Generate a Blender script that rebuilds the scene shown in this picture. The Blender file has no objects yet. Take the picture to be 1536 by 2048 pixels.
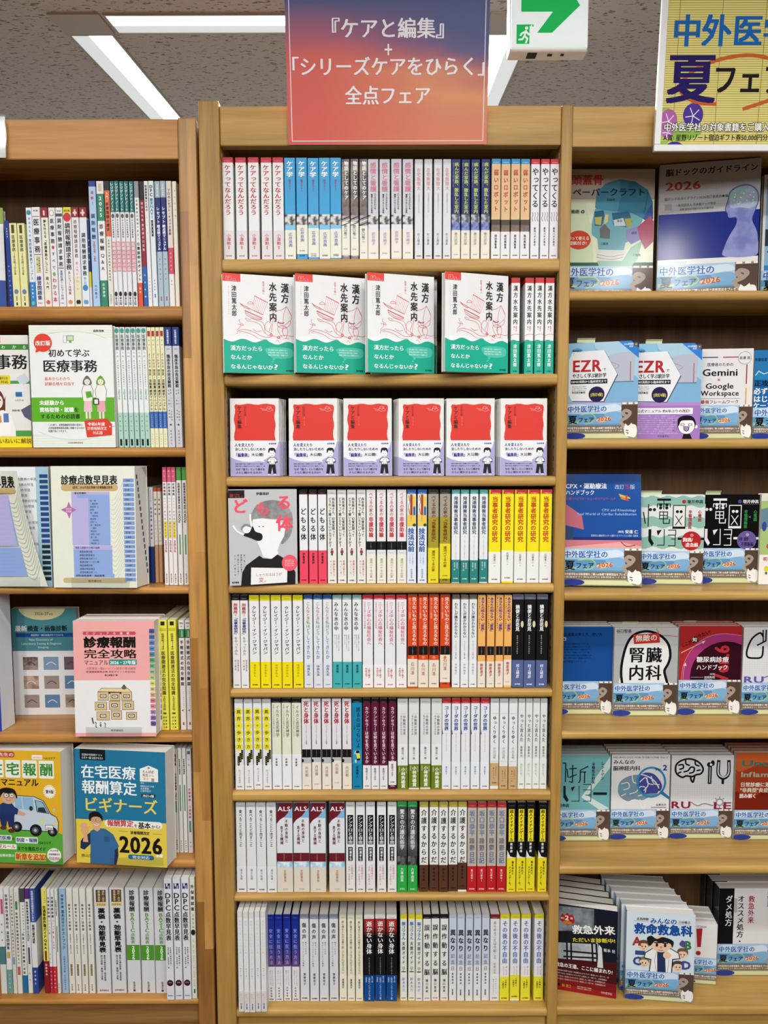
import bpy, math, random
from mathutils import Vector, Matrix
random.seed(7)
sc = bpy.context.scene
COL = sc.collection

# ------------------------------------------------------------------ camera
FPX = 1539.0                      # focal length in pixels of the 1536x2048 frame
PITCH, ROLL = math.radians(4.8), 0.0022
EYE = Vector((0, 0, 1.55))
_f = Vector((0, math.cos(PITCH), -math.sin(PITCH)))
_u = Vector((0, math.sin(PITCH), math.cos(PITCH)))
_r = Vector((1, 0, 0))
RGT = _r * math.cos(ROLL) - _u * math.sin(ROLL)
UPV = _u * math.cos(ROLL) + _r * math.sin(ROLL)
cam = bpy.data.cameras.new('camera')
cam.sensor_fit = 'VERTICAL'; cam.sensor_height = 36; cam.lens = FPX / 2048 * 36
cam.clip_start = .02; cam.clip_end = 50
co = bpy.data.objects.new('camera', cam); COL.objects.link(co)
mw = Matrix((RGT, UPV, -_f)).transposed().to_4x4(); mw.translation = EYE
co.matrix_world = mw
sc.camera = co

# ------------------------------------------------------------------ light, exposure
sc.view_settings.view_transform = 'Standard'
sc.view_settings.look = 'None'
sc.view_settings.exposure = -0.08
sc.view_settings.gamma = 1.0
sc.view_settings.use_curve_mapping = False
wd = bpy.data.worlds.new('world'); sc.world = wd; wd.use_nodes = True
wd.node_tree.nodes['Background'].inputs[0].default_value = (.95, .97, 1, 1)
wd.node_tree.nodes['Background'].inputs[1].default_value = .08
LAMP_W, LAMP_W2 = 12.0, 31.0       # watts of the aisle lamps: near the shelves, far from them

CEIL_Z, CEIL_Y, CEIL_T = 2.85, 2.55, math.tan(math.radians(6.1))
def ceil_z(y): return CEIL_Z + (y - CEIL_Y) * CEIL_T
def ray(px, py): return _f + RGT * ((px - 768) / FPX) + UPV * ((1024 - py) / FPX)
def P(px, py, y=1.70):
    "point of the vertical plane at distance y that the photograph shows at px, py"
    d = ray(px, py); return EYE + d * (y / d.y)
def PC(px, py):
    "point of the ceiling plane"
    d = ray(px, py); k = (CEIL_Z - CEIL_Y * CEIL_T - EYE.z) / (d.z - d.y * CEIL_T); return EYE + d * k
def depth_at(px, py, z):
    d = ray(px, py); return d.y * (z - EYE.z) / d.z

# ------------------------------------------------------------------ materials
_M = {}
def lin(h):
    h = h.lstrip('#')
    if len(h) == 3: h = ''.join(c * 2 for c in h)
    v = [int(h[i:i + 2], 16) / 255 for i in (0, 2, 4)]
    return [x / 12.92 if x <= .04045 else ((x + .055) / 1.055) ** 2.4 for x in v] + [1]
def _new(name):
    m = bpy.data.materials.new(name); m.use_nodes = True
    nt = m.node_tree; return m, nt, nt.nodes['Principled BSDF'], nt.nodes.new, nt.links.new
GLOSS = [.42]
def M(key, rough=None):
    rough = rough or GLOSS[0]
    return _mat(key, rough)
def _mat(key, rough):
    "'#hex' = printed paper, ('n', c1, c2, scale) = mottled print, others are named below"
    k = (key, rough)
    if k in _M: return _M[k]
    if key in _NAMED: m = _NAMED[key]()
    elif isinstance(key, tuple):
        m, nt, b, N, L = _new('mottled_print')
        tc = N('ShaderNodeTexCoord'); n = N('ShaderNodeTexNoise'); r = N('ShaderNodeValToRGB')
        n.inputs['Scale'].default_value = key[3]; n.inputs['Detail'].default_value = 5
        r.color_ramp.elements[0].position = .4; r.color_ramp.elements[1].position = .6
        r.color_ramp.elements[0].color = lin(key[1]); r.color_ramp.elements[1].color = lin(key[2])
        L(tc.outputs['Object'], n.inputs['Vector']); L(n.outputs[0], r.inputs[0]); L(r.outputs[0], b.inputs['Base Color'])
        b.inputs['Roughness'].default_value = rough
    else:
        m, nt, b, N, L = _new('print_' + key.strip('#'))
        c = lin(key); tc = N('ShaderNodeTexCoord'); n = N('ShaderNodeTexNoise'); x = N('ShaderNodeMixRGB')
        n.inputs['Scale'].default_value = 60
        x.inputs[1].default_value = c; x.inputs[2].default_value = [v * .95 for v in c[:3]] + [1]
        L(tc.outputs['Object'], n.inputs['Vector']); L(n.outputs[0], x.inputs[0]); L(x.outputs[0], b.inputs['Base Color'])
        b.inputs['Roughness'].default_value = rough
        b.inputs['Specular IOR Level'].default_value = .22
    _M[k] = m; return m
def wood(c1, c2, c3, axis, rough=.38, sc_=1.0):
    def f():
        m, nt, b, N, L = _new('wood_' + 'xyz'[axis])
        tc = N('ShaderNodeTexCoord'); mp = N('ShaderNodeMapping'); oi = N('ShaderNodeObjectInfo')
        ad = N('ShaderNodeVectorMath'); ad.operation = 'ADD'
        s = [16 * sc_] * 3; s[axis] = 1.1 * sc_
        mp.inputs['Scale'].default_value = s
        n = N('ShaderNodeTexNoise'); n.inputs['Scale'].default_value = 1.6; n.inputs['Detail'].default_value = 6; n.inputs['Distortion'].default_value = .8
        n2 = N('ShaderNodeTexNoise'); n2.inputs['Scale'].default_value = 14; n2.inputs['Detail'].default_value = 3
        mx = N('ShaderNodeMath'); mx.operation = 'MULTIPLY_ADD'; mx.inputs[1].default_value = .35
        r = N('ShaderNodeValToRGB'); e = r.color_ramp.elements
        e[0].position = .45; e[0].color = lin(c2); e[1].position = .95; e[1].color = lin(c3)
        k = e.new(.68); k.color = lin(c1)
        bp = N('ShaderNodeBump'); bp.inputs['Strength'].default_value = .08; bp.inputs['Distance'].default_value = .002
        L(tc.outputs['Object'], ad.inputs[0]); L(oi.outputs['Random'], ad.inputs[1]); L(ad.outputs[0], mp.inputs[0])
        L(mp.outputs[0], n.inputs['Vector']); L(mp.outputs[0], n2.inputs['Vector'])
        L(n2.outputs[0], mx.inputs[0]); L(n.outputs[0], mx.inputs[2]); L(mx.outputs[0], r.inputs[0])
        L(r.outputs[0], b.inputs['Base Color']); L(n2.outputs[0], bp.inputs['Height']); L(bp.outputs[0], b.inputs['Normal'])
        b.inputs['Roughness'].default_value = rough; b.inputs['Specular IOR Level'].default_value = .3
        return m
    return f
def laminated():
    m, nt, b, N, L = _new('finger_jointed_wood')
    tc = N('ShaderNodeTexCoord'); mp = N('ShaderNodeMapping'); br = N('ShaderNodeTexBrick')
    sp = N('ShaderNodeSeparateXYZ'); cb = N('ShaderNodeCombineXYZ')
    L(tc.outputs['Object'], sp.inputs[0]); L(sp.outputs[2], cb.inputs[0]); L(sp.outputs[0], cb.inputs[1]); L(cb.outputs[0], br.inputs['Vector'])
    br.inputs['Scale'].default_value = 1; br.inputs['Brick Width'].default_value = .31; br.inputs['Row Height'].default_value = .02
    br.inputs['Mortar Size'].default_value = .0; br.offset = .37
    br.inputs['Color1'].default_value = lin('#be8d4c'); br.inputs['Color2'].default_value = lin('#845520')
    n = N('ShaderNodeTexNoise'); mp.inputs['Scale'].default_value = (60, 60, 4); n.inputs['Scale'].default_value = 1.5; n.inputs['Detail'].default_value = 5
    L(tc.outputs['Object'], mp.inputs[0]); L(mp.outputs[0], n.inputs['Vector'])
    x = N('ShaderNodeMixRGB'); x.blend_type = 'OVERLAY'; x.inputs[0].default_value = .55
    L(br.outputs[0], x.inputs[1]); L(n.outputs[0], x.inputs[2]); L(x.outputs[0], b.inputs['Base Color'])
    b.inputs['Roughness'].default_value = .4
    return m
def pages():
    m, nt, b, N, L = _new('page_edges')
    tc = N('ShaderNodeTexCoord'); n = N('ShaderNodeTexNoise'); r = N('ShaderNodeValToRGB'); mp = N('ShaderNodeMapping')
    mp.inputs['Scale'].default_value = (900, 900, 20); n.inputs['Scale'].default_value = 1
    r.color_ramp.elements[0].color = lin('#cfccc4'); r.color_ramp.elements[1].color = lin('#e9e7e0')
    L(tc.outputs['Object'], mp.inputs[0]); L(mp.outputs[0], n.inputs['Vector']); L(n.outputs[0], r.inputs[0]); L(r.outputs[0], b.inputs['Base Color'])
    b.inputs['Roughness'].default_value = .8
    return m
def ceilmat():
    m, nt, b, N, L = _new('fissured_ceiling_board')
    tc = N('ShaderNodeTexCoord'); mp = N('ShaderNodeMapping'); n = N('ShaderNodeTexNoise'); r = N('ShaderNodeValToRGB')
    mp.inputs['Scale'].default_value = (36, 80, 80); n.inputs['Scale'].default_value = 1.25; n.inputs['Detail'].default_value = 2.5; n.inputs['Roughness'].default_value = .55; n.inputs['Distortion'].default_value = .35
    e = r.color_ramp.elements; e[0].position = .575; e[0].color = lin('#d6d3d1'); e[1].position = .65; e[1].color = lin('#837a72')
    L(tc.outputs['Object'], mp.inputs[0]); L(mp.outputs[0], n.inputs['Vector']); L(n.outputs[0], r.inputs[0]); L(r.outputs[0], b.inputs['Base Color'])
    bp = N('ShaderNodeBump'); bp.inputs['Strength'].default_value = .25; bp.inputs['Distance'].default_value = .004; bp.invert = True
    L(n.outputs[0], bp.inputs['Height']); L(bp.outputs[0], b.inputs['Normal'])
    b.inputs['Roughness'].default_value = .9
    return m
def plain(c, rough=.5, metal=0, noise=0):
    def f():
        m, nt, b, N, L = _new('painted_surface')
        tc = N('ShaderNodeTexCoord'); n = N('ShaderNodeTexNoise'); x = N('ShaderNodeMixRGB'); c_ = lin(c)
        n.inputs['Scale'].default_value = 25
        x.inputs[1].default_value = c_; x.inputs[2].default_value = [v * (1 - .08 - noise) for v in c_[:3]] + [1]
        L(tc.outputs['Object'], n.inputs['Vector']); L(n.outputs[0], x.inputs[0]); L(x.outputs[0], b.inputs['Base Color'])
        b.inputs['Roughness'].default_value = rough; b.inputs['Metallic'].default_value = metal
        return m
    return f
def glow(c, s):
    def f():
        m, nt, b, N, L = _new('lit_panel')
        b.inputs['Base Color'].default_value = lin(c); b.inputs['Emission Color'].default_value = lin(c); b.inputs['Emission Strength'].default_value = s
        return m
    return f
def acrylic():
    m, nt, b, N, L = _new('clear_acrylic')
    t = N('ShaderNodeBsdfTransparent'); t.inputs[0].default_value = (.93, .95, .95, 1)
    g = N('ShaderNodeBsdfGlossy'); g.inputs['Roughness'].default_value = .08
    x = N('ShaderNodeMixShader'); x.inputs[0].default_value = .06
    L(t.outputs[0], x.inputs[1]); L(g.outputs[0], x.inputs[2]); L(x.outputs[0], nt.nodes['Material Output'].inputs[0])
    return m
def sunset():
    m, nt, b, N, L = _new('sunset_sky_print')
    tc = N('ShaderNodeTexCoord'); sp = N('ShaderNodeSeparateXYZ'); n = N('ShaderNodeTexNoise'); mp = N('ShaderNodeMapping')
    mp.inputs['Scale'].default_value = (3, 3, 11); n.inputs['Scale'].default_value = 1.0; n.inputs['Detail'].default_value = 5
    a = N('ShaderNodeMath'); a.operation = 'MULTIPLY_ADD'; a.inputs[1].default_value = .16
    a2 = N('ShaderNodeMath'); a2.operation = 'MULTIPLY_ADD'; a2.inputs[1].default_value = .1
    L(tc.outputs['Object'], mp.inputs[0]); L(mp.outputs[0], n.inputs['Vector']); L(tc.outputs['Object'], sp.inputs[0])
    L(sp.outputs[0], a2.inputs[0]); L(sp.outputs[2], a2.inputs[2])
    L(n.outputs[0], a.inputs[0]); L(a2.outputs[0], a.inputs[2])
    mr = N('ShaderNodeMapRange'); mr.inputs[1].default_value = .06; mr.inputs[2].default_value = .38
    L(a.outputs[0], mr.inputs[0])
    r = N('ShaderNodeValToRGB'); e = r.color_ramp.elements
    e[0].position = 0; e[0].color = lin('#cf7f55'); e[1].position = 1; e[1].color = lin('#3a4680')
    for p_, c_ in ((.16, '#d5764f'), (.3, '#d27a52'), (.44, '#d88a58'), (.54, '#c4705a'), (.62, '#8f5368'), (.70, '#57487c'), (.82, '#3d447c')): q = e.new(p_); q.color = lin(c_)
    L(mr.outputs[0], r.inputs[0])
    # redder towards the left edge of the print
    mx = N('ShaderNodeMixRGB'); mx.blend_type = 'MIX'; mx.inputs[2].default_value = lin('#d0483f')
    g = N('ShaderNodeMapRange'); g.inputs[1].default_value = .12; g.inputs[2].default_value = -.14; g.inputs[3].default_value = 0; g.inputs[4].default_value = 1
    z = N('ShaderNodeMapRange'); z.inputs[1].default_value = .27; z.inputs[2].default_value = .16; z.inputs[3].default_value = 0; z.inputs[4].default_value = .9
    k = N('ShaderNodeMath'); k.operation = 'MULTIPLY'
    L(sp.outputs[0], g.inputs[0]); L(sp.outputs[2], z.inputs[0]); L(g.outputs[0], k.inputs[0]); L(z.outputs[0], k.inputs[1]); L(k.outputs[0], mx.inputs[0])
    L(r.outputs[0], mx.inputs[1]); L(mx.outputs[0], b.inputs['Base Color'])
    b.inputs['Roughness'].default_value = .5
    return m
_NAMED = {
    'maple_x': wood('#b48c4a', '#9e793a', '#c59f5a', 0), 'maple_z': wood('#ab8444', '#946e35', '#bb9351', 2),
    'dark_back': wood('#5b4026', '#4a331d', '#6a4c30', 2, .55),
    'oak_x': wood('#b17b3b', '#8b5925', '#c5914e', 0, .34, .7), 'oak_z': laminated, 'plinth_x': wood('#8a6238', '#6d4a28', '#9c7345', 0),
    'pages': pages, 'ceiling': ceilmat, 'floor': plain('#4f4b46', .35, 0, .1), 'wallpaint': plain('#cfcac2', .8), 'aisle': plain('#6f5c46', .7, 0, .2),
    'steel': plain('#a9a8a4', .4, .6), 'slot': plain('#1a1a1a', .8), 'lampmetal': plain('#b9b2aa', .5), 'lampwhite': plain('#f2f4f4', .5),
    'diffuser': glow('#fbfdff', 6.0), 'reflector': glow('#dfe8ea', .66), 'sign_white': glow('#e4f4f8', .52), 'sign_green': glow('#10b456', .5),  # reflector: weak emission stands in for tube light falling on it
    'acrylic': acrylic, 'sunset': sunset, 'frame_white': plain('#e9e9e8', .35), 'gasket': plain('#9d9a94', .6),
}

# ------------------------------------------------------------------ mesh helpers
class MB:
    def __init__(s): s.v, s.f, s.m, s.mats = [], [], [], []
    def mi(s, key):
        m = M(key)
        if m not in s.mats: s.mats.append(m)
        return s.mats.index(m)
    def add(s, vs, fs, key):
        o = len(s.v); i = s.mi(key)
        s.v += [tuple(v) for v in vs]
        for f in fs: s.f.append([o + k for k in f]); s.m.append(i)
    def box(s, a, b, key):
        x0, y0, z0 = a; x1, y1, z1 = b
        s.add([(x0, y0, z0), (x1, y0, z0), (x1, y1, z0), (x0, y1, z0), (x0, y0, z1), (x1, y0, z1), (x1, y1, z1), (x0, y1, z1)],
              [(0, 3, 2, 1), (4, 5, 6, 7), (0, 1, 5, 4), (1, 2, 6, 5), (2, 3, 7, 6), (3, 0, 4, 7)], key)
    def prism_x(s, prof, x0, x1, key):
        "closed (y, z) profile swept along x"
        n = len(prof)
        s.add([(x0, y, z) for y, z in prof] + [(x1, y, z) for y, z in prof],
              [tuple(range(n))[::-1], tuple(range(n, 2 * n))] + [(i, (i + 1) % n, n + (i + 1) % n, n + i) for i in range(n)], key)
    def mesh(s, name):
        me = bpy.data.meshes.new(name); me.from_pydata(s.v, [], s.f)
        for m in s.mats: me.materials.append(m)
        me.polygons.foreach_set('material_index', s.m); me.update()
        return me
    def obj(s, name, parent=None, loc=(0, 0, 0), rot=None):
        o = bpy.data.objects.new(name, s.mesh(name)); COL.objects.link(o); o.location = loc
        if rot: o.rotation_euler = rot
        if parent: o.parent = parent
        return o
def bevel(o, w=.002, seg=2):
    b = o.modifiers.new('bevel', 'BEVEL'); b.width = w; b.segments = seg; b.limit_method = 'ANGLE'
    return o
def tag(o, label, cat, group=None, kind=None):
    if label: o['label'] = label
    if cat: o['category'] = cat
    if group: o['group'] = group
    if kind: o['kind'] = kind
    return o
def empty(name, loc, label, cat, group=None, rot=None):
    o = bpy.data.objects.new(name, None); COL.objects.link(o); o.location = loc; o.empty_display_size = .05
    if rot: o.rotation_euler = rot
    return tag(o, label, cat, group)

# ------------------------------------------------------------------ lettering
_cu = bpy.data.curves.new('glyph', 'FONT'); _cu.resolution_u = 2
_ob = bpy.data.objects.new('glyph', _cu)
_G = {}
def glyph(ch):
    if ch not in _G:
        _cu.body = ch; me = bpy.data.meshes.new_from_object(_ob)
        vs = [(v.co.x, v.co.y) for v in me.vertices]; fs = [tuple(p.vertices) for p in me.polygons]
        bpy.data.meshes.remove(me)
        adv = 1.0 if ord(ch) > 0x2000 else (max([x for x, y in vs] or [.25]) + .07)
        _G[ch] = (vs, fs, adv)
    return _G[ch]
ROTV = set('ー〜～―…‥()（）「」『』【】〈〉-–=')
SMALL = set('っゃゅょぁぃぅぇぉッャュョァィゥェォ')
LAY = .00009
class Art:
    """draws on a flat face: art units go through a map to (0..1, 0..1) from the top left corner"""
    def __init__(s, mb, O, U, V, N, w, h, base=0.0):
        s.mb, s.O, s.ax, s.ay, s.an, s.w, s.h, s.base = mb, Vector(O), Vector(U), Vector(V), Vector(N), w, h, base
        s.map(0, 0, 1, 1); s.n = 0
    def map(s, x0, y0, x1, y1):
        s.x0, s.y0, s.kx, s.ky = x0, y0, s.w / (x1 - x0), s.h / (y1 - y0); return s
    def q(s, x, y, l):
        return s.O + s.ax * ((x - s.x0) * s.kx) + s.ay * ((y - s.y0) * s.ky) + s.an * (s.base + l * LAY + (s.n % 16) * 4e-6)
    def clampx(s, x): return min(max(x, s.x0), s.x0 + s.w / s.kx)
    def clampy(s, y): return min(max(y, s.y0), s.y0 + s.h / s.ky)
    def poly(s, pts, c, l=1):
        pts = [(s.clampx(x), s.clampy(y)) for x, y in pts]; s.n += 1
        s.mb.add([s.q(x, y, l) for x, y in pts], [tuple(range(len(pts)))[::-1]], c)
    def R(s, x0, y0, x1, y1, c, l=1): s.poly([(x0, y0), (x1, y0), (x1, y1), (x0, y1)], c, l)
    def E(s, x, y, rx, ry, c, l=1, n=28):
        s.poly([(x + rx * math.cos(i * 2 * math.pi / n), y + ry * math.sin(i * 2 * math.pi / n)) for i in range(n)], c, l)
    def C(s, x, y, r, c, l=1): s.E(x, y, r, r * s.kx / s.ky, c, l)
    def rr(s, x0, y0, x1, y1, r, c, l=1):
        ry = r * s.kx / s.ky; pts = []
        for cx, cy, a0 in ((x1 - r, y1 - ry, 0), (x0 + r, y1 - ry, 90), (x0 + r, y0 + ry, 180), (x1 - r, y0 + ry, 270)):
            for k in range(5): a = math.radians(a0 + k * 22.5); pts.append((cx + r * math.cos(a), cy + ry * math.sin(a)))
        s.poly(pts, c, l)
    def blob(s, pts, c, l=1): s.poly(smooth(pts, True), c, l)
    def S(s, pts, wd, c, l=1, sm=True, closed=False):
        if sm and len(pts) > 2: pts = smooth(pts, closed)
        if closed: pts = pts + pts[:1]
        k = s.ky / s.kx
        for (xa, ya), (xb, yb) in zip(pts, pts[1:]):
            dx, dy = xb - xa, (yb - ya) * k; d = math.hypot(dx, dy) or 1
            nx, ny = -dy / d * wd / 2, dx / d * wd / 2 / k; ex, ey = dx / d * wd * .25, dy / d * wd * .25 / k
            P4 = [(xa - ex + nx, ya - ey + ny), (xb + ex + nx, yb + ey + ny), (xb + ex - nx, yb + ey - ny), (xa - ex - nx, ya - ey - ny)]
            s.poly(P4[::-1], c, l)
    def put(s, ch, x, y, sx, sy, c, l, rot=False, bold=0, ang=0.0, cx=0, cy=0):
        "glyph cell with its top left corner at x, y; sx, sy = cell size in art units"
        vs, fs, adv = glyph(ch)
        if not vs: return
        k = s.ky / s.kx
        shifts = [(-.009, 0), (.009, 0)] if not bold else ([(-.024, -.006), (.024, -.006), (0, .012)] if bold == 1 else [(-.03, -.017), (.03, -.017), (-.03, .017), (.03, .017)])
        if bold == 4: shifts = [(.09 * math.cos(i * .785), .09 * math.sin(i * .785)) for i in range(8)]
        if bold == 3: shifts = [(a * .045, b * .045) for a, b in ((1, 0), (-1, 0), (0, 1), (0, -1), (.7, .7), (-.7, .7), (.7, -.7), (-.7, -.7))]
        xmin = s.x0; xmax = s.x0 + s.w / s.kx
        for dx, dy in shifts:
            out = []; s.n += 1
            for gx, gy in vs:
                gx += dx; gy += dy
                if rot: gx, gy = .5 + (gy - .38), .38 - (gx - .5)
                X, Y = x + gx * sx, y + (.88 - gy) * sy
                if ang:
                    ddx, ddy = X - cx, (Y - cy) * k
                    X, Y = cx + ddx * math.cos(ang) - ddy * math.sin(ang), cy + (ddx * math.sin(ang) + ddy * math.cos(ang)) / k
                out.append((min(max(X, xmin), xmax), Y))
            if max(p[0] for p in out) - min(p[0] for p in out) < 1e-9: continue
            s.mb.add([s.q(X, Y, l) for X, Y in out], fs, c)
    def V(s, text, x, y0, y1, size, c, b=0, l=4, gap=1.0):
        "vertical line of text centred on x, spread from y0 to y1"
        n = len(text); p = (y1 - y0) / n; k = s.ky / s.kx
        sy = min(p * gap, size * 1.2 / k)
        for i, ch in enumerate(text):
            yy = y0 + p * (i + .5) - sy / 2; xx = x - size / 2; z = size
            if ch in ' 　': continue
            if ch in SMALL: s.put(ch, xx + size * .1, yy - sy * .1, size, sy, c, l, bold=b)
            elif ch in '、。': s.put(ch, xx + size * .55, yy - sy * .55, size, sy, c, l, bold=b)
            elif ord(ch) < 0x2000 and ch not in ROTV:
                w_ = glyph(ch)[2] - .07; fx, fy = size * 1.42, min(p * 1.3, size * 1.42 / k); s.put(ch, x - w_ * fx / 2, y0 + p * (i + .5) - .535 * fy, fx, fy, c, l, bold=b)
            else: s.put(ch, xx, yy, size, sy, c, l, rot=ch in ROTV, bold=b)
    def H(s, text, x0, y, size, c, b=0, l=4, x1=None, anchor='l', ang=0.0):
        "horizontal text, y = middle of the line; x1 stretches it to end there"
        adv = [glyph(ch)[2] for ch in text]; W = sum(adv); k = s.ky / s.kx
        sx = size
        if x1 is not None: sx = (x1 - x0) / W
        elif anchor == 'c': x0 -= W * size / 2
        elif anchor == 'r': x0 -= W * size
        sy = size / k; x = x0
        for ch, a in zip(text, adv):
            s.put(ch, x, y - sy * .5, sx, sy, c, l, bold=b, ang=math.radians(ang), cx=x0, cy=y); x += a * sx
    def tiny(s, x0, y0, x1, y1, rows, c, l=3, seed=1):
        "lines of fine print"
        rnd = random.Random(seed); p = (y1 - y0) / rows
        t = '本書は医療の現場で役立つ知識をわかりやすく解説した一冊です。診療報酬の改定に対応'
        for i in range(rows):
            n = max(3, int((x1 - x0) / (p * .62 * s.ky / s.kx))); n = min(n, 34); o = rnd.randrange(8)
            s.H((t * 2)[o:o + n], x0, y0 + p * (i + .5), p * .62 * s.ky / s.kx, c, 0, l, x1=x1 - rnd.random() * .15 * (x1 - x0))
def smooth(p, closed=False, n=5):
    o = []; m = len(p)
    for i in range(m if closed else m - 1):
        if closed: a, b, c, d = p[i - 1], p[i], p[(i + 1) % m], p[(i + 2) % m]
        else: a, b, c, d = p[max(i - 1, 0)], p[i], p[i + 1], p[min(i + 2, m - 1)]
        for k in range(n):
            t = k / n
            o.append(tuple(.5 * (2 * b[j] + (c[j] - a[j]) * t + (2 * a[j] - 5 * b[j] + 4 * c[j] - d[j]) * t * t + (3 * b[j] - a[j] - 3 * c[j] + d[j]) * t ** 3) for j in (0, 1)))
    if not closed: o.append(p[-1])
    return o

# ------------------------------------------------------------------ books
def shell(mb, w, d, zones, r=.0009, th=.0005, ex=0.0):
    """U-shaped paper cover around the spine at y=0; zones = [(z0, z1, colour)]"""
    w2 = w / 2 + ex; y0 = -ex
    out = [(-w2, d)]
    for k in range(4): a = math.pi + k * math.pi / 6; out.append((-w2 + r + r * math.cos(a), y0 + r + r * math.sin(a)))
    for k in range(4): a = 1.5 * math.pi + k * math.pi / 6; out.append((w2 - r + r * math.cos(a), y0 + r + r * math.sin(a)))
    out.append((w2, d))
    inn = [(max(min(x, w2 - th), -w2 + th), max(y, y0 + th)) for x, y in out]
    n = len(out)
    for i, (z0, z1, c) in enumerate(zones):
        vs = [(x, y, z) for z in (z0, z1) for x, y in out] + [(x, y, z) for z in (z0, z1) for x, y in inn]
        fs = []
        for k in range(n - 1):
            fs.append((k, k + 1, n + k + 1, n + k)); fs.append((2 * n + k + 1, 2 * n + k, 3 * n + k, 3 * n + k + 1))
            if i == len(zones) - 1: fs.append((n + k, n + k + 1, 3 * n + k + 1, 3 * n + k))
            if i == 0: fs.append((k + 1, k, 2 * n + k, 2 * n + k + 1))
        fs += [(0, n, 3 * n, 2 * n), (n - 1, 3 * n - 1, 4 * n - 1, 2 * n - 1)]
        mb.add(vs, fs, c)
ORD = 'first second third fourth fifth sixth seventh eighth ninth tenth'.split()
NUM = 'zero one two three four five six seven eight nine ten'.split()
def zones_of(h, cols):
    "cols: [(v_end, colour)] from the top -> z zones from the bottom"
    out = []; v0 = 0
    for v1, c in cols: out.append((h * (1 - v1), h * (1 - v0), c)); v0 = v1
    return out[::-1]
def spine_proto(w, h, d, spec):
    "meshes of one kind of spine-out book"
    cov = spec['c']; cols = cov if isinstance(cov, list) else [(1, cov)]
    mb = MB(); shell(mb, w, d, zones_of(h, cols))
    a = Art(mb, (-w / 2, 0, h), (1, 0, 0), (0, 0, -1), (0, -1, 0), w, h, LAY)
    if spec.get('a'): spec['a'](a)
    pg = MB(); pg.box((-w / 2 + .0006, .0012, .0006), (w / 2 - .0006, d - .0012, h - .0007), 'pages')
    res = [('cover', mb.mesh('cover')), ('page_block', pg.mesh('page_block'))]
    if spec.get('band'):
        v0, bc = spec['band']; bb = MB()
        shell(bb, w, d - .001, [(.0004, h * (1 - v0), bc)], ex=.0003)
        if spec.get('b'): spec['b'](Art(bb, (-w / 2, 0, h), (1, 0, 0), (0, 0, -1), (0, -1, 0), w, h, .0003 + LAY))
        res.append(('belly_band', bb.mesh('belly_band')))
    return res
def place_spines(spec, spans, ytop, ybot, y, z, where, name, cat, depth=.147, lift=(), lean=0.0, hs=None, dy=()):
    """copies of one book standing spine out; spans = px edges; z = shelf top"""
    ym = (ytop + ybot) / 2
    xs = [(P(a, ym, y).x, P(b, ym, y).x) for a, b in spans]
    w = sum(b - a for a, b in xs) / len(xs) - .0008
    top = P((spans[0][0] + spans[-1][1]) / 2, ytop, y).z
    h = top - z
    proto = spine_proto(w, h, depth, spec)
    n = len(spans); d1 = spec['d'].replace('@', ''); dn = spec['d'].replace('@', 's')
    for i, (a, b) in enumerate(xs):
        if n == 1: lab = f'{d1}, {where}'
        elif n == 2: lab = f"{('left', 'right')[i]} one of two {dn}, {where}"
        else: lab = f'{ORD[i]} from left of {NUM[n]} {dn}, {where}'
        jit = random.uniform(-.0012, .0012) + (dy[i] if i < len(dy) else 0)
        o = empty(name, ((a + b) / 2, y + jit, z + .0007), lab, cat, f'{dn}, {where}' if n > 1 else None, (0, lean, 0))
        for pn, me in proto:
            c = bpy.data.objects.new(pn, me); COL.objects.link(c); c.parent = o
            if pn == 'belly_band' and i < len(lift) and lift[i]: c.location.z = lift[i] * h
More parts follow.
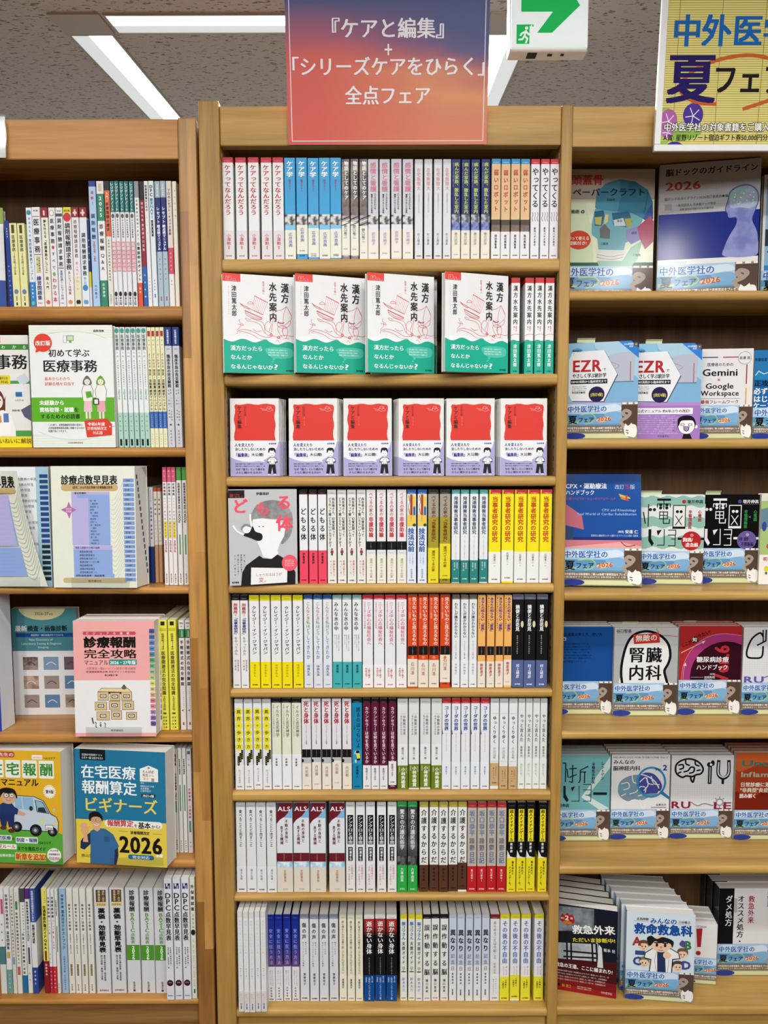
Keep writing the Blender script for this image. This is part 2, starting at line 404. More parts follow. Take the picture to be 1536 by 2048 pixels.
def face_proto(w, h, t, spec, spine='r', fan=0.0):
    """a book facing forward: front cover at y=0, thickness t behind it"""
    mb = MB(); th = .0006; c0 = spec['c']
    cols = c0 if isinstance(c0, list) else [(1, c0)]
    sx = w / 2 if spine == 'r' else -w / 2
    def sheet(y0, y1, dx=0):
        for z0, z1, c in zones_of(h, cols): mb.box((-w / 2 + dx, y0, z0), (w / 2 + dx, y1, z1), c)
    sheet(0, th); sheet(t - th, t, fan)
    spc = spec.get('s', cols[0][1])
    scol = spc if isinstance(spc, list) else [(1, spc)]
    for z0, z1, c in zones_of(h, scol):
        e = th if spine == 'l' else -th
        mb.add([(sx, 0, z0), (sx + fan, t, z0), (sx + fan, t, z1), (sx, 0, z1), (sx + e, th, z0), (sx + fan + e, t - th, z0), (sx + fan + e, t - th, z1), (sx + e, th, z1)],
               [(0, 1, 2, 3), (7, 6, 5, 4), (3, 2, 6, 7), (0, 4, 5, 1)], c)
    a = Art(mb, (-w / 2, 0, h), (1, 0, 0), (0, 0, -1), (0, -1, 0), w, h, LAY)
    if spec.get('a'): spec['a'](a)
    pg = MB(); m = .0012; pz = h - .0014
    x0, x1 = (-w / 2 + m, w / 2 - th - .0002) if spine == 'r' else (-w / 2 + th + .0002, w / 2 - m)
    pg.add([(x0, th, .0006), (x1, th, .0006), (x1 + fan, t - th, .0006), (x0 + fan, t - th, .0006), (x0, th, pz), (x1, th, pz), (x1 + fan, t - th, pz), (x0 + fan, t - th, pz)],
           [(0, 3, 2, 1), (4, 5, 6, 7), (0, 1, 5, 4), (1, 2, 6, 5), (2, 3, 7, 6), (3, 0, 4, 7)], 'pages')
    if spec.get('pg'): spec['pg'](pg, w, h, t, fan)
    res = [('cover', mb.mesh('cover')), ('page_block', pg.mesh('page_block'))]
    if spec.get('band'):
        v0, bc = spec['band']; bb = MB(); e = .0004; zt = h * (1 - v0)
        bb.box((-w / 2 - e, -e, .0003), (w / 2 + e, -.00001, zt), bc)
        bb.add([(sx, -e, .0003), (sx, t, .0003), (sx, t, zt), (sx, -e, zt)] if 0 else
               [(sx + (e if spine == 'r' else -e), -e, .0003), (sx + (e if spine == 'r' else -e) + fan, t, .0003), (sx + (e if spine == 'r' else -e) + fan, t, zt), (sx + (e if spine == 'r' else -e), -e, zt)], [(0, 1, 2, 3)], bc)
        bb.box((-w / 2 + fan, t + .00001, .0003), (w / 2 + fan, t + e, zt), bc)
        if spec.get('b'): spec['b'](Art(bb, (-w / 2, 0, h), (1, 0, 0), (0, 0, -1), (0, -1, 0), w, h, e + LAY))
        res.append(('belly_band', bb.mesh('belly_band')))
    return res
def place(proto, name, lab, cat, loc, yaw=0.0, lean=0.0, group=None):
    o = empty(name, loc, lab, cat, group, (-lean, 0, yaw))
    for pn, me in proto:
        c = bpy.data.objects.new(pn, me); COL.objects.link(c); c.parent = o
    return o
def face_book(spec, L, R, ytl, z, t, lab, name, cat, spine='r', yl=None, yr=None, lean=0.0, fan=0.0, behind=0, gap=None, drift=0.0, blab=None):
    """L, R = px of the bottom corners; depth follows from where the bottom meets the shelf unless yl, yr are given"""
    yl = yl or depth_at(L[0], L[1], z); yr = yr or depth_at(R[0], R[1], z)
    A, B = P(L[0], L[1], yl), P(R[0], R[1], yr)
    w = math.hypot(B.x - A.x, yr - yl) - .0012; yaw = math.atan2(yr - yl, B.x - A.x)
    top = P(L[0], ytl, yl).z; h = (top - z) / math.cos(lean)
    pr = face_proto(w, h, t, spec, spine, fan)
    c = Vector(((A.x + B.x) / 2, (yl + yr) / 2, z + .0007 + t * math.sin(lean)))
    g = ('copies of the ' + blab) if behind else None
    o = place(pr, name, lab, cat, c, yaw, lean, g)
    n = Vector((-math.sin(yaw), math.cos(yaw), 0))
    for k in range(behind):
        q = c + n * ((gap or t + .0012) * (k + 1)) + Vector((math.cos(yaw), math.sin(yaw), 0)) * (drift * (k + 1))
        place(pr, name, f'{ORD[k + 1]} copy back in the stack of the {blab}', cat, q, yaw, lean, g)
    return w, h
# ------------------------------------------------------------------ room
YF, YB = 1.70, 1.905               # front of the shelves and face of the back panels
def surf(name, vs, key, fs=((0, 1, 2, 3),)):
    m = MB(); m.add(vs, fs, key); o = m.obj(name); o['kind'] = 'structure'; return o
m = MB(); m.box((-4, -1.9, -.05), (4, 4.9, 0), 'floor'); m.obj('floor')['kind'] = 'structure'
m = MB()
m.add([(-4, -1.9, ceil_z(-1.9)), (4, -1.9, ceil_z(-1.9)), (4, 4.9, ceil_z(4.9)), (-4, 4.9, ceil_z(4.9)),
       (-4, -1.9, ceil_z(-1.9) + .05), (4, -1.9, ceil_z(-1.9) + .05), (4, 4.9, ceil_z(4.9) + .05), (-4, 4.9, ceil_z(4.9) + .05)],
      [(0, 1, 2, 3), (7, 6, 5, 4), (0, 4, 5, 1), (1, 5, 6, 2), (2, 6, 7, 3), (3, 7, 4, 0)], 'ceiling')
m.obj('ceiling')['kind'] = 'structure'
m = MB(); m.box((-4, 4.9, 0), (4, 4.95, 3.15), 'wallpaint'); m.obj('wall_back')['kind'] = 'structure'
m = MB(); m.box((-4, -1.95, 0), (4, -1.9, 2.37), 'aisle'); m.obj('wall_front')['kind'] = 'structure'

# ceiling lamps: a long recessed trough with a bright tube cover and a pale, faintly self-glowing reflector beside it
CROT = math.atan(CEIL_T)
def ceiling_lamp(A, B, width, lab, side=1, group='recessed ceiling lamps', watts=0):
    """A, B: ends of the centre line on the ceiling"""
    d = (B - A); ln = d.length; mid = (A + B) / 2
    o = empty('ceiling_lamp', mid - Vector((0, 0, .004)), lab, 'ceiling lamp', group)
    ux = d.normalized(); nz = Vector((0, -math.sin(CROT), math.cos(CROT))); uy = nz.cross(ux)
    o.rotation_euler = Matrix((ux, uy, nz)).transposed().to_euler()
    L2, W2 = ln / 2, width / 2; e = .007
    m = MB()
    for a, b in (((-L2 - e, -W2 - e, -.002), (L2 + e, -W2, .004)), ((-L2 - e, W2, -.002), (L2 + e, W2 + e, .004)), ((-L2 - e, -W2, -.002), (-L2, W2, .004)), ((L2, -W2, -.002), (L2 + e, W2, .004))): m.box(a, b, 'lampmetal')
    m.obj('lamp_frame', o)
    s = -W2 + width * .42
    m = MB(); m.box((-L2, s if side > 0 else -W2, 0), (L2, W2 if side > 0 else -s, .003), 'diffuser'); m.obj('diffuser', o)
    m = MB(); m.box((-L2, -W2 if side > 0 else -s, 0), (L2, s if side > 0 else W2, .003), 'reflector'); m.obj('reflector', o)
    if watts:
        l = bpy.data.lights.new('lamp_light', 'AREA'); l.shape = 'RECTANGLE'; l.size = ln; l.size_y = width * .8; l.energy = watts; l.color = (1, .992, .975)
        k = bpy.data.objects.new('lamp_light', l); COL.objects.link(k); k.parent = o; k.location = (0, 0, -.012)
    return o
def CP(x, y): return Vector((x, y, ceil_z(y)))
# the loop the photograph shows
n0 = (PC(142, 68) + PC(224, 68)) / 2
xl, xr = n0.x, (PC(1058, 68).x + PC(976, 68).x) / 2
LW = PC(224, 68).x - PC(142, 68).x
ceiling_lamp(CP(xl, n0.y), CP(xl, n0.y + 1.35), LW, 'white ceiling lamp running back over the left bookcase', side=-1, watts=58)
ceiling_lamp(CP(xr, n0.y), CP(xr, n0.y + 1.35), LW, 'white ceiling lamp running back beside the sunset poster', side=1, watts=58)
ya, yb = PC(768, 62).y, PC(768, 27).y
yc = (ya + yb) / 2; xa = PC(224, 45).x
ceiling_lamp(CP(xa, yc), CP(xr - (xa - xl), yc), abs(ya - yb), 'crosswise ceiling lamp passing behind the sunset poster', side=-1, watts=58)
for x, lab in ((xl, 'flat grey metal square at the left corner of the lamp loop'), (xr, 'flat grey metal square behind the exit sign')):
    m = MB(); q = abs(ya - yb) / 2 + .012; w2 = LW / 2 + .012
    m.box((-w2, -q, -.002), (w2, q, .004), 'lampmetal')
    o = m.obj('ceiling_plate', None, CP(x, yc) - Vector((0, 0, .004)), (CROT, 0, 0)); tag(o, lab, 'ceiling plate', 'grey corner plates of the lamp loop')
# the aisle in front of the shelves has the same lamps
for x in (-1.15, .25, 1.65):
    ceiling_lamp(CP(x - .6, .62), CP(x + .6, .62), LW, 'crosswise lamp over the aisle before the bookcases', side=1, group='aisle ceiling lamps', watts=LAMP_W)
for x in (-1.1, -.29, .52, 1.31):
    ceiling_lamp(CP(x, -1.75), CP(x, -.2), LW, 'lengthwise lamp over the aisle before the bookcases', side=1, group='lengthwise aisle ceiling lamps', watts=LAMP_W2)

# ------------------------------------------------------------------ bookcases
def Z(py, y=YF, px=768): return P(px, py, y).z
def X(px, py, y=YF): return P(px, py, y).x
def shelf_board(parent, x0, x1, ztop, zbot, key, y0=YF, y1=YB, loc=None, name='shelf'):
    "board with a rounded nose"
    t = ztop - zbot; r = min(.009, t * .42); pr = []
    for k in range(6): a = math.pi / 2 + k * math.pi / 10; pr.append((y0 + r + r * math.cos(a), -r + r * math.sin(a)))
    for k in range(6): a = math.pi + k * math.pi / 10; pr.append((y0 + r + r * math.cos(a), -t + r + r * math.sin(a)))
    pr += [(y1, -t), (y1, 0)]
    m = MB(); m.prism_x([(y - y0, z) for y, z in pr], x0, x1, key)
    return m.obj(name, parent, (0, y0, ztop))
def board(parent, name, a, b, key, bev=.0025):
    m = MB(); c = Vector([(p + q) / 2 for p, q in zip(a, b)])
    m.box(Vector(a) - c, Vector(b) - c, key); o = m.obj(name, parent, c)
    if bev: bevel(o, bev)
    return o
def standards(parent, x, z0, z1, side):
    "slotted metal strips let into an upright"
    for y in (YF + .018,):
        m = MB(); w = .0003
        m.box((x if side > 0 else x - w, y, z0), (x + w if side > 0 else x, y + .014, z1), 'steel')
        z = z0 + .02
        while z < z1 - .02:
            xs = x + w if side > 0 else x - w
            m.box((xs - .0002, y + .004, z), (xs + .0002, y + .009, z + .009), 'slot'); z += .0254
        m.obj('shelf_standard', parent)
def Xz(px, py): return P(px, py, YF).x
CX = [(Xz(395, 205) + Xz(437, 2048)) / 2, (Xz(438, 205) + Xz(474, 2048)) / 2]      # faces of the left upright of the centre case
CR = [(Xz(1124.5, 215) + Xz(1093, 2030)) / 2, (Xz(1146, 215) + Xz(1114, 2030)) / 2]
LX = [(Xz(352, 240) + Xz(399.5, 2000)) / 2, (Xz(389.5, 240) + Xz(432.5, 2000)) / 2]
CTOP, LTOP, RTOP = Z(210.5), Z(237, px=200), Z(211.5, px=1250)
CS = [(519.5, 543), (750.5, 770.5), (955, 973), (1169, 1187.5), (1378, 1396.5), (1586, 1604.5), (1790, 1804.5)]    # nose top, bottom
CB = {0: 519, 1: 748.5, 2: 953, 3: 1167, 4: 1376, 5: 1579, 6: 1784.5}                                           # book bottoms
YBK = 1.713                                                                                                     # spine plane
CZ = [Z(CB[i], YBK) for i in range(7)] + [Z(2020)]
def bookcase(lab, name='bookcase'):
    return empty(name, (0, 0, 0), lab, 'bookcase')
def fill_case(o, x0, x1, tops, bots, base_z, base_bot, fas, top, kx, kz, back='dark_back'):
    for zt, zb in zip(tops, bots): shelf_board(o, x0, x1, zt, zb, kx)
    shelf_board(o, x0, x1, base_z, base_bot, kx, name='base_shelf')
    board(o, 'plinth', (x0, YF + .012, .0), (x1, YF + .03, base_bot), 'plinth_x' if kx == 'oak_x' else kx)
    board(o, 'fascia', (x0, YF + .001, fas), (x1, YF + .026, top), kx)
    board(o, 'roof_panel', (x0, YF + .026, fas + .025), (x1, YB, fas + .045), kx)
    board(o, 'back_panel', (x0, YB, 0), (x1, YB + .012, top - .002), back, 0)
centre = bookcase('tall pale wooden bookcase under the sunset poster')
board(centre, 'end_panel', (CX[0], YF - .006, 0), (CX[1], YB + .012, Z(201.5)), 'maple_z', .004)
board(centre, 'divider', (CR[0], YF - .002, 0), (CR[1], YB + .012, CTOP), 'maple_z', .003)
fill_case(centre, CX[1], CR[0], CZ[:7], [Z(b) for a, b in CS], CZ[7], Z(2037), Z(290.5), CTOP, 'maple_x', 'maple_z')
standards(centre, CX[1], CZ[7] + .02, Z(300), 1); standards(centre, CR[0], CZ[7] + .02, Z(300), -1)
LSB = [(611.5, 640), (895.5, 914.5), (1176, 1189), (1469, 1487), (1722, 1739)]
LZ = [Z(a, px=180) for a, b in LSB] + [Z(2000, px=180)]
left = bookcase('honey brown wooden bookcase with a finger-jointed end post')
LXL = LX[0] - .86
board(left, 'end_panel', (LX[0], YF - .004, 0), (LX[1], YB + .012, LTOP + .001), 'oak_z', .004)
board(left, 'end_panel', (LXL - .036, YF - .004, 0), (LXL, YB + .012, LTOP + .001), 'oak_z', .004)
fill_case(left, LXL, LX[0], LZ[:5], [Z(b, px=180) for a, b in LSB], LZ[5], Z(2011, px=180), Z(318.5, px=200), LTOP, 'oak_x', 'oak_z')
RSB = [(580, 600), (878, 898), (1184, 1202.5), (1463, 1480), (1733, 1751)]
RZ = [Z(a, px=1330) for a, b in RSB] + [Z(2015.5, px=1330)]
right = bookcase('pale wooden bookcase of face-out medical books below the yellow bamboo poster')
RXR = CR[1] + .86
board(right, 'end_panel', (RXR, YF - .002, 0), (RXR + .023, YB + .012, RTOP), 'maple_z', .003)
fill_case(right, CR[1], RXR, RZ[:5], [Z(b, px=1330) for a, b in RSB], RZ[5], Z(2034, px=1330), Z(293.5, px=1250), RTOP, 'maple_x', 'maple_z')
standards(right, CR[1], RZ[5] + .02, Z(310), 1)

# ------------------------------------------------------------------ posters, sign, card
GLOSS[0] = .75                     # matt poster paper
def sheet_art(mb, w, h): return Art(mb, (-w / 2, 0, h), (1, 0, 0), (0, 0, -1), (0, -1, 0), w, h, LAY)
# sunset poster: A2 sheet, taped at the bottom to the fascia, tipping forward at the top
yb_ = 1.694
A, B = P(577, 288.5, yb_), P(973, 290, yb_)
pw = B.x - A.x; ph = .50
m = MB(); nx, nz = 12, 22
vs = []; random.seed(3)
for j in range(nz + 1):
    for i in range(nx + 1):
        u, v = i / nx, j / nz
        vs.append(((u - .5) * pw, -.0002 + .0002 * math.sin(5 * v + 3 * u) * math.sin(math.pi * u), v * ph))
m.add(vs, [(j * (nx + 1) + i, j * (nx + 1) + i + 1, (j + 1) * (nx + 1) + i + 1, (j + 1) * (nx + 1) + i) for j in range(nz) for i in range(nx)], 'sunset')
a = sheet_art(m, pw, ph); a.base = .0005
a.map(577, 289 - 1062 * ph, 973, 289)
for c in ((577 + 7, 289 - 1055 * ph, 577 + 8.6, 282), (964.5, 289 - 1055 * ph, 966, 282), (584, 280.6, 966, 282.2)): a.R(*c, '#f0e6ea', 1)
def tf(y): return 289 - (289 - y) * (1.0 + (289 - y) * .00006)
a.H('『ケアと編集』', 646, tf(57), 38, '#f2eef2', 1, x1=906)
a.H('+', 768, tf(97), 42, '#f2eef2', 0, x1=786)
a.H('「シリーズケアをひらく」', 567, tf(131), 36, '#f2eef2', 1, x1=987)
a.H('全点フェア', 691, tf(188.5), 36, '#f2eef2', 1, x1=861)
lean = math.atan2(1.690 - 1.651, .27)
o = m.obj('poster', None, ((A.x + B.x) / 2, yb_, (A.z + B.z) / 2), (lean, 0, 0))
sol = o.modifiers.new('thick', 'SOLIDIFY'); sol.thickness = .0003; sol.offset = -1
tag(o, 'sunset-coloured paper poster with white lettering above the centre bookcase', 'poster')
# yellow bamboo-blind poster in a white frame
yb_ = 1.688
A = P(1306, 304, yb_); pw = .594; ph = .42
root = empty('framed_poster', (A.x + pw / 2, yb_, A.z), 'white-framed summer fair poster of yellow bamboo blind above right bookcase', 'poster', None, (math.radians(5.5), 0, 0))
m = MB(); fr = .0135; px2m = pw / 561
m.box((-pw / 2 + fr, -.001, fr), (pw / 2 - fr, .0, ph - fr), '#dfd27c')
a = sheet_art(m, pw, ph); a.base = .001
TOP = 304 - 1037 * ph
a.map(1306, TOP, 1306 + 561, 304)
y = TOP + 14
i = 0
while y < 288:
    a.R(1320, y, 1852, y + 1.1, '#bfae58' if i % 3 else '#a89646', 1); a.R(1320, y + 2.4, 1852, y + 3.4, '#ece29a', 1); y += 4.6; i += 1
for x in (1342, 1425, 1510, 1595, 1680, 1765): a.R(x, TOP + 12, x + 1.1, 291, '#8f8040', 2)
a.R(1314, 215, 1334, 291, '#9cc04a', 1); a.blob([(1322, 262), (1345, 240), (1362, 256), (1400, 262), (1385, 276), (1350, 282)], '#8fb848', 2)
def flower(x, y, rx, ry, c):
    a.E(x, y, rx, ry, c, 3)
    for q in range(5):
        g = q * 1.2566 + .5; a.S([(x, y + 2), (x + rx * .75 * math.cos(g), y + 2 + ry * .75 * math.sin(g))], 1.5, '#f5eef8', 4)
flower(1333, 240, 17, 23, '#b561a8'); flower(1332, 262, 13, 14, '#c070b4'); flower(1381, 229, 20, 24, '#4d3494'); flower(1348, 300, 20, 17, '#43308c')
a.S([(1424, 207), (1385, 203), (1357, 186), (1353, 166), (1380, 138), (1430, 117), (1490, 110), (1545, 125), (1572, 158), (1550, 190), (1480, 217)], 7, '#c5612c', 3)
def fx(x, y): return 1306 + (x - 1306 - (304 - y) * .0528) / (1 + (304 - y) * .0001)
for t, x in zip('中外医学社', (1343, 1402, 1464, 1524, 1584)): a.H(t, fx(x, 61), 61, 60, '#1263b0', 2, 4, x1=fx(x + 60, 61))
a.H('の', fx(1648, 66), 66, 44, '#1263b0', 2, 4)
a.H('夏', fx(1332, 156), 155, 96, '#22105c', 2, 5, x1=fx(1432, 156)); a.H('フェア', fx(1424, 158), 157, 60, '#14100e', 2, 5, x1=fx(1575, 158))
s_ = '中外医学社の対象書籍をご購入&抽選で豪華賞品をプレゼント'
a.H(s_, fx(1327, 253), 254, 17, '#151515', 4, 5, x1=1740); a.H(s_, fx(1327, 253), 254, 17, '#fbfbf4', 1, 6, x1=1740)
a.H('A賞: 星野リゾート宿泊ギフト券50,000円分(1名)  B賞: 図書カード', fx(1326, 275), 275, 13, '#1b1b14', 1, 5, x1=1640)
m.obj('print', root)
m = MB()
for p0, p1 in (((-pw / 2, -.006, 0), (pw / 2, .004, fr)), ((-pw / 2, -.006, ph - fr), (pw / 2, .004, ph)), ((-pw / 2, -.006, fr), (-pw / 2 + fr, .004, ph - fr)), ((pw / 2 - fr, -.006, fr), (pw / 2, .004, ph - fr))): m.box(p0, p1, 'frame_white')
m.box((-pw / 2 + .002, .0, .002), (pw / 2 - .002, .003, ph - .002), 'frame_white')
bevel(m.obj('frame', root), .0015)
# exit sign
ys = 2.05
A, B = P(1019, 99, ys), P(1176.5, 99, ys)
sw = B.x - A.x; sh = sw
root = empty('exit_sign', ((A.x + B.x) / 2, ys, A.z), 'lit green and white emergency exit sign with arrow hanging from ceiling', 'sign')
m = MB(); m.box((-sw / 2, .004, -.004), (sw / 2, .05, sh), 'frame_white'); bevel(m.obj('housing', root), .004)
m = MB(); m.box((-sw / 2 + .003, -.004, .003), (sw / 2 - .003, .004, sh - .003), 'sign_white')
a = Art(m, (-sw / 2, -.004, sh), (1, 0, 0), (0, 0, -1), (0, -1, 0), sw, sh, LAY)
a.map(1019, 99 - 157.5, 1176.5, 99)
a.poly([(1041, 4), (1113, 4), (1106, -22), (1133, -22), (1158, 17), (1103, 69), (1073, 69), (1104, 29), (1041, 29)], 'sign_green', 2)
a.R(1032, 53, 1066, 90, 'sign_green', 2); a.R(1058, 57, 1066, 90, 'sign_white', 3)
a.poly([(1058, 57), (1063, 53), (1063, 90), (1058, 90)], 'sign_white', 3)
a.C(1052, 60, 3.2, 'sign_white', 4)
for st in ([(1051, 65), (1048, 75)], [(1051, 66), (1043, 70), (1040, 74)], [(1051, 66), (1056, 72), (1060, 70)], [(1048, 75), (1054, 80), (1051, 88)], [(1048, 75), (1044, 81), (1037, 82)]): a.S(st, 3.4, 'sign_white', 4, sm=False)
m.obj('light_panel', root)
m = MB(); m.box((-.045, .01, sh), (.045, .045, ceil_z(ys + .02) - A.z - .002), 'frame_white'); m.obj('mount', root)
m = MB()
m.box((-.052, .008, -.0055), (-.028, .036, -.004), 'slot'); m.obj('test_switch', root)
for x_, y_, w_ in ((.0, .015, .012), (.034, .014, .008)):
    m = MB(); m.box((x_, y_, -.0055), (x_ + w_, y_ + .009, -.004), 'slot'); m.obj('pilot_lamp', root)
# white card at the left edge of the frame
A = P(11.5, 314.5, 1.69)
root = empty('card_holder', (A.x - .05, 1.69, A.z), 'white card in clear holder hung on the left bookcase fascia', 'card holder')
m = MB(); m.box((-.05, .002, 0), (.049, .004, .084), '#f1f1ec'); m.obj('card', root)
m = MB(); m.box((-.052, .0, -.001), (.051, .0015, .088), 'acrylic'); m.box((-.052, .0045, -.001), (.051, .006, .088), 'acrylic'); m.obj('sleeve', root)
GLOSS[0] = .42
# ------------------------------------------------------------------ centre bookcase: spine-out paperbacks
W_, K_ = '#e6e6e4', '#1a1a1a'
def lab(a, c='#f4f4f4', v=.036):          # fine print of the series mark at the head of a spine
    a.H('ケアをひらく', .14, v, .13, c, 0, 3, x1=.86)
def pub(a, c=K_, v=.968): a.H('医学書院', .22, v, .16, c, 1, 3, x1=.78)
def top(c, rest, v=.05): return [(v, c), (1, rest)]
def mk(d, c, art, band=None, b=None): return dict(d=d, c=c, a=art, band=band, b=b)
def A_(*calls):
    def f(a):
        for n, *p in calls: getattr(a, n)(*p)
    return f
def art(labc, *calls, pubc=None):
    def f(a):
        if labc: lab(a, labc)
        for n, *p in calls: getattr(a, n)(*p)
        if pubc: pub(a, pubc)
    return f
BW = ('n', '#20201f', '#d8d8d6', 90)
BWD = ('n', '#151517', '#8a8a88', 70)
CLOUD = ('n', '#6fb6dc', '#e4f0f4', 50)
def stick(a, x, y, s, c1, c2, hair='#2a2220'):
    k = a.kx / a.ky
    a.E(x, y, s * .3, s * .3 * k, '#e2c3ac', 4); a.E(x, y - s * .12 * k, s * .3, s * .2 * k, hair, 5)
    a.poly([(x - s * .4, y + s * .3 * k), (x + s * .4, y + s * .3 * k), (x + s * .5, y + s * 1.1 * k), (x - s * .5, y + s * 1.1 * k)], c1, 4)
    a.R(x - s * .28, y + s * 1.1 * k, x - s * .03, y + s * 1.9 * k, c2, 4); a.R(x + s * .03, y + s * 1.1 * k, x + s * .28, y + s * 1.9 * k, c2, 4)
def chain(a):
    for i, ch in enumerate('異界の歩き方'):
        v = .135 + i * .077
        a.E(.5, v, .44, .042, '#e9dc3c', 2 + (i % 2))
        a.H(ch, .5, v, .5 if ch != 'の' else .3, '#4a4413', 1, 5, None, 'c')
    for i in range(3):
        a.rr(.72 - i * .22, .555 + i * .035, .96 - i * .22, .66 + i * .035, .1, '#15150f', 3); a.V('その言葉', .84 - i * .22, .565 + i * .035, .65 + i * .035, .12, '#d6cc40', 0, 5)
def als(a):
    a.poly([(0, 0), (1, 0), (1, .055), (.55, .15), (.2, .19), (0, .235)], '#6b1d28', 2)
    a.poly([(1, .06), (1, .17), (.45, .165), (.55, .15)], '#7fb6da', 1); a.poly([(0, 0), (.16, 0), (0, .11)], '#3a4a66', 3)
    a.H('ALS', .09, .065, .42, '#f0e8e8', 1, 5, .9)
    a.V('不動の身体と', .62, .185, .445, .21, '#6a2029', 1); a.V('息する機械', .32, .255, .465, .21, '#6a2029', 1)
    a.R(0, .56, 1, .655, '#6b1d28', 2); a.V('ケアをひらく', .45, .57, .645, .09, '#caa', 0); a.R(0, .66, 1, .72, CLOUD, 1)
def abst(a, u=.5):
    a.R(.06, .55, .95, .645, '#121214', 2); a.V('ケアをひらく', .5, .56, .64, .12, '#9a9a9a', 0, 4)
def daruma(a):
    a.R(.08, .05, .92, .27, '#e7d3a0', 1); a.R(.35, .05, .6, .27, '#a43a30', 2); a.R(.62, .07, .92, .18, '#e6c24a', 2); a.R(.08, .12, .33, .2, '#f1f0ea', 2); a.R(.68, .18, .92, .27, '#2f62a4', 3)
    a.S([(.2, .06), (.3, .12), (.18, .18), (.3, .26)], .05, K_, 4); a.R(.04, .27, .96, .39, '#e6c653', 1); a.V('まるごと', .45, .28, .34, .14, '#8a6a20'); a.E(.8, .375, .18, .016, '#243', 3)
def flower1(a):
    for q in range(6): a.E(.5 + .17 * math.cos(q), .62 + .012 * math.sin(q), .09, .009, '#b9c29a', 3)
    a.S([(.5, .62), (.45, .655)], .05, '#8a9a60', 3); a.E(.5, .662, .38, .006, '#3c3a30', 3)
def gr(cs, v1): 
    n = len(cs); return [(v1 * (i + 1) / n, c) for i, c in enumerate(cs)]
KAMPO_S = mk('white red-topped teal-banded paperback@', top('#c22f35', '#e9e9e8', .055), art(None, ('V', '漢方水先案内', .5, .075, .49, .55, K_, 1), ('V', '医学の', .62, .5, .56, .2, '#d46a6a'), ('V', '東へ', .36, .5, .55, .2, '#d46a6a'), ('S', [(0, .6), (.5, .585), (1, .59)], .05, '#d87a7a', 3)),
             (.655, '#1aa88c'), A_(('E', .3, .657, .3, .012, '#1aa88c', 2), ('V', '津田篤太郎', .5, .69, .93, .42, '#eef6f2', 1), ('H', '医学書院', .25, .975, .14, '#0e3a30', 1, 3, .75)))
rows = {0: [], 1: [], 3: [], 4: [], 5: [], 6: [], 7: []}
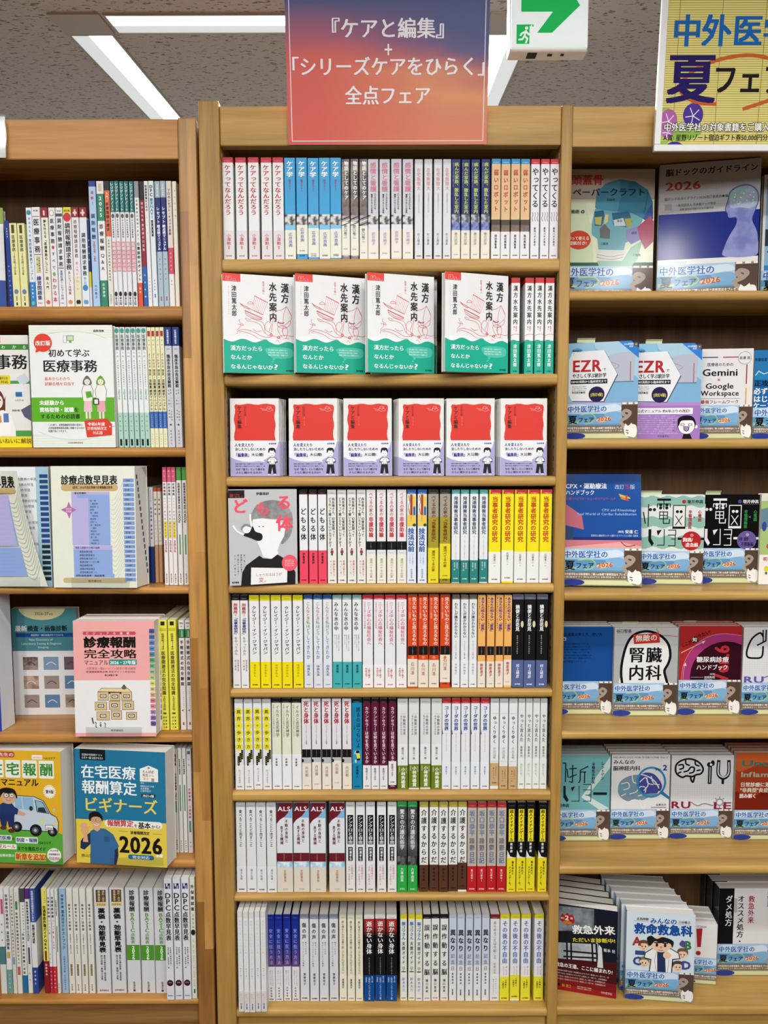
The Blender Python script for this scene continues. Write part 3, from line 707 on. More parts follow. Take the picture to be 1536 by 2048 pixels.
rows[0] = [
 (mk('white paperback@ titled in red brush letters', top('#bf2f40', '#e6e8e7'), art('#eac', ('V', 'ケアってなんだろう', .48, .07, .565, .62, '#b92c3c', 1)), (.715, '#dcd9da'), A_(('V', '小澤勲', .5, .745, .86, .4, '#cf5a66'), ('V', '編著', .5, .865, .9, .16, '#cf5a66'), ('H', '医学書院', .22, .965, .14, '#d0707a', 1, 3, .78))),
  [(446.2, 467.3), (471.4, 493.4), (496.5, 518.7), (522.3, 544), (545.6, 567.8)], 315.5, ()),
 (mk('sky blue paperback@ with a cream band', [(.555, '#3ea0d6'), (.66, BW), (.72, '#7cc4e6'), (1, '#3ea0d6')], art(None, ('V', 'ケア学', .5, .03, .19, .62, '#fbfcfc', 2), ('V', '越境するケアへ', .5, .21, .33, .24, '#a8407c'), ('H', '医学書院', .25, .965, .14, '#123a5a', 1, 3, .75)), (.71, '#e8e6d6'), A_(('V', '広井良典', .52, .735, .88, .38, '#5468b4'), ('H', '医学書院', .25, .965, .14, '#889', 0, 3, .75))),
  [(569, 591.5), (592.6, 615), (615.5, 637.7), (638.6, 660), (660.6, 682.5)], 316.5, (0, .05, .02, .004, .012)),
 (mk('dark purple-brown mottled paperback@', [(.56, ('n', '#352a3c', '#7a6a5c', 45)), (1, ('n', '#6a5a62', '#b0a4a6', 60))], art(None, ('V', '物語としてのケア', .6, .02, .405, .55, '#f4f4f2', 2), ('V', 'ナラティヴ・アプローチの世界へ', .18, .03, .32, .2, '#e0dce0'), *[('S', [(.0, .6 + i * .03), (1, .57 + i * .03)], .12, '#e6e6e6' if i % 2 else '#202024', 3) for i in range(4)], ('H', '医学書院', .25, .965, .14, '#eee', 1, 3, .75)), (.665, '#e7e5d8'), A_(('V', '野口裕二', .46, .69, .83, .42, '#4a4a4a'), ('H', '医学書院', .2, .935, .15, '#777', 0, 3, .7))),
  [(683.5, 699.3), (700.8, 717.2), (718.6, 735.5)], 318.5, (.04, .035, -.0)),
 (mk('grey-lilac paperback@ with pink lettering', [(.03, '#c2c3cc'), (.555, '#cacbd4'), (.65, BW), (.71, '#dfe2ea'), (1, '#d6d3d2')], art(None, ('V', '感情と看護', .5, .03, .325, .62, '#d67f92', 1), ('V', '人とのかかわりを', .68, .335, .5, .22, '#28262a', 1), ('V', '職業とすることの意味', .36, .345, .54, .19, '#28262a', 1)), (.705, '#e8e4d8'), A_(('V', '武井麻子', .52, .73, .86, .38, '#a892c4'), ('H', '医学書院', .25, .94, .14, '#999', 0, 3, .75))),
  [(736, 757), (759, 780), (782, 803.6), (805, 826.5)], 319, (0, 0, .012, .005)),
 (mk('white paperback@ with faint pink title', [(.04, '#bdbfc4'), (.055, '#cfd0d5'), (1, '#dadbdf')], art('#eee', ('V', '在宅無限大', .5, .085, .31, .5, '#d98c94'), ('V', '訪問看護師がみた生と死', .52, .335, .535, .17, '#a8a6a8'), ('V', '村上靖彦', .48, .735, .86, .3, '#7d7b80'), pubc='#333'), None),
  [(829, 846), (848, 865), (868, 884), (886, 902)], 319, ()),
 (mk('navy paperback@ titled in yellow-green', [(.55, '#1b2866'), (.63, ('n', '#2a3050', '#b8bcc0', 80)), (.71, ('n', '#2c3c8c', '#7c8cc8', 60)), (1, '#1b2866')], art(None, ('V', '病んだ家族、散乱した室内', .55, .03, .54, .52, '#c3d468', 1), ('V', '援助者にとっての不全感と困惑について', .15, .03, .28, .16, '#9aa8d0')), (.71, '#e6e1d2'), A_(('V', '春日武彦', .5, .73, .86, .4, '#ac9f88'), ('H', '医学書院', .25, .955, .14, '#aaa090', 0, 3, .75))),
  [(903, 921), (922.6, 940), (942, 959.5), (962, 980)], 319.5, ()),
 (mk('tan blue-topped paperback@ titled in red', [(.05, '#2f8ec0'), (.605, '#dcba8c'), (.66, '#473f36'), (.73, ('n', '#4c4030', '#7a5a48', 40)), (1, '#8a8070')], art('#fff', ('V', '弱いロボット', .5, .1, .535, .55, '#c4412f', 2)), (.725, '#e4e3e4'), A_(('V', '岡田美智男', .5, .755, .9, .26, '#24242c', 1), ('H', '医学書院', .22, .965, .15, '#222', 1, 3, .78))),
  [(982.4, 1001), (1002, 1020.5), (1021.7, 1039.8), (1041, 1059.5)], 318.5, ()),
 (mk('white red-topped paperback@ with black brush title', top('#c22c3a', '#e4e2e8'), art('#fdd', ('V', 'やってくる', .5, .085, .485, .8, '#141414', 1), *[('S', [(x, .53), (x + .05, .56), (x - .05, .59), (x + .06, .62)], .05, c, 3) for x, c in ((.2, '#5a4a4a'), (.5, '#a05a5a'), (.8, '#6a3a3a'))], ('V', '郡司ペギオ幸夫', .5, .68, .87, .24, '#201c24', 1), pubc='#111'), None),
  [(1061, 1079.6), (1081, 1098.6), (1100.2, 1117)], 318.5, ())]
rows[1] = [(KAMPO_S, [(1021, 1040), (1050, 1066.7), (1070, 1087), (1089.6, 1109)], 556, ())]
rows[3] = [
 (mk('white paperback@ with a coral red band', top('#191416', '#e7e7e7'), art('#c44', ('V', 'どもる体', .5, .185, .545, .72, '#141414', 1)), (.645, '#e94a63'), A_(('V', '伊藤亜紗', .5, .67, .79, .28, '#1c1014', 1), ('H', '医学書院', .2, .965, .16, '#401018', 1, 3, .8))),
  [(598.6, 615.5), (618, 634.8), (636, 653.6)], 980, ()),
 (mk('off-white paperback@ with a tiny red figure', [(.05, '#c6c7c4'), (1, '#e4e2dc')], art('#444', ('V', '向谷地さん、幻覚妄想って', .68, .08, .5, .32, '#333', 1), ('V', 'どうやって聞いたらいいんですか?', .3, .08, .61, .32, '#333', 1), ('V', '常識は後から', .7, .75, .92, .24, '#c66068'), ('V', 'やってくる。', .36, .75, .93, .24, '#c66068'), pubc=K_), None),
  [(654.5, 673.3), (674.5, 693), (694.5, 712.3), (713.8, 731.6)], 980, ()),
 (mk('white paperback@ titled in bold red', [(.03, '#cfcccd'), (1, '#e3e0e1')], art(None, ('V', 'べてるの家の', .5, .025, .28, .44, '#b92b3c'), ('V', '非援助論', .5, .285, .505, .52, '#c92136', 2), ('R', 0, .55, 1, .64, '#101218', 2), ('V', 'ケアをひらく', .48, .56, .635, .1, '#bbb'), ('S', [(.2, .66), (.35, .675), (.5, .67), (.65, .675), (.8, .66)], .05, '#b8b8b8', 3)), (.70, '#e8e4d4'), A_(('V', '浦河べてるの家', .5, .73, .94, .3, '#98958c'), ('H', '医学書院', .25, .965, .13, '#999', 0, 3, .75))),
  [(732.8, 751.6), (753.5, 772), (774, 792.6), (794, 813)], 980, ()),
 (mk('pale blue paperback@ with blue bold title', top('#245a9c', '#dde4ee', .045), art('#def', ('V', '技法以前', .46, .405, .665, .72, '#1a4c9c', 2), ('V', 'べてるの家の', .62, .68, .80, .2, '#7f9fcf'), ('V', 'つくりかた', .32, .68, .79, .2, '#7f9fcf'), ('V', '向谷地生良', .5, .845, .945, .22, '#476eae'), pubc='#2a4a8a'), None),
  [(813.7, 832.5), (835, 854)], 980, ()),
 (mk('olive and yellow paperback@', [(.045, '#2a2522'), (.29, '#a09a8a'), (.62, '#a3942e'), (1, '#96882c')], art('#999', ('V', 'べてるの家の「当事者研究」', .52, .06, .575, .42, '#742a1c', 1), ('H', '医学書院', .25, .965, .14, '#3a2a10', 1, 3, .75)), (.62, '#e3d229'), A_(('V', '浦河べてるの家', .5, .645, .875, .33, '#7c481c', 1), ('H', '医学書院', .25, .965, .13, '#7a6a10', 0, 3, .75))),
  [(856, 877.6), (879.3, 901)], 980, (0, .045)),
 (mk('white teal-banded paperback@ with navy title', top('#4b9690', '#e4e7e8', .045), art('#dff', ('V', '発達障害当事者研究', .5, .07, .475, .56, '#283c60', 1), ('V', 'ゆっくりていねいにつながりたい', .5, .49, .745, .16, '#98989c')), (.755, '#2a827e'), A_(('V', '綾屋紗月', .68, .78, .85, .2, '#e6f0ee'), ('V', '熊谷晋一郎', .36, .78, .87, .2, '#e6f0ee'), ('H', '医学書院', .22, .955, .15, '#fff', 1, 3, .78))),
  [(903.4, 919.8), (921, 938.3), (939.8, 956.6), (958.8, 975.7)], 980, (.005, 0, -.0, .01)),
 (mk('bright yellow paperback@ titled in orange-red', [(.045, '#d6b528'), (1, '#efe01e')], art(None, ('R', .12, 0, 1, .044, '#c33030', 2), ('H', 'ケアをひらく', .25, .036, .1, '#fff', 0, 3, .9), ('V', '当事者研究の研究', .5, .07, .56, .5, '#c2461c', 2)), (.665, '#e9e9e6'), A_(('V', '石原孝二', .5, .685, .79, .2, '#555'), ('R', .47, .81, .53, .816, '#333', 2), ('H', '医学書院', .25, .96, .12, '#222', 1, 3, .75))),
  [(976.9, 1002), (1003.4, 1027.5), (1029, 1053), (1054.7, 1078.3), (1079.5, 1103.4)], 980, (.0, .015, 0, 0, 0))]
rows[4] = [
 (mk('thin black-topped white paperback@', top('#161616', '#e6e4e3', .055), art('#bbb', ('V', '刑務所', .5, .085, .2, .52, '#b02a36', 2), ('V', 'で', .5, .2, .23, .3, '#777'), ('V', '「当事者研究」', .5, .225, .435, .52, '#1b3888', 2), ('V', 'をやってみた', .5, .445, .645, .45, '#7b797c'), ('V', '向谷地生良', .72, .69, .82, .25, '#666'), ('V', '村上靖彦', .38, .69, .81, .25, '#666'), pubc='#333'), None),
  [(464, 480.6), (481.3, 496.7)], 1191, ()),
 (mk('yellow-banded white paperback@ with katakana title', top('#d3ca22', '#e5e5e6', .06), art('#6a641a', ('V', 'クレイジー・イン・ジャパン', .5, .115, .635, .46, '#141414', 1)), (.715, '#eedc17'), A_(('V', '中村かれん', .5, .74, .88, .24, '#8c7c12'), ('H', '医学書院', .22, .965, .15, '#222', 2, 3, .78))),
  [(498.7, 519), (520.4, 540.8), (542.5, 562.5), (564, 584), (586, 606)], 1191, ()),
 (mk('bluish white paperback@ with rainbow title', top('#1f4f8c', '#dee3e7', .045), art('#dde', ('V', 'こんなとき', .5, .07, .27, .46, '#b4674a'), ('V', '私はどう', .5, .27, .43, .46, '#5f9a50'), ('V', 'してきたか', .5, .43, .69, .46, '#3c6cae')), (.73, '#d9dce4'), A_(('V', '中井久夫', .5, .75, .87, .38, '#4a5a92', 1), ('H', '医学書院', .25, .965, .14, '#67a', 0, 3, .75))),
  [(607.6, 625.6), (627, 645), (646, 664)], 1191, ()),
 (mk('teal-banded white paperback@ with grey title', top('#7ea6a4', '#e2e6e6', .045), art('#fff', ('V', 'みんな水の中', .4, .07, .38, .48, '#3d4244', 1), ('V', '「発達障害」自助グループの文学', .68, .41, .6, .14, '#8a8e90'), ('V', '研究者はどんな世界に', .45, .42, .58, .13, '#8a8e90'), ('V', '棲んでいるか', .25, .42, .53, .13, '#8a8e90')), (.715, '#44acb0'), A_(('V', '横道誠', .5, .745, .835, .28, '#12464c', 1), ('H', '医学書院', .22, .955, .15, '#123', 1, 3, .78))),
  [(665.4, 683.7), (685, 703.4), (704.6, 724)], 1191, ()),
 (mk('white red-topped paperback@ with thin red title', top('#c2303c', '#e5e4e9', .045), art('#fdd', ('V', 'ニーズ中心の福祉社会へ', .62, .07, .54, .44, '#cb5560'), ('V', '当事者主権の次世代福祉戦略', .22, .065, .36, .17, '#d88a90')), (.755, '#eceae9'), A_(('V', '上野千鶴子', .62, .78, .9, .22, '#c0444e'), ('V', '中西正司', .34, .78, .88, .22, '#c0444e'), ('H', '医学書院', .25, .965, .13, '#c44', 1, 3, .75))),
  [(725, 746), (747.5, 768.5), (769.7, 791), (792, 813.7)], 1191, ()),
 (mk('orange-red paperback@ with a cream band', [(.03, '#b93c1a'), (1, '#d6481d')], art(None, ('V', '見えないものと見えるもの', .66, .025, .54, .46, '#f4e2d2', 1), ('V', '社交とアシストの障害学', .22, .03, .26, .2, '#f0cbb4'), ('R', .04, .55, .96, .645, '#151314', 2), ('V', 'ケアをひらく', .5, .56, .64, .1, '#bbb'), ('C', .5, .672, .16, '#e8805a', 2), ('H', '医学書院', .25, .955, .13, '#301008', 2, 3, .75)), (.70, '#e7ddcc'), A_(('V', '石川准', .5, .73, .87, .38, '#b45c46'), ('H', '医学書院', .25, .955, .13, '#a86', 0, 3, .75))),
  [(815, 835.4), (836.6, 856.6), (857.6, 878.3), (880, 900.5)], 1190, (.012, 0, 0, .055)),
 (mk('pale grey-topped paperback@ with handwritten title', top('#6d6054', '#e1e4e5', .045), art('#bbb', ('V', 'わたしが誰かわからない', .5, .08, .46, .46, '#2f3234', 1), ('V', 'ヤングケアラーを探す旅', .5, .49, .685, .15, '#444', 1)), (.71, '#e6e8ea'), A_(('V', '中村佑子', .5, .735, .86, .28, '#7a7c80'), ('H', '医学書院', .22, .965, .15, '#222', 1, 3, .78))),
  [(904, 920), (921.4, 937), (938.3, 954)], 1191, ()),
 (mk('apricot paperback@ titled in purple', [(1, '#ecb062')], art(None, ('V', 'あなたの知らない「家族」', .62, .02, .405, .48, '#54348a', 2), ('V', '遺された者の口からこぼれ落ちる', .2, .02, .36, .18, '#5a3c10', 1), ('R', .04, .55, .96, .645, '#131316', 2), ('V', 'ケアをひらく', .5, .56, .64, .12, '#bbb')), (.715, '#e8dece'), A_(('V', '柳原清子', .5, .735, .88, .42, '#bc4a4a', 1), ('H', '医学書院', .25, .955, .14, '#b87', 0, 3, .75))),
  [(955, 971.5), (973.5, 989), (991.3, 1006.5), (1007.7, 1023.4)], 1191, (0, 0, 0, .02)),
 (mk('black slate-banded paperback@', [(.05, '#5a6078'), (1, '#121214')], art('#aab', ('V', '摘便とお花見', .44, .105, .39, .38, '#f0f0f0', 2), ('E', .86, .315, .13, .036, '#d8cba0', 3), ('V', '看護の語りの現象学', .44, .43, .64, .13, '#bbb')), (.705, '#566494'), A_(('V', '村上靖彦', .5, .745, .9, .3, '#eef', 1), ('H', '医学書院', .25, .965, .13, '#fff', 1, 3, .75))),
  [(1024.6, 1047), (1048.2, 1070.8), (1072.3, 1095.7)], 1190, (.004, 0, 0))]
rows[5] = [
 (mk('white paperback@ with yellow circle chain', [(.045, '#c2c3c5'), (1, '#e2e3e5')], lambda a: (lab(a, '#555'), chain(a)), (.735, '#e7e7e8'), A_(('V', '行ってきます', .5, .775, .93, .24, '#777'), ('H', '医学書院', .22, .965, .15, '#222', 1, 3, .78))),
  [(469.8, 487.3), (488.3, 506), (506.6, 524), (525, 542.5)], 1399, (0, 0, .015, 0)),
 (mk('cream black-topped paperback@', top('#181818', '#e1e0cc', .045), art('#aaa', ('V', 'イルカと否定神学', .62, .07, .42, .4, '#545a50'), ('V', '対話ごときでなぜ回復が起こるのか', .22, .06, .42, .18, '#8a8c80')), (.615, '#e9eaec'), A_(('V', '斎藤環', .45, .65, .745, .22, '#444', 1), ('H', '医学書院', .2, .965, .15, '#222', 1, 3, .75))),
  [(543.7, 563), (564, 582.5), (583.7, 602.7)], 1398, ()),
 (mk('white paperback@ with crimson title', '#e0dde2', lambda a: (a.V('死と身体', .5, .025, .275, .56, '#a81c22', 2), a.V('コミュニケーションの磁場', .5, .285, .5, .18, '#a04048'), a.R(.02, .555, .98, .645, '#101012', 2), a.V('ケアをひらく', .5, .56, .64, .1, '#999'), a.R(.05, .65, 1, .71, '#b8b8ba', 1), a.E(.06, .68, .14, .018, '#17171a', 3)), (.71, '#e8dfd2'), A_(('V', '内田樹', .5, .74, .86, .34, '#a37468'), ('H', '医学書院', .25, .955, .13, '#a98', 0, 3, .75))),
  [(603.5, 622.3), (623.5, 642), (643.7, 662.5), (663.7, 683), (684.7, 703)], 1398, (0, .015, 0, .03, 0)),
 (mk('azure paperback@ with a yellow-shirted figure', top('#12262e', '#1782ab', .045), lambda a: (lab(a, '#9cc'), a.V('居るのはつらいよ', .62, .09, .54, .44, '#0e3444', 1), a.V('ケアとセラピーについての覚書', .22, .09, .34, .12, '#0e3444'), a.R(.04, .56, .96, .715, '#2e92b8', 1), a.E(.55, .585, .16, .016, '#15151a', 4), a.poly([(.4, .6), (.75, .6), (.8, .66), (.5, .665)], '#e8dc4a', 3), a.poly([(.42, .66), (.8, .655), (.78, .675), (.5, .68)], '#15151a', 4), a.R(.3, .67, .42, .705, '#e8e8ea', 4), a.S([(.4, .605), (.25, .6), (.38, .575)], .08, '#ecd0b8', 4), a.V('東畑開人', .5, .74, .87, .26, '#0a3450', 1), pub(a, '#0a2030')), None),
  [(704, 724.4)], 1398, ()),
 (mk('maroon paperback@ with pale lettering', top('#2a121c', '#5c1736', .045), art('#a88', ('V', 'カウンセラーは何を見ているか', .52, .085, .715, .46, '#ecd9de', 1), ('H', '医学書院', .25, .965, .14, '#fff', 1, 3, .75)), (.735, '#e6e5e6'), A_(('V', '信田さよ子', .48, .76, .9, .28, '#333', 1), ('H', '医学書院', .22, .965, .16, '#222', 1, 3, .78))),
  [(725.7, 741.3), (742.5, 758), (759.4, 775), (776.3, 793.4)], 1398, (0, 0, 0, .045)),
 (mk('white green-banded paperback@ with grey title', [(.06, '#cfd0cd'), (.5, '#dcdddb'), (1, '#e6e6e5')], art('#555', ('S', [(.3, .165), (.85, .165)], .02, '#aaa', 3), ('V', '中動態の世界', .66, .18, .4, .26, '#77787a', 1), ('V', '意志と責任の考古学', .36, .18, .4, .16, '#8a8b8c', 1), ('V', '國分功一郎', .5, .53, .67, .22, '#66686a', 1)), (.735, '#6a7e1e'), A_(('V', '小林秀雄賞', .55, .755, .985, .42, '#eef2dc', 2), ('V', '第16回', .86, .76, .82, .14, '#dfe8c0'), ('V', '受賞作', .18, .75, .81, .14, '#dfe8c0'))),
  [(795, 815.7), (817, 838.6), (840, 861.5), (862.7, 883.6)], 1398, (0, .015, .015, 0)),
 (mk('white red-topped paperback@ with blue bold title', top('#bd2f3a', '#e4e6ea', .05), art('#fbb', ('V', 'コーダの世界', .5, .075, .35, .52, '#183c92', 2), ('poly', [(0, .33), (.1, .385), (0, .395)], '#1d2f78', 2), ('V', '手話の文化と声の文化', .5, .375, .585, .16, '#dba0a0')), (.71, '#e6e8ec'), A_(('V', '澁谷智子', .5, .74, .84, .2, '#5684c4', 1), ('H', '医学書院', .22, .965, .15, '#333', 1, 3, .78))),
  [(884, 901.7), (903, 921), (922, 940), (941.5, 959.5), (960.7, 978.8)], 1398, ()),
 (mk('white tan-banded paperback@', [(.05, '#c9cac9'), (1, '#e4e5e4')], art('#555', ('S', [(.12, .16), (.9, .16)], .03, '#aaa', 3), ('V', 'ゆっくり歩く', .5, .185, .495, .42, '#333', 1), ('V', '小川公代', .5, .53, .665, .32, '#555'), ('S', [(.12, .69), (.9, .69)], .03, '#aaa', 3)), (.745, '#c7a576'), A_(('V', '「きみちゃん、', .68, .77, .9, .18, '#8c3a30'), ('V', '笑わっても', .4, .79, .92, .18, '#8c3a30'), ('H', '医学書院', .22, .965, .15, '#432', 1, 3, .78))),
  [(980.5, 997.6), (998.8, 1016), (1017, 1035)], 1398, (.035, 0, 0)),
 (mk('thin greenish white paperback@', [(.05, '#c4c8c4'), (1, '#dde3df')], art('#555', ('V', 'やっと言えた', .5, .165, .475, .55, '#505654', 1), ('V', '齋藤美衣', .5, .52, .645, .34, '#666')), (.665, '#e6e9e2'), A_(('V', '再生の光。', .5, .71, .88, .38, '#a6b8b0'), ('H', '医学書院', .22, .945, .16, '#333', 1, 3, .78))),
  [(1036, 1050), (1050.6, 1064.8), (1065.5, 1079.3), (1080, 1094)], 1398, ())]
rows[6] = [
 (mk('plain white paperback@ with small black title', [(.05, '#c6c8c7'), (1, '#e1e2e2')], art('#777', ('V', '食べることと出すこと', .5, .075, .49, .34, '#3a3a3a', 1)), (.715, '#e5e5e6'), A_(('V', '頭木弘樹', .5, .735, .86, .24, '#7a7a7a'), ('H', '医学書院', .22, .965, .16, '#222', 2, 3, .8))),
  [(472, 492), (493, 512), (513, 532.4), (533.6, 553)], 1606, ()),
 (mk('thick ALS paperback@ with dark red top', '#dfe2e6', als, (.72, '#ddd6c8'), A_(('V', '立岩真也', .5, .745, .885, .17, '#bf6648', 1), ('H', '医学書院', .33, .965, .09, '#aa9a80', 0, 3, .67))),
  [(553.6, 585.4), (586.6, 618.7), (620, 651.7), (658, 689.8)], 1606, ()),
 (mk('white paperback@ with a black title box', [(.055, '#cfcfcf'), (1, '#e5e5e5')], art('#555', ('R', .17, .14, .82, .465, '#131313', 2), ('V', 'シンクロと自由', .5, .15, .46, .5, '#f2f2f2', 1), ('R', .24, .495, .74, .65, '#131313', 2), ('V', '村瀨孝生', .5, .5, .645, .3, '#f2f2f2', 1), ('V', '介護現場から', .66, .69, .86, .24, '#cc8088'), ('V', '「自由」を更新する', .34, .68, .92, .22, '#c88a90'), pubc='#222'), None),
  [(692, 710), (712, 730), (731.7, 750.5), (753.6, 772.6), (774.6, 793.8)], 1605, ()),
 (mk('green-banded paperback@ with a dark photo cover', [(.05, '#28a04a'), (.6, ('n', '#262827', '#5c605e', 30)), (1, ('n', '#1e2022', '#6e7274', 60))], art('#cfc', ('V', '驚きの介護民俗学', .52, .075, .525, .5, '#e8eae8', 1)), (.70, '#2ba748'), A_(('V', '六車由実', .5, .725, .885, .34, '#e8f6e6', 1), ('H', '医学書院', .25, .965, .14, '#efe', 1, 3, .75))),
  [(794.5, 813.7), (815, 835)], 1605, ()),
 (mk('white paperback@ with a brown band', top('#b5a83a', '#e7e7e4', .055), art('#fff', ('V', '介護するからだ', .5, .07, .68, .68, '#141414', 1)), (.695, '#553626'), A_(('V', '細馬宏通', .5, .72, .88, .28, '#2c190f', 1), ('H', '医学書院', .22, .955, .15, '#20120a', 1, 3, .78))),
  [(838.6, 857), (859, 877), (878, 895.7), (897.3, 915), (916, 933.5)], 1605, (0, 0, 0, .002, .022)),
 (mk('greige paperback@ with a red band', top('#b33434', '#bcb2a6', .06), art('#eaa', ('V', '坂口恭平', .5, .085, .375, .66, '#66789a', 1), ('V', '躁鬱', .5, .39, .54, .62, '#70707c', 1), ('V', '日記', .5, .545, .68, .6, '#40669a', 1)), (.71, '#bd2026'), A_(('V', '坂口恭平', .5, .74, .86, .25, '#f0dada', 1), ('R', .47, .87, .53, .878, '#fff', 3), ('H', '医学書院', .2, .965, .15, '#fee', 1, 3, .8))),
  [(935, 953), (954.2, 972.8), (974, 992.5), (993.7, 1012.5)], 1605, ()),
 (mk('black and yellow paperback@', '#121213', art('#777', *[('S', [(0, .17 + i * .09), (1, .16 + i * .09)], .03, '#555', 1) for i in range(4)], ('R', .15, .075, .8, .435, '#ecdc24', 2), ('V', '超人ナイチンゲール', .48, .08, .43, .45, '#16140c', 2), ('V', '栗原康', .48, .445, .56, .3, '#f0f0f0', 1), ('poly', [(0, .53), (.35, .6), (.85, .615), (0, .62)], '#e6e6e6', 2)), (.612, '#e9d923'), A_(('V', '我を忘れて', .66, .65, .81, .26, '#22200c', 2), ('V', 'ナイチンゲール。', .34, .71, .94, .26, '#22200c', 2), ('H', '医学書院', .22, .97, .13, '#222', 1, 3, .78))),
  [(1013.7, 1032), (1033.7, 1051), (1052.8, 1070), (1076, 1094)], 1605, ())]
rows[7] = [
 (mk('indigo to purple paperback@', gr(['#15278c', '#1a2c92', '#1f3096', '#263496', '#303894', '#3c3c90', '#4a408c', '#5a4488', '#6a4680'], .62) + [(1, '#75486f')], art('#89c', ('V', '安全に狂う方法', .5, .155, .58, .52, '#9fb2e4')), (.60, '#e2e0e3'), A_(('V', 'アディクションから', .66, .64, .82, .2, '#888'), ('V', '掴みとったこと', .34, .64, .8, .2, '#888'), ('V', '赤坂真理', .46, .83, .955, .22, '#2a2a2a', 1), ('H', '医学書院', .2, .975, .17, '#222', 2, 3, .8))),
  [(535.3, 549.2), (550.5, 565.4), (566.6, 581.8), (583, 599)], 1829.5, ()),
 (mk('lavender-grey paperback@', top('#85879a', '#dcdce2', .05), art('#ccd', ('V', '傷の声', .48, .09, .29, .5, '#333', 1), ('V', '絡まった糸を', .66, .31, .46, .16, '#666', 1), ('V', 'ほどこうとした人の物語', .36, .31, .6, .17, '#666', 1), ('V', '齋藤塔子', .5, .67, .82, .28, '#555', 1), ('H', '医学書院', .18, .968, .17, '#222', 2, 3, .8)), None),
  [(600, 618), (619.6, 637.7), (639, 657), (658.4, 677)], 1829.5, ()),
 (mk('pale yellow paperback@ with long title', [(.055, '#d9d8c4'), (1, '#e9e6ce')], art('#555', ('V', '庭に埋めたものは掘り起こさなければならない', .5, .07, .685, .34, '#55544a')), (.715, '#ebe8d4'), A_(('V', '齋藤美衣', .5, .74, .855, .3, '#555', 1), ('H', '医学書院', .18, .968, .17, '#222', 1, 3, .8))),
  [(678.6, 693.3), (694.5, 710), (711.4, 725.8)], 1829.5, ()),
 (mk('black blue-banded paperback@ with red patch', [(.05, '#e4e2e2'), (.15, '#a8302e'), (.2, '#8c2a28'), (.235, '#5c1e1e'), (1, '#111113')], art('#a55', ('V', '逝かない身体', .5, .075, .455, .58, '#f2f0f0', 1), ('V', 'ALS的日常を生きる', .5, .49, .69, .13, '#aaa')), (.70, '#0c4a94'), A_(('V', '大宅壮一ノンフィクション賞', .5, .72, .98, .2, '#cfdcec', 1), ('V', '第41回', .78, .71, .78, .14, '#cfdcec', 1), ('V', '受賞作', .2, .72, .78, .14, '#cfdcec', 1))),
  [(728, 749), (750.4, 771), (772.6, 793.8)], 1829, ()),
 (mk('yellow-topped ivory paperback@ titled in blue', top('#e2d62a', '#e4e5dc', .055), lambda a: (lab(a, '#663'), a.V('脳コワさん', .5, .085, .295, .56, '#2d6cb4', 2), a.V('支援ガイド', .5, .31, .58, .52, '#33362e', 1), flower1(a)), (.685, '#e7e7e0'), A_(('V', '鈴木大介', .5, .725, .895, .44, '#3c6cb0'), ('H', '医学書院', .18, .968, .17, '#222', 2, 3, .8))),
  [(800.5, 814), (816, 830.6), (831.3, 844.6)], 1829, ()),
 (mk('black-topped white paperback@ with bold kanji', top('#161616', '#e5e5e1', .05), art('#aaa', ('V', '誤作動する脳', .5, .1, .715, .72, '#202020', 1), ('V', '樋口直美', .5, .74, .905, .32, '#333', 1), ('H', '医学書院', .2, .968, .16, '#a33', 1, 3, .8)), None),
  [(846.3, 861.4), (862.6, 878.8), (880, 897)], 1829, ()),
 (mk('blue-grey and white paperback@', [(.05, '#c0c6d0'), (.59, '#c6cfdf'), (1, '#e2e4e6')], art('#555', ('V', '異なり', .5, .165, .435, .76, '#181818', 2), ('V', '記念日', .5, .445, .66, .55, '#666a72'), ('V', '齋藤陽道', .5, .67, .81, .24, '#333', 1), ('V', '医学書院', .5, .865, .935, .2, '#222', 2)), None),
  [(898, 913.2), (914, 929.4), (930.6, 946.2), (947, 962.4), (963.6, 978.8)], 1829, ()),
 (mk('white paperback@ with a dark red head', top('#7a2228', '#e1e1e1', .05), art('#caa', ('V', 'あらゆることは今起こる', .5, .075, .515, .36, '#77787a'), ('V', '柴崎友香', .5, .555, .685, .26, '#999')), (.70, '#e5e5e6'), A_(('V', '私の体の中には', .66, .73, .92, .14, '#999'), ('V', '複数の時間が流れる', .36, .74, .93, .14, '#999'), ('H', '医学書院', .2, .965, .15, '#444', 1, 3, .8))),
  [(980, 998.8)], 1829, ()),
 (mk('yellow-banded white paperback@ titled in blue', top('#dccf2c', '#e6e5e8', .055), art('#663', ('V', 'その後の不自由', .5, .075, .57, .56, '#355cae', 1), ('V', '「嵐」のあとを', .7, .585, .7, .15, '#cc7078'), ('V', '生きる人たち', .42, .6, .7, .13, '#cc7078')), (.72, '#e9e033'), A_(('V', '上岡陽江', .64, .745, .85, .18, '#333', 1), ('V', '大嶋栄子', .36, .77, .86, .18, '#333', 1), ('H', '医学書院', .18, .968, .15, '#222', 2, 3, .8))),
  [(1000, 1018.5), (1020.4, 1039.5), (1041.4, 1061.4), (1068, 1087)], 1828, (.0, .02, 0, 0))]
SHN = {0: 'top shelf', 1: 'second shelf', 3: 'fourth shelf', 4: 'fifth shelf', 5: 'sixth shelf', 6: 'seventh shelf', 7: 'bottom shelf'}
YROW = {7: 1.729}
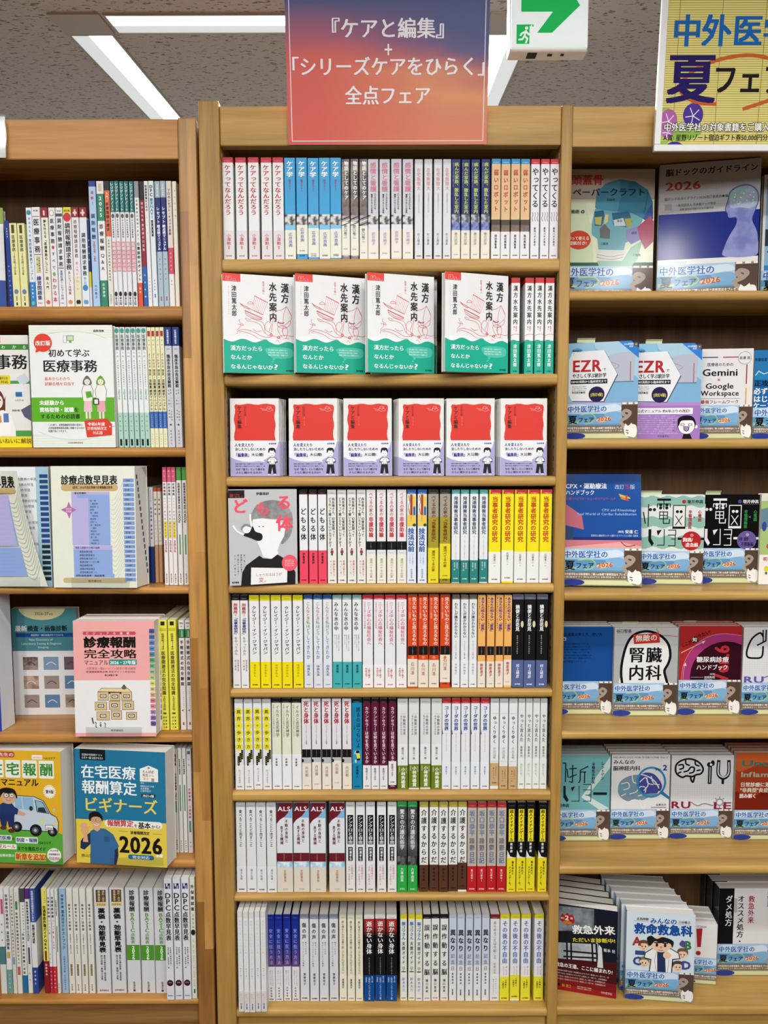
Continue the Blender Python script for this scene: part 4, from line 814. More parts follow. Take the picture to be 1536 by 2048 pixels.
for r, items in rows.items():
    for spec, spans, yt, lift in items:
        if spec['d'].startswith('off-white paperback@ with a tiny'):
            f0 = spec['a']; spec['a'] = lambda a, f0=f0: (f0(a), stick(a, .5, .635, .36, '#b03040', '#20242c'))
        if spec['d'].startswith('pale blue paperback@ with blue'):
            f1 = spec['a']; spec['a'] = lambda a, f1=f1: (f1(a), daruma(a))
        yb = {0: 518.5, 1: 748.5, 3: 1166.8, 4: 1376, 5: 1579, 6: 1784.5, 7: 2000}[r]
        place_spines(spec, spans, yt, yb, YROW.get(r, YBK), CZ[r], 'centre case ' + SHN[r], 'paperback', 'paperback', .147, lift)
# five thin white books standing at the very edge of the bottom shelf
thin = mk('thin pale white paperback@', [(.06, '#d9d9d8'), (1, '#e6e6e5')], art(None, ('V', '規則より思いやりが大事', .5, .08, .42, .42, '#d2d2d0'), ('V', '人につながる', .5, .43, .55, .16, '#9a9a9a'), ('V', '物語を聞く', .5, .555, .67, .26, '#9a9a9a')), (.79, '#dcd9d8'), A_(('V', 'はじめての', .62, .81, .9, .2, '#d88a84'), ('V', '連帯のために', .34, .81, .91, .2, '#d88a84'), ('V', '医学書院', .5, .91, .97, .24, '#333', 2)))
place_spines(thin, [(475.5, 486.4), (486.9, 497.9), (498.4, 509.2), (509.8, 520.6), (521.2, 532.2)], 1824, 2024, 1.6935, CZ[7], 'front edge of centre bottom shelf', 'paperback', 'paperback', .147)

# ------------------------------------------------------------------ centre bookcase: books facing forward
def kampo(a):
    a.map(78, 68, 668, 905)
    a.R(78, 68, 222, 134, '#e2453c', 2); a.rr(104, 92, 148, 126, 4, '#f0a8a0', 3); a.rr(107, 95, 145, 123, 3, '#e2453c', 4); a.H('ケ', 114, 109, 22, '#f6d0cc', 0, 5); a.H('ケアを', 150, 112, 12, '#fbe', 0, 5); a.H('ひらく', 150, 125, 12, '#fbe', 0, 5, x1=216)
    a.V('漢方', 588, 122, 298, 68, K_, 2); a.V('水先案内', 487, 118, 462, 64, K_, 2); a.V('医学の東へ', 410, 118, 235, 20, '#d9858c')
    a.V('津田篤太郎', 168, 166, 428, 42, '#242424', 1); a.V('・Tsuda・Tokutaro', 124, 160, 412, 9, '#cc6a70')
    r = '#d8505c'
    a.poly([(338, 246), (440, 296), (400, 402), (318, 352)], '#f3ecec', 2)
    for t in range(8):
        f = t / 7; a.S([(338 + 102 * f, 246 + 50 * f), (318 + 82 * f, 352 + 50 * f)], 2.4, r, 3, sm=False)
    a.S([(335, 246), (442, 297)], 6, r, 4, sm=False); a.S([(254, 374), (395, 432)], 7, r, 4, sm=False); a.S([(336, 374), (402, 402)], 5, r, 4, sm=False)
    a.S([(256, 376), (268, 410), (330, 440), (385, 446), (396, 432)], 3, r, 4); a.S([(262, 392), (320, 424), (388, 440)], 3, r, 4)
    a.E(298, 322, 26, 30, '#efe6e6', 3); a.S([(276, 310), (298, 296), (322, 308), (326, 330)], 4, r, 4); a.S([(274, 318), (322, 314)], 4, r, 4); a.S([(280, 345), (240, 330), (214, 312)], 4, r, 4); a.S([(290, 362), (250, 346), (222, 324)], 4, r, 4); a.S([(280, 350), (330, 372), (350, 380)], 4, r, 4)
    for st in ([(300, 452), (260, 440), (275, 460), (330, 466), (380, 490), (410, 550), (450, 580)], [(300, 436), (345, 450), (400, 470), (425, 530), (470, 560)], [(420, 560), (415, 500), (440, 460), (470, 480), (450, 540)], [(470, 590), (400, 590), (330, 555), (250, 535), (200, 548), (186, 575)], [(440, 610), (370, 610), (310, 575), (230, 552), (205, 562)], [(188, 545), (220, 500), (205, 462), (215, 452)], [(196, 490), (240, 500), (225, 480)], [(318, 528), (350, 548), (385, 540)], [(525, 590), (580, 570), (640, 578), (668, 570)], [(540, 610), (610, 600), (660, 640)], [(560, 590), (530, 540), (525, 505), (560, 490), (600, 500)], [(580, 580), (560, 530), (590, 500), (610, 540), (590, 600)], [(530, 450), (560, 490), (600, 470), (625, 445), (632, 470), (590, 510), (540, 505), (522, 480), (530, 450)], [(600, 322), (560, 352), (500, 385), (470, 560)], [(600, 322), (640, 400), (630, 450)], [(600, 322), (575, 400), (566, 545)], [(600, 322), (640, 400)], [(470, 575), (520, 590)], [(290, 650), (350, 615), (430, 620)], [(500, 640), (520, 615), (545, 650)], [(440, 650), (470, 610), (480, 660)]): a.S(st, 3, r, 3)
    for p in ((468, 573), (532, 591)): a.E(p[0], p[1], 13, 12, r, 4); a.E(p[0], p[1], 5, 5, '#f3e6e6', 5)
    a.S([(525, 462), (560, 468), (578, 462)], 7, '#a23a48', 4)
def kampo_b(a):
    a.map(78, 68, 668, 905); t = '#1aab90'
    w = [(78 + i * 590 / 30, 628 + 14 * math.sin(i * 2 * math.pi / 9.5 - .6) + (12 if i > 18 else 0)) for i in range(31)]
    a.poly(w + [(668, 905), (78, 905)], t, 1)
    a.H('漢方だったら', 130, 695, 44, '#f2fbf8', 1, x1=398); a.H('なんとか', 130, 772, 42, '#f2fbf8', 1, x1=308); a.H('なるんじゃないか', 130, 852, 42, '#f2fbf8', 1, x1=482); a.H('?', 484, 846, 64, '#f2fbf8', 1, x1=528)
    a.blob([(425, 690), (520, 676), (640, 690), (645, 755), (560, 775), (470, 765), (425, 725)], '#4fc3ac', 2); a.tiny(442, 692, 628, 756, 3, '#e8faf4', 4, 5)
    for x, y, q in ((490, 778, 12), (478, 803, 9), (466, 826, 6)): a.C(x, y, q, '#4fc3ac', 2)
    a.H('医学書院', 588, 878, 15, '#0b2620', 1, 4, x1=650)
KAMPO = dict(c='#e7e7e7', a=kampo, band=(.64, '#ecefee'), b=kampo_b, s=[(.055, '#c22f35'), (1, '#e9e9e8')])
zz = CZ[1]
for (xl_, xr_, yt, Dl, Dr, lab_) in ((448, 591, 546, 1.668, 1.715, 'standing against the left upright, second shelf'), (592, 731, 547, 1.668, 1.722, 'second from the left upright, second shelf'), (735, 868, 545, 1.664, 1.712, 'with its twin peeking out behind, second shelf'), (889, 1015, 543, 1.655, 1.705, 'beside its own red-topped spines, second shelf')):
    bl = P(xl_, 745, Dl); 
    face_book(KAMPO, (xl_, 746), (xr_, 749), yt, zz, .017, 'white octopus-drawing teal-wave paperback ' + lab_, 'paperback', 'paperback', 'r', Dl, Dr)
pr = face_proto(.148, .2125, .017, KAMPO)
place(pr, 'paperback', 'red-topped teal-wave paperback peeking out behind the third face-out copy, second shelf', 'paperback', (P(803, 749, 1.745).x + .006, 1.745, zz + .0007), .12)
def shin(a):
    a.map(128, 70, 545, 718); r = '#d8382f'
    w = lambda y0: None
    pts = [(166 + 6 * math.sin(i * 1.25), 135 + i * 28.5) for i in range(11)][::-1] + [(175 + i * 33, 118 + 5 * math.sin(i * 1.4)) for i in range(11)] + [(511 + 5 * math.sin(i * 1.25 + 1), 138 + i * 28.2) for i in range(11)]
    a.poly(pts, r, 1); a.V('ケアと編集', 208, 132, 322, 38, '#3a0d0a', 1); a.V('白石正明', 257, 132, 218, 22, '#7c1a14'); a.V('Shiraishi', 262, 224, 300, 8, '#f0b0a8')
    for st in ([(388, 152), (430, 160), (470, 150), (498, 170)], [(440, 160), (450, 138), (480, 145), (460, 165)], [(430, 165), (460, 178), (490, 170)], [(400, 165), (430, 170)]): a.S(st, 2.2, '#efc3bc', 3)
def shin_b(a):
    a.map(128, 70, 545, 718)
    a.poly([(128, 558), (170, 578), (230, 594), (300, 598), (372, 592), (420, 600), (410, 585), (455, 560), (500, 520), (530, 470), (540, 430), (545, 425), (545, 718), (128, 718)], '#aaa6d2', 1)
    k = '#1c1a22'; b = '#3a3492'
    a.H('人を', 164, 457, 30, k, 1, x1=222); a.H('変', 222, 456, 32, b, 1, x1=250); a.H('えたり', 250, 457, 30, k, 1, x1=330)
    a.H('治したりしないための', 168, 492, 28, k, 1, x1=428); a.H('「編集術」', 160, 541, 36, b, 2, x1=306); a.H('大公開!', 306, 538, 30, k, 1, x1=412)
    a.H('岩波新書', 455, 446, 14, b, 1, x1=520); a.tiny(168, 606, 428, 644, 2, k, 4, 8); a.H('なぜ「弱さ」という傾きを', 170, 661, 22, k, 1, x1=422); a.H('さらに傾かせるのか?', 170, 688, 22, k, 1, x1=398)
    a.E(484, 528, 24, 30, '#f2f0f2', 4); a.blob([(452, 520), (455, 490), (480, 480), (508, 488), (514, 520), (504, 516), (496, 502), (484, 508), (468, 502), (460, 520)], k, 5)
    a.S([(472, 528), (478, 528)], 3, k, 6, sm=False); a.S([(490, 528), (496, 528)], 3, k, 6, sm=False); a.S([(476, 544), (486, 547), (494, 543)], 2, k, 6)
    a.poly([(448, 574), (470, 560), (500, 560), (524, 574), (530, 604), (512, 606), (510, 622), (456, 622), (456, 606), (438, 602)], k, 3); a.poly([(452, 577), (472, 564), (500, 564), (520, 577), (525, 598), (508, 600), (506, 618), (460, 618), (460, 600), (443, 598)], '#f2f0f2', 4)
    a.R(472, 575, 502, 612, k, 5); a.R(474, 577, 500, 610, '#f4f2f0', 6); a.S([(446, 596), (474, 598)], 3, k, 6, sm=False); a.S([(500, 598), (526, 596)], 3, k, 6, sm=False)
    a.poly([(456, 622), (512, 622), (520, 700), (494, 700), (484, 640), (472, 700), (446, 700)], k, 5)
    for x in (456, 507): a.E(x, 704, 13, 6, '#d8d6dc', 5)
SHIN = dict(c='#e3e2de', a=shin, band=(.543, '#e9e8ee'), b=shin_b, s='#cfcdca')
for i, (x0, x1, fn, lab_) in enumerate(((461, 559.5, .0022, 'by the left upright'), (578, 676, .0026, 'second along'), (687, 783.5, .0006, 'third along'), (797, 888, -.0028, 'fourth along'), (892.5, 989, -.0008, 'fifth along'), (1000, 1093.5, -.0022, 'by the right divider'))):
    face_book(SHIN, (x0, 951), (x1, 951), 797.5, CZ[2], .0095, f'front red-panelled pocket book {lab_} on the third shelf', 'pocket_book', 'pocket book', 'r', 1.722, 1.722, lean=.03, behind=4, gap=.0125, drift=fn, blab=f'red-panelled pocket books {lab_}')
def domoru(a):
    a.map(120, 85, 688, 878); k = '#1f1e1f'; p = '#ee5668'
    a.R(120, 88, 254, 152, '#1d1718', 2); a.rr(134, 118, 162, 146, 4, '#8a3038', 3); a.H('ケアを', 166, 126, 16, '#c44', 0, 4); a.H('ひらく', 172, 142, 14, '#c44', 0, 4, x1=246); a.H('伊藤亜紗', 350, 118, 27, k, 1)
    a.blob([(312, 340), (320, 260), (380, 195), (480, 172), (570, 195), (640, 270), (652, 380), (630, 470), (590, 520), (555, 540), (560, 480), (600, 400), (560, 330)], ('n', '#77787a', '#9a9b9c', 40), 2)
    a.poly([(320, 330), (400, 322), (510, 335), (560, 360), (585, 420), (580, 470), (540, 540), (522, 590), (530, 640), (470, 660), (400, 645), (388, 600), (360, 530), (335, 470), (318, 400)], '#efefef', 3)
    for x in (372, 405): a.E(x, 390, 6, 4, k, 5)
    a.blob([(246, 450), (300, 420), (318, 385), (340, 430), (392, 452), (395, 495), (360, 510), (300, 485), (245, 465)], k, 4)
    a.E(268, 410, 34, 34, '#efefef', 5); a.blob([(222, 395), (250, 368), (290, 372), (302, 395), (262, 385), (240, 400), (228, 420)], '#8a8a8a', 6)
    a.S([(240, 455), (195, 430), (165, 395), (160, 382)], 15, '#efefef', 5); a.S([(310, 385), (300, 330), (300, 290)], 15, '#efefef', 5)
    a.poly([(214, 878), (225, 770), (260, 710), (370, 632), (400, 655), (470, 662), (520, 625), (580, 660), (640, 710), (670, 780), (668, 878)], k, 4)
    a.poly([(300, 730), (602, 742), (598, 862), (295, 874)], '#ededeb', 5); a.H('しゃべれるほうが', 335, 792, 30, '#c8506a', 0, 6, x1=556); a.H('変。', 360, 836, 46, '#c8506a', 0, 6)
    for t, x, y, s in (('ど', 150, 218, 130), ('も', 342, 242, 125), ('る', 515, 190, 130), ('体', 510, 362, 145)): a.H(t, x, y, s, p, 2, 7)
    for i, t in enumerate(('何、見ている', '無意識に体は動き', '流し読みをしたあと', 'エラーが起こる')): a.V(t, 245 - i * 26, 615, 760 + i * 14, 14, '#4a4a4a')
    a.E(622, 698, 66, 68, '#ec5a6a', 6); a.tiny(582, 668, 664, 728, 4, '#fbe6e6', 7, 4); a.H('医学書院', 140, 852, 16, k, 2, 5, x1=198)
DOMO = dict(c='#c1c1c2', a=domoru, s=top('#191416', '#e7e7e7'))
face_book(DOMO, (459, 1171.5), (596, 1167.5), 980.5, CZ[3], .0165, 'grey paperback with a white-faced figure facing out, fourth shelf', 'paperback', 'paperback', 'r', 1.685, 1.706)
# ------------------------------------------------------------------ left bookcase: spine-out guidebooks
YL = 1.712
def lrow(items, yb, zi, where, y=YL, depth=.18, cat='guidebook', seed=0):
    for it in items:
        spec, spans, yt = it[:3]; lean = it[3] if len(it) > 3 else 0
        place_spines(spec, spans, yt, yb, y, LZ[zi], where, cat, cat, depth, (), lean)
def tx(*calls, **k): return art(None, *calls)
E1 = 'left case top shelf'
l1 = [
 (mk('navy guidebook@ with a year on its spine', '#1f3f94', tx(('V', '2024', .5, .08, .2, .36, '#e8ecf6', 1), ('V', '医療が目指す方に', .5, .5, .95, .36, '#8ab0e6', 1))), [(14.3, 23.4)], 441.6, -.02),
 (mk('pale yellow guidebook@', '#e6e1a4', tx(('R', .3, .02, .7, .12, '#4a4420', 2), ('V', '医療事務', .5, .14, .34, .5, '#3a3a34'), ('V', '100問100答', .5, .35, .62, .34, '#4a4a44'), ('E', .5, .82, .3, .03, '#6a7ab4', 3), ('V', '問題集', .5, .87, .93, .24, '#666'), ('R', .4, .95, .6, .985, '#222', 3))), [(24, 38.8), (39.4, 54.2)], 446.8, -.02),
 (mk('white and blue manual@ with a blue foot', [(.75, '#dde6ec'), (1, '#2f7ec0')], tx(('E', .5, .05, .4, .025, '#3f8aa8', 3), ('V', '院長先生の', .55, .09, .3, .36, '#4a7ab8'), ('V', '実践医療事務マニュアル', .5, .31, .73, .5, '#5a6470'), ('V', '田中健太', .5, .77, .92, .34, '#e6f0f8', 1), ('E', .5, .965, .3, .02, '#6ac0a0', 3))), [(57, 69)], 415.5, -.015),
 (mk('thick white exercise book@ with black heading', '#e6e4e6', tx(('H', '第2版', .2, .035, .24, '#444', 0, 3, .8), ('R', .05, .09, .95, .096, '#a02a3a', 2), ('V', '医療事務', .5, .105, .465, .74, '#1c1c1e', 1), ('R', .06, .47, .94, .477, '#a02a3a', 2), ('R', .25, .49, .8, .66, '#cfc690', 2), ('V', '診療報酬請求', .64, .5, .65, .2, '#444'), ('V', '事務', .38, .5, .6, .2, '#444'), ('V', '練習問題集', .5, .69, .935, .6, '#24306c', 1), ('H', 'TAC', .2, .965, .28, '#b03040', 1, 3, .8))), [(69.5, 85.8)], 415, -.015),
 (mk('cream red-topped guidebook@ about a dream job', [(.1, '#8a2430'), (1, '#e6e3d0')], tx(('R', .35, .03, .6, .08, '#e8c8c0', 2), ('V', '夢を叶える「医療事務のしごと」', .52, .12, .68, .42, '#222', 1), ('V', '超入門', .52, .69, .83, .42, '#333', 1), ('E', .5, .955, .3, .022, '#d85a6a', 3))), [(86.2, 100.3)], 415.5, -.012),
 (mk('white guidebook@ with red and green dots', '#e4e2e4', tx(('E', .5, .055, .36, .03, '#b05a6a', 2), ('E', .5, .055, .3, .025, '#efe6e6', 3), ('V', '医療事務', .5, .1, .37, .62, '#2a2a2c', 1), ('E', .5, .4, .2, .018, '#c8384a', 3), ('V', 'すべて', .5, .43, .64, .5, '#333', 1), ('E', .5, .67, .24, .02, '#7ab050', 3), ('V', 'わかる本', .5, .7, .96, .66, '#c0304a', 1))), [(101, 114.5)], 415.5, -.01),
 (mk('white guidebook@ on claims with a dark head band', '#e2e4e6', tx(('H', '第2版', .2, .035, .26, '#555', 0, 3, .8), ('R', .02, .06, .98, .09, '#5a4a5a', 2), ('V', '調剤報酬請求事務', .5, .1, .6, .62, '#2c2c2e', 1), ('R', .1, .605, .9, .614, '#a02a3a', 2), ('V', '基礎知識とレセプト作成', .5, .63, .93, .4, '#4a5c8c'), ('H', 'TAC', .15, .965, .3, '#b03040', 1, 3, .8))), [(115.4, 129.3)], 415.5, -.01),
 (mk('yellow-topped guidebook@ with red disc', [(.06, '#dfd22e'), (1, '#e6e4e4')], tx(('H', '改訂版', .12, .035, .26, '#333', 1, 3, .88), ('E', .5, .1, .48, .045, '#c4303a', 3), ('V', '調剤報酬請求事務', .5, .155, .63, .7, '#1e1e20', 1), ('V', '&レセプト作例集', .5, .64, .88, .36, '#a04050'), ('E', .5, .955, .28, .022, '#e08a5a', 3))), [(130, 146.2)], 415, -.008),
 (mk('cream red-topped guidebook@ with grey title', [(.1, '#8a2430'), (.7, '#e6e2e2'), (1, '#e4dcc0')], tx(('R', .4, .02, .62, .085, '#e8c8c0', 2), ('R', .22, .045, .8, .065, '#e8c8c0', 3), ('V', '診療報酬請求事務', .5, .12, .51, .52, '#55585c'), ('V', '超入門ケアワード', .5, .54, .84, .34, '#d08aa0'), ('E', .4, .955, .2, .022, '#222', 3), ('E', .65, .955, .2, .022, '#222', 3))), [(146.9, 161.3)], 415.5, -.008),
 (mk('pale blue red-topped guidebook@', [(.1, '#8a2430'), (1, '#dbe4ea')], tx(('R', .4, .02, .62, .085, '#e8c8c0', 2), ('R', .22, .045, .8, .065, '#e8c8c0', 3), ('V', '調剤報酬請求事務', .5, .25, .69, .56, '#28303a', 1), ('V', '超入門', .5, .7, .78, .34, '#5a9ac8'), ('E', .5, .81, .36, .032, '#3f82c0', 3), ('E', .4, .955, .2, .022, '#5a9ad0', 3), ('E', .65, .955, .2, .022, '#5a9ad0', 3))), [(161.7, 176.8)], 415.5, -.006),
 (mk('narrow navy and yellow guidebook@', [(.6, '#22306a'), (.78, '#d8c434'), (1, '#d8dade')], tx(('V', '調剤報酬', .5, .2, .5, .6, '#cdd6ea'))), [(177.4, 182.2)], 440, -.006),
 (mk('tall light blue guidebook@', [(.045, '#2c3f86'), (1, '#a9c8e6')], tx(('V', '速解!', .5, .07, .2, .42, '#c44a5a', 1), ('V', '調剤報酬', .5, .25, .47, .58, '#26324a', 1), ('V', '2024-25', .5, .48, .64, .46, '#c84a5e', 1), ('V', '山口路子', .5, .82, .94, .34, '#445a8a', 1))), [(182.7, 197)], 362.7, -.01),
 (mk('white guidebook@ with green year box and foot', [(.1, '#e6e2d8'), (.315, '#2f8468'), (.79, '#e6e6e6'), (1, '#2f8468')], tx(('R', .25, .02, .75, .08, '#c8bfae', 2), ('V', '2025', .5, .115, .29, .5, '#eef4ee', 2), ('V', '診療報酬', .5, .33, .56, .6, '#222', 1), ('V', 'Q&A', .5, .565, .72, .5, '#222'), ('V', '杉本恵申', .5, .81, .93, .38, '#e6f2ea', 1))), [(198, 212.6)], 362.7, -.01),
 (mk('black-topped orange guidebook@ on billing', [(.075, '#26282a'), (.44, '#dc6b46'), (1, '#dedcd0')], tx(('V', '入門・', .5, .085, .17, .5, '#f0e8e0', 1), ('V', '診療報酬の請求', .5, .165, .4, .62, '#22201e', 1), ('V', '点数表の全要点解説と算定事例', .5, .46, .8, .34, '#555'), ('V', '医学通信社', .5, .9, .98, .3, '#777'))), [(213.8, 224.3)], 362.7, -.01),
 (mk('teal-topped white residents journal@', [(.245, '#1f6d6a'), (1, '#e2e1e6')], tx(('V', 'レジデントノート', .5, .01, .24, .8, '#eef4f4', 1), ('E', .5, .275, .34, .018, '#555', 3), ('V', 'みんなの必修科目', .5, .3, .45, .4, '#222', 1), ('R', .1, .48, .92, .72, '#d4808c', 2), ('V', '医療のお金の話', .5, .485, .715, .74, '#f2e6e8', 1), ('E', .5, .9, .36, .02, '#222', 3), ('V', '羊土社', .5, .925, .99, .6, '#222', 2))), [(224.7, 233.9), (234.4, 243.2), (243.8, 252.6), (252.9, 262.2), (262.8, 272)], 362.7, -.012),
 (mk('grey-headed white guidebook@ with orange foot', [(.13, '#8f9094'), (.81, '#e4e3e2'), (1, '#d8522e')], tx(('V', '医療事務の現場で役立つ', .5, .14, .47, .42, '#555'), ('V', '公費説明のポイント', .5, .48, .8, .66, '#1c1c1c', 2), ('V', '監修', .5, .84, .9, .4, '#fff'))), [(273.4, 283)], 362.7, -.014),
 (mk('dark red guidebook@ with blue foot', [(.15, '#2a1418'), (.68, '#8c2432'), (1, '#1f5fa8')], tx(('V', '請求もれ&', .5, .16, .32, .5, '#e8d0d0', 1), ('V', '査定減ゼロ対策', .5, .33, .56, .56, '#e8d0d0', 1), ('V', '完全攻略', .5, .72, .95, .4, '#cfe0f2', 1))), [(284, 293)], 363, -.014),
 (mk('slim white guidebook@ with small black heading', '#e2e2e4', tx(('V', '医療事務員のための', .5, .03, .24, .56, '#222', 1), ('V', '便利帖', .5, .26, .44, .2, '#999'), ('V', '社会保険研究所', .5, .76, .95, .3, '#999'))), [(293.4, 302)], 362.7, -.014),
 (mk('white guidebook@ lettered DPC in bold', '#dee3e6', tx(('V', 'DPC', .5, .03, .125, .62, '#1c1c1e', 2), ('V', '請求NAVI', .5, .135, .3, .6, '#2f86b8', 2), ('R', .3, .31, .7, .44, '#2a3440', 2), ('V', '2026', .5, .32, .43, .3, '#dde'), ('V', '須貝和則', .5, .78, .88, .28, '#555'), ('R', .4, .9, .66, .93, '#3a7ab0', 3))), [(303, 313.3)], 362.7, -.014),
 (mk('blue-grey manual@ with navy middle', [(.13, '#9fb0bc'), (.56, '#22296e'), (1, '#a4b8c6')], tx(('V', '2026', .5, .02, .12, .5, '#e8eef2', 1), ('V', 'レセプト', .5, .2, .34, .62, '#eef0fa', 2), ('V', '総点検マニュアル', .5, .345, .55, .62, '#eef0fa', 2), ('V', '医学通信社', .5, .6, .8, .24, '#556'), ('R', .42, .92, .66, .955, '#b84a5a', 3))), [(314.3, 325.2), (325.6, 336.2)], 362.7, -.012),
 (mk('pinkish guidebook@ with a red panel', [(.53, '#dccfc8'), (.74, '#c84a5e'), (1, '#e6e0da')], tx(('V', 'プロのレセプト・チェック技術', .5, .06, .43, .5, '#222', 1), ('V', '審査の視点', .5, .56, .72, .3, '#f0d0d4'), ('V', 'あの', .5, .78, .84, .3, '#555'))), [(336.7, 347.5)], 362.7, -.01),
 (mk('cream guidebook@ beside the end post', '#e6dcc8', tx(('V', 'さいしょの', .6, .05, .3, .4, '#444'))), [(348.2, 357)], 363, -.008)]
lrow(l1, 611, 0, E1)
# tilted book at the far left of the top shelf
def edgebook(a):
    a.R(0, 0, 1, .16, '#8aa83a', 1); a.R(0, .72, 1, 1, '#27479a', 1); a.R(0, .3, .4, .5, '#4a86b8', 2); a.E(.12, .62, .1, .04, '#c8404a', 3)
    a.V('実践対応', .75, .3, .7, .2, '#555')
face_book(dict(c='#e4e6e6', a=edgebook), (-90, 611), (14, 611), 408, LZ[0], .03, 'white and blue book with green corner leaning at the left edge, top shelf', 'guidebook', 'guidebook', 'l', 1.705, 1.735)
E2 = 'left case second shelf'
l2 = [
 (mk('white and mint textbook@ dated 2026', [(.71, '#e2e6e4'), (1, '#a9cdbf')], tx(('E', .5, .03, .42, .022, '#3f9a8c', 3), ('V', '医療事務', .5, .06, .19, .7, '#5a6a64', 1), ('V', '入門', .5, .19, .26, .4, '#6ab0a0'), ('V', '窓口業務から診療報酬まで', .5, .27, .5, .28, '#7a8a84'), ('V', '2026', .5, .51, .6, .56, '#5fb09c', 1), ('V', '木津正昭', .5, .72, .88, .26, '#4a5a54'), ('R', .28, .93, .72, .985, '#1c1c1c', 3))), [(234.2, 244.3), (244.8, 255), (255.5, 266), (266.5, 276.8), (278, 287.8), (288.3, 297.7)], 654.7, -.012),
 (mk('pale yellow red-marked manual@', [(.7, '#e4e0b4'), (.84, '#3f68b0'), (1, '#e6e3c0')], tx(('R', .15, .03, .85, .075, '#a82a34', 2), ('V', '事例で', .5, .09, .2, .3, '#777'), ('V', 'よくわかる', .5, .21, .335, .56, '#8a3a64', 1), ('V', '労災・自賠責', .5, .345, .51, .7, '#22221e', 1), ('V', '請求マニュアル', .5, .515, .69, .7, '#22221e', 1), ('V', '2026年版', .5, .72, .83, .3, '#dfe6f2'), ('V', '医学通信社', .5, .88, .98, .24, '#666'))), [(298.4, 306.8), (307, 315.4), (315.6, 324.2), (324.5, 332.8)], 655, -.012),
 (mk('grey navy-topped guidebook@ on bedside techniques', [(.155, '#1c3374'), (1, '#c6c8cc')], tx(('V', '診療報酬点数表', .5, .02, .14, .3, '#dfe6f4', 1), ('H', '2026', .25, .18, .2, '#666', 0, 3, .75), ('V', '臨床手技の完全解説', .5, .225, .5, .5, '#202226', 2), ('V', '処置・リハビリ・生体検査', .66, .51, .78, .2, '#555'), ('V', '注射・麻酔・放射線', .36, .51, .76, .2, '#555'), ('C', .5, .81, .14, '#2a3a80', 3), ('V', '医学通信社', .5, .85, .98, .22, '#666'))), [(333.6, 347.8), (348.7, 363)], 654.7, -.012)]
lrow(l2, 895, 1, E2)
def person(a, x, y, s, top, bot, hair, k='#3a3a3c', skirt=True):
    "small line-drawn standing person: x, y = chin, s = head radius in art units"
    a.poly([(x - s * 1.1, y + s * .3), (x + s * 1.1, y + s * .3), (x + s * 1.8, y + s * 2), (x + s * 1.4, y + s * 5), (x - s * 1.4, y + s * 5), (x - s * 1.8, y + s * 2)], k, 3)
    a.poly([(x - s * 1.0, y + s * .4), (x + s * 1.0, y + s * .4), (x + s * 1.65, y + s * 2), (x + s * 1.3, y + s * 4.9), (x - s * 1.3, y + s * 4.9), (x - s * 1.65, y + s * 2)], top, 4)
    a.poly([(x - s * 1.1, y + s * 4.9), (x + s * 1.1, y + s * 4.9), (x + s * 1.3, y + s * 8), (x - s * 1.3, y + s * 8)], bot, 4)
    a.R(x - s * .8, y + s * 8, x - s * .2, y + s * 10, '#e8d8cc', 4); a.R(x + s * .2, y + s * 8, x + s * .8, y + s * 10, '#e8d8cc', 4)
    a.blob([(x - s * 1.15, y + s * .3), (x - s * 1.2, y - s), (x, y - s * 2.3), (x + s * 1.2, y - s), (x + s * 1.15, y + s * .3)], hair, 4)
    a.E(x, y - s * .7, s * .85, s * 1.05, '#f4e6dc', 5); a.blob([(x - s * .9, y - s * .9), (x, y - s * 1.95), (x + s * .9, y - s * .9), (x, y - s * 1.35)], hair, 6)
    for q in (-.35, .35): a.E(x + q * s, y - s * .7, s * .09, s * .13, k, 7)
    a.S([(x - s * .25, y - s * .2), (x, y - s * .08), (x + s * .25, y - s * .2)], s * .09, '#b05a50', 7)
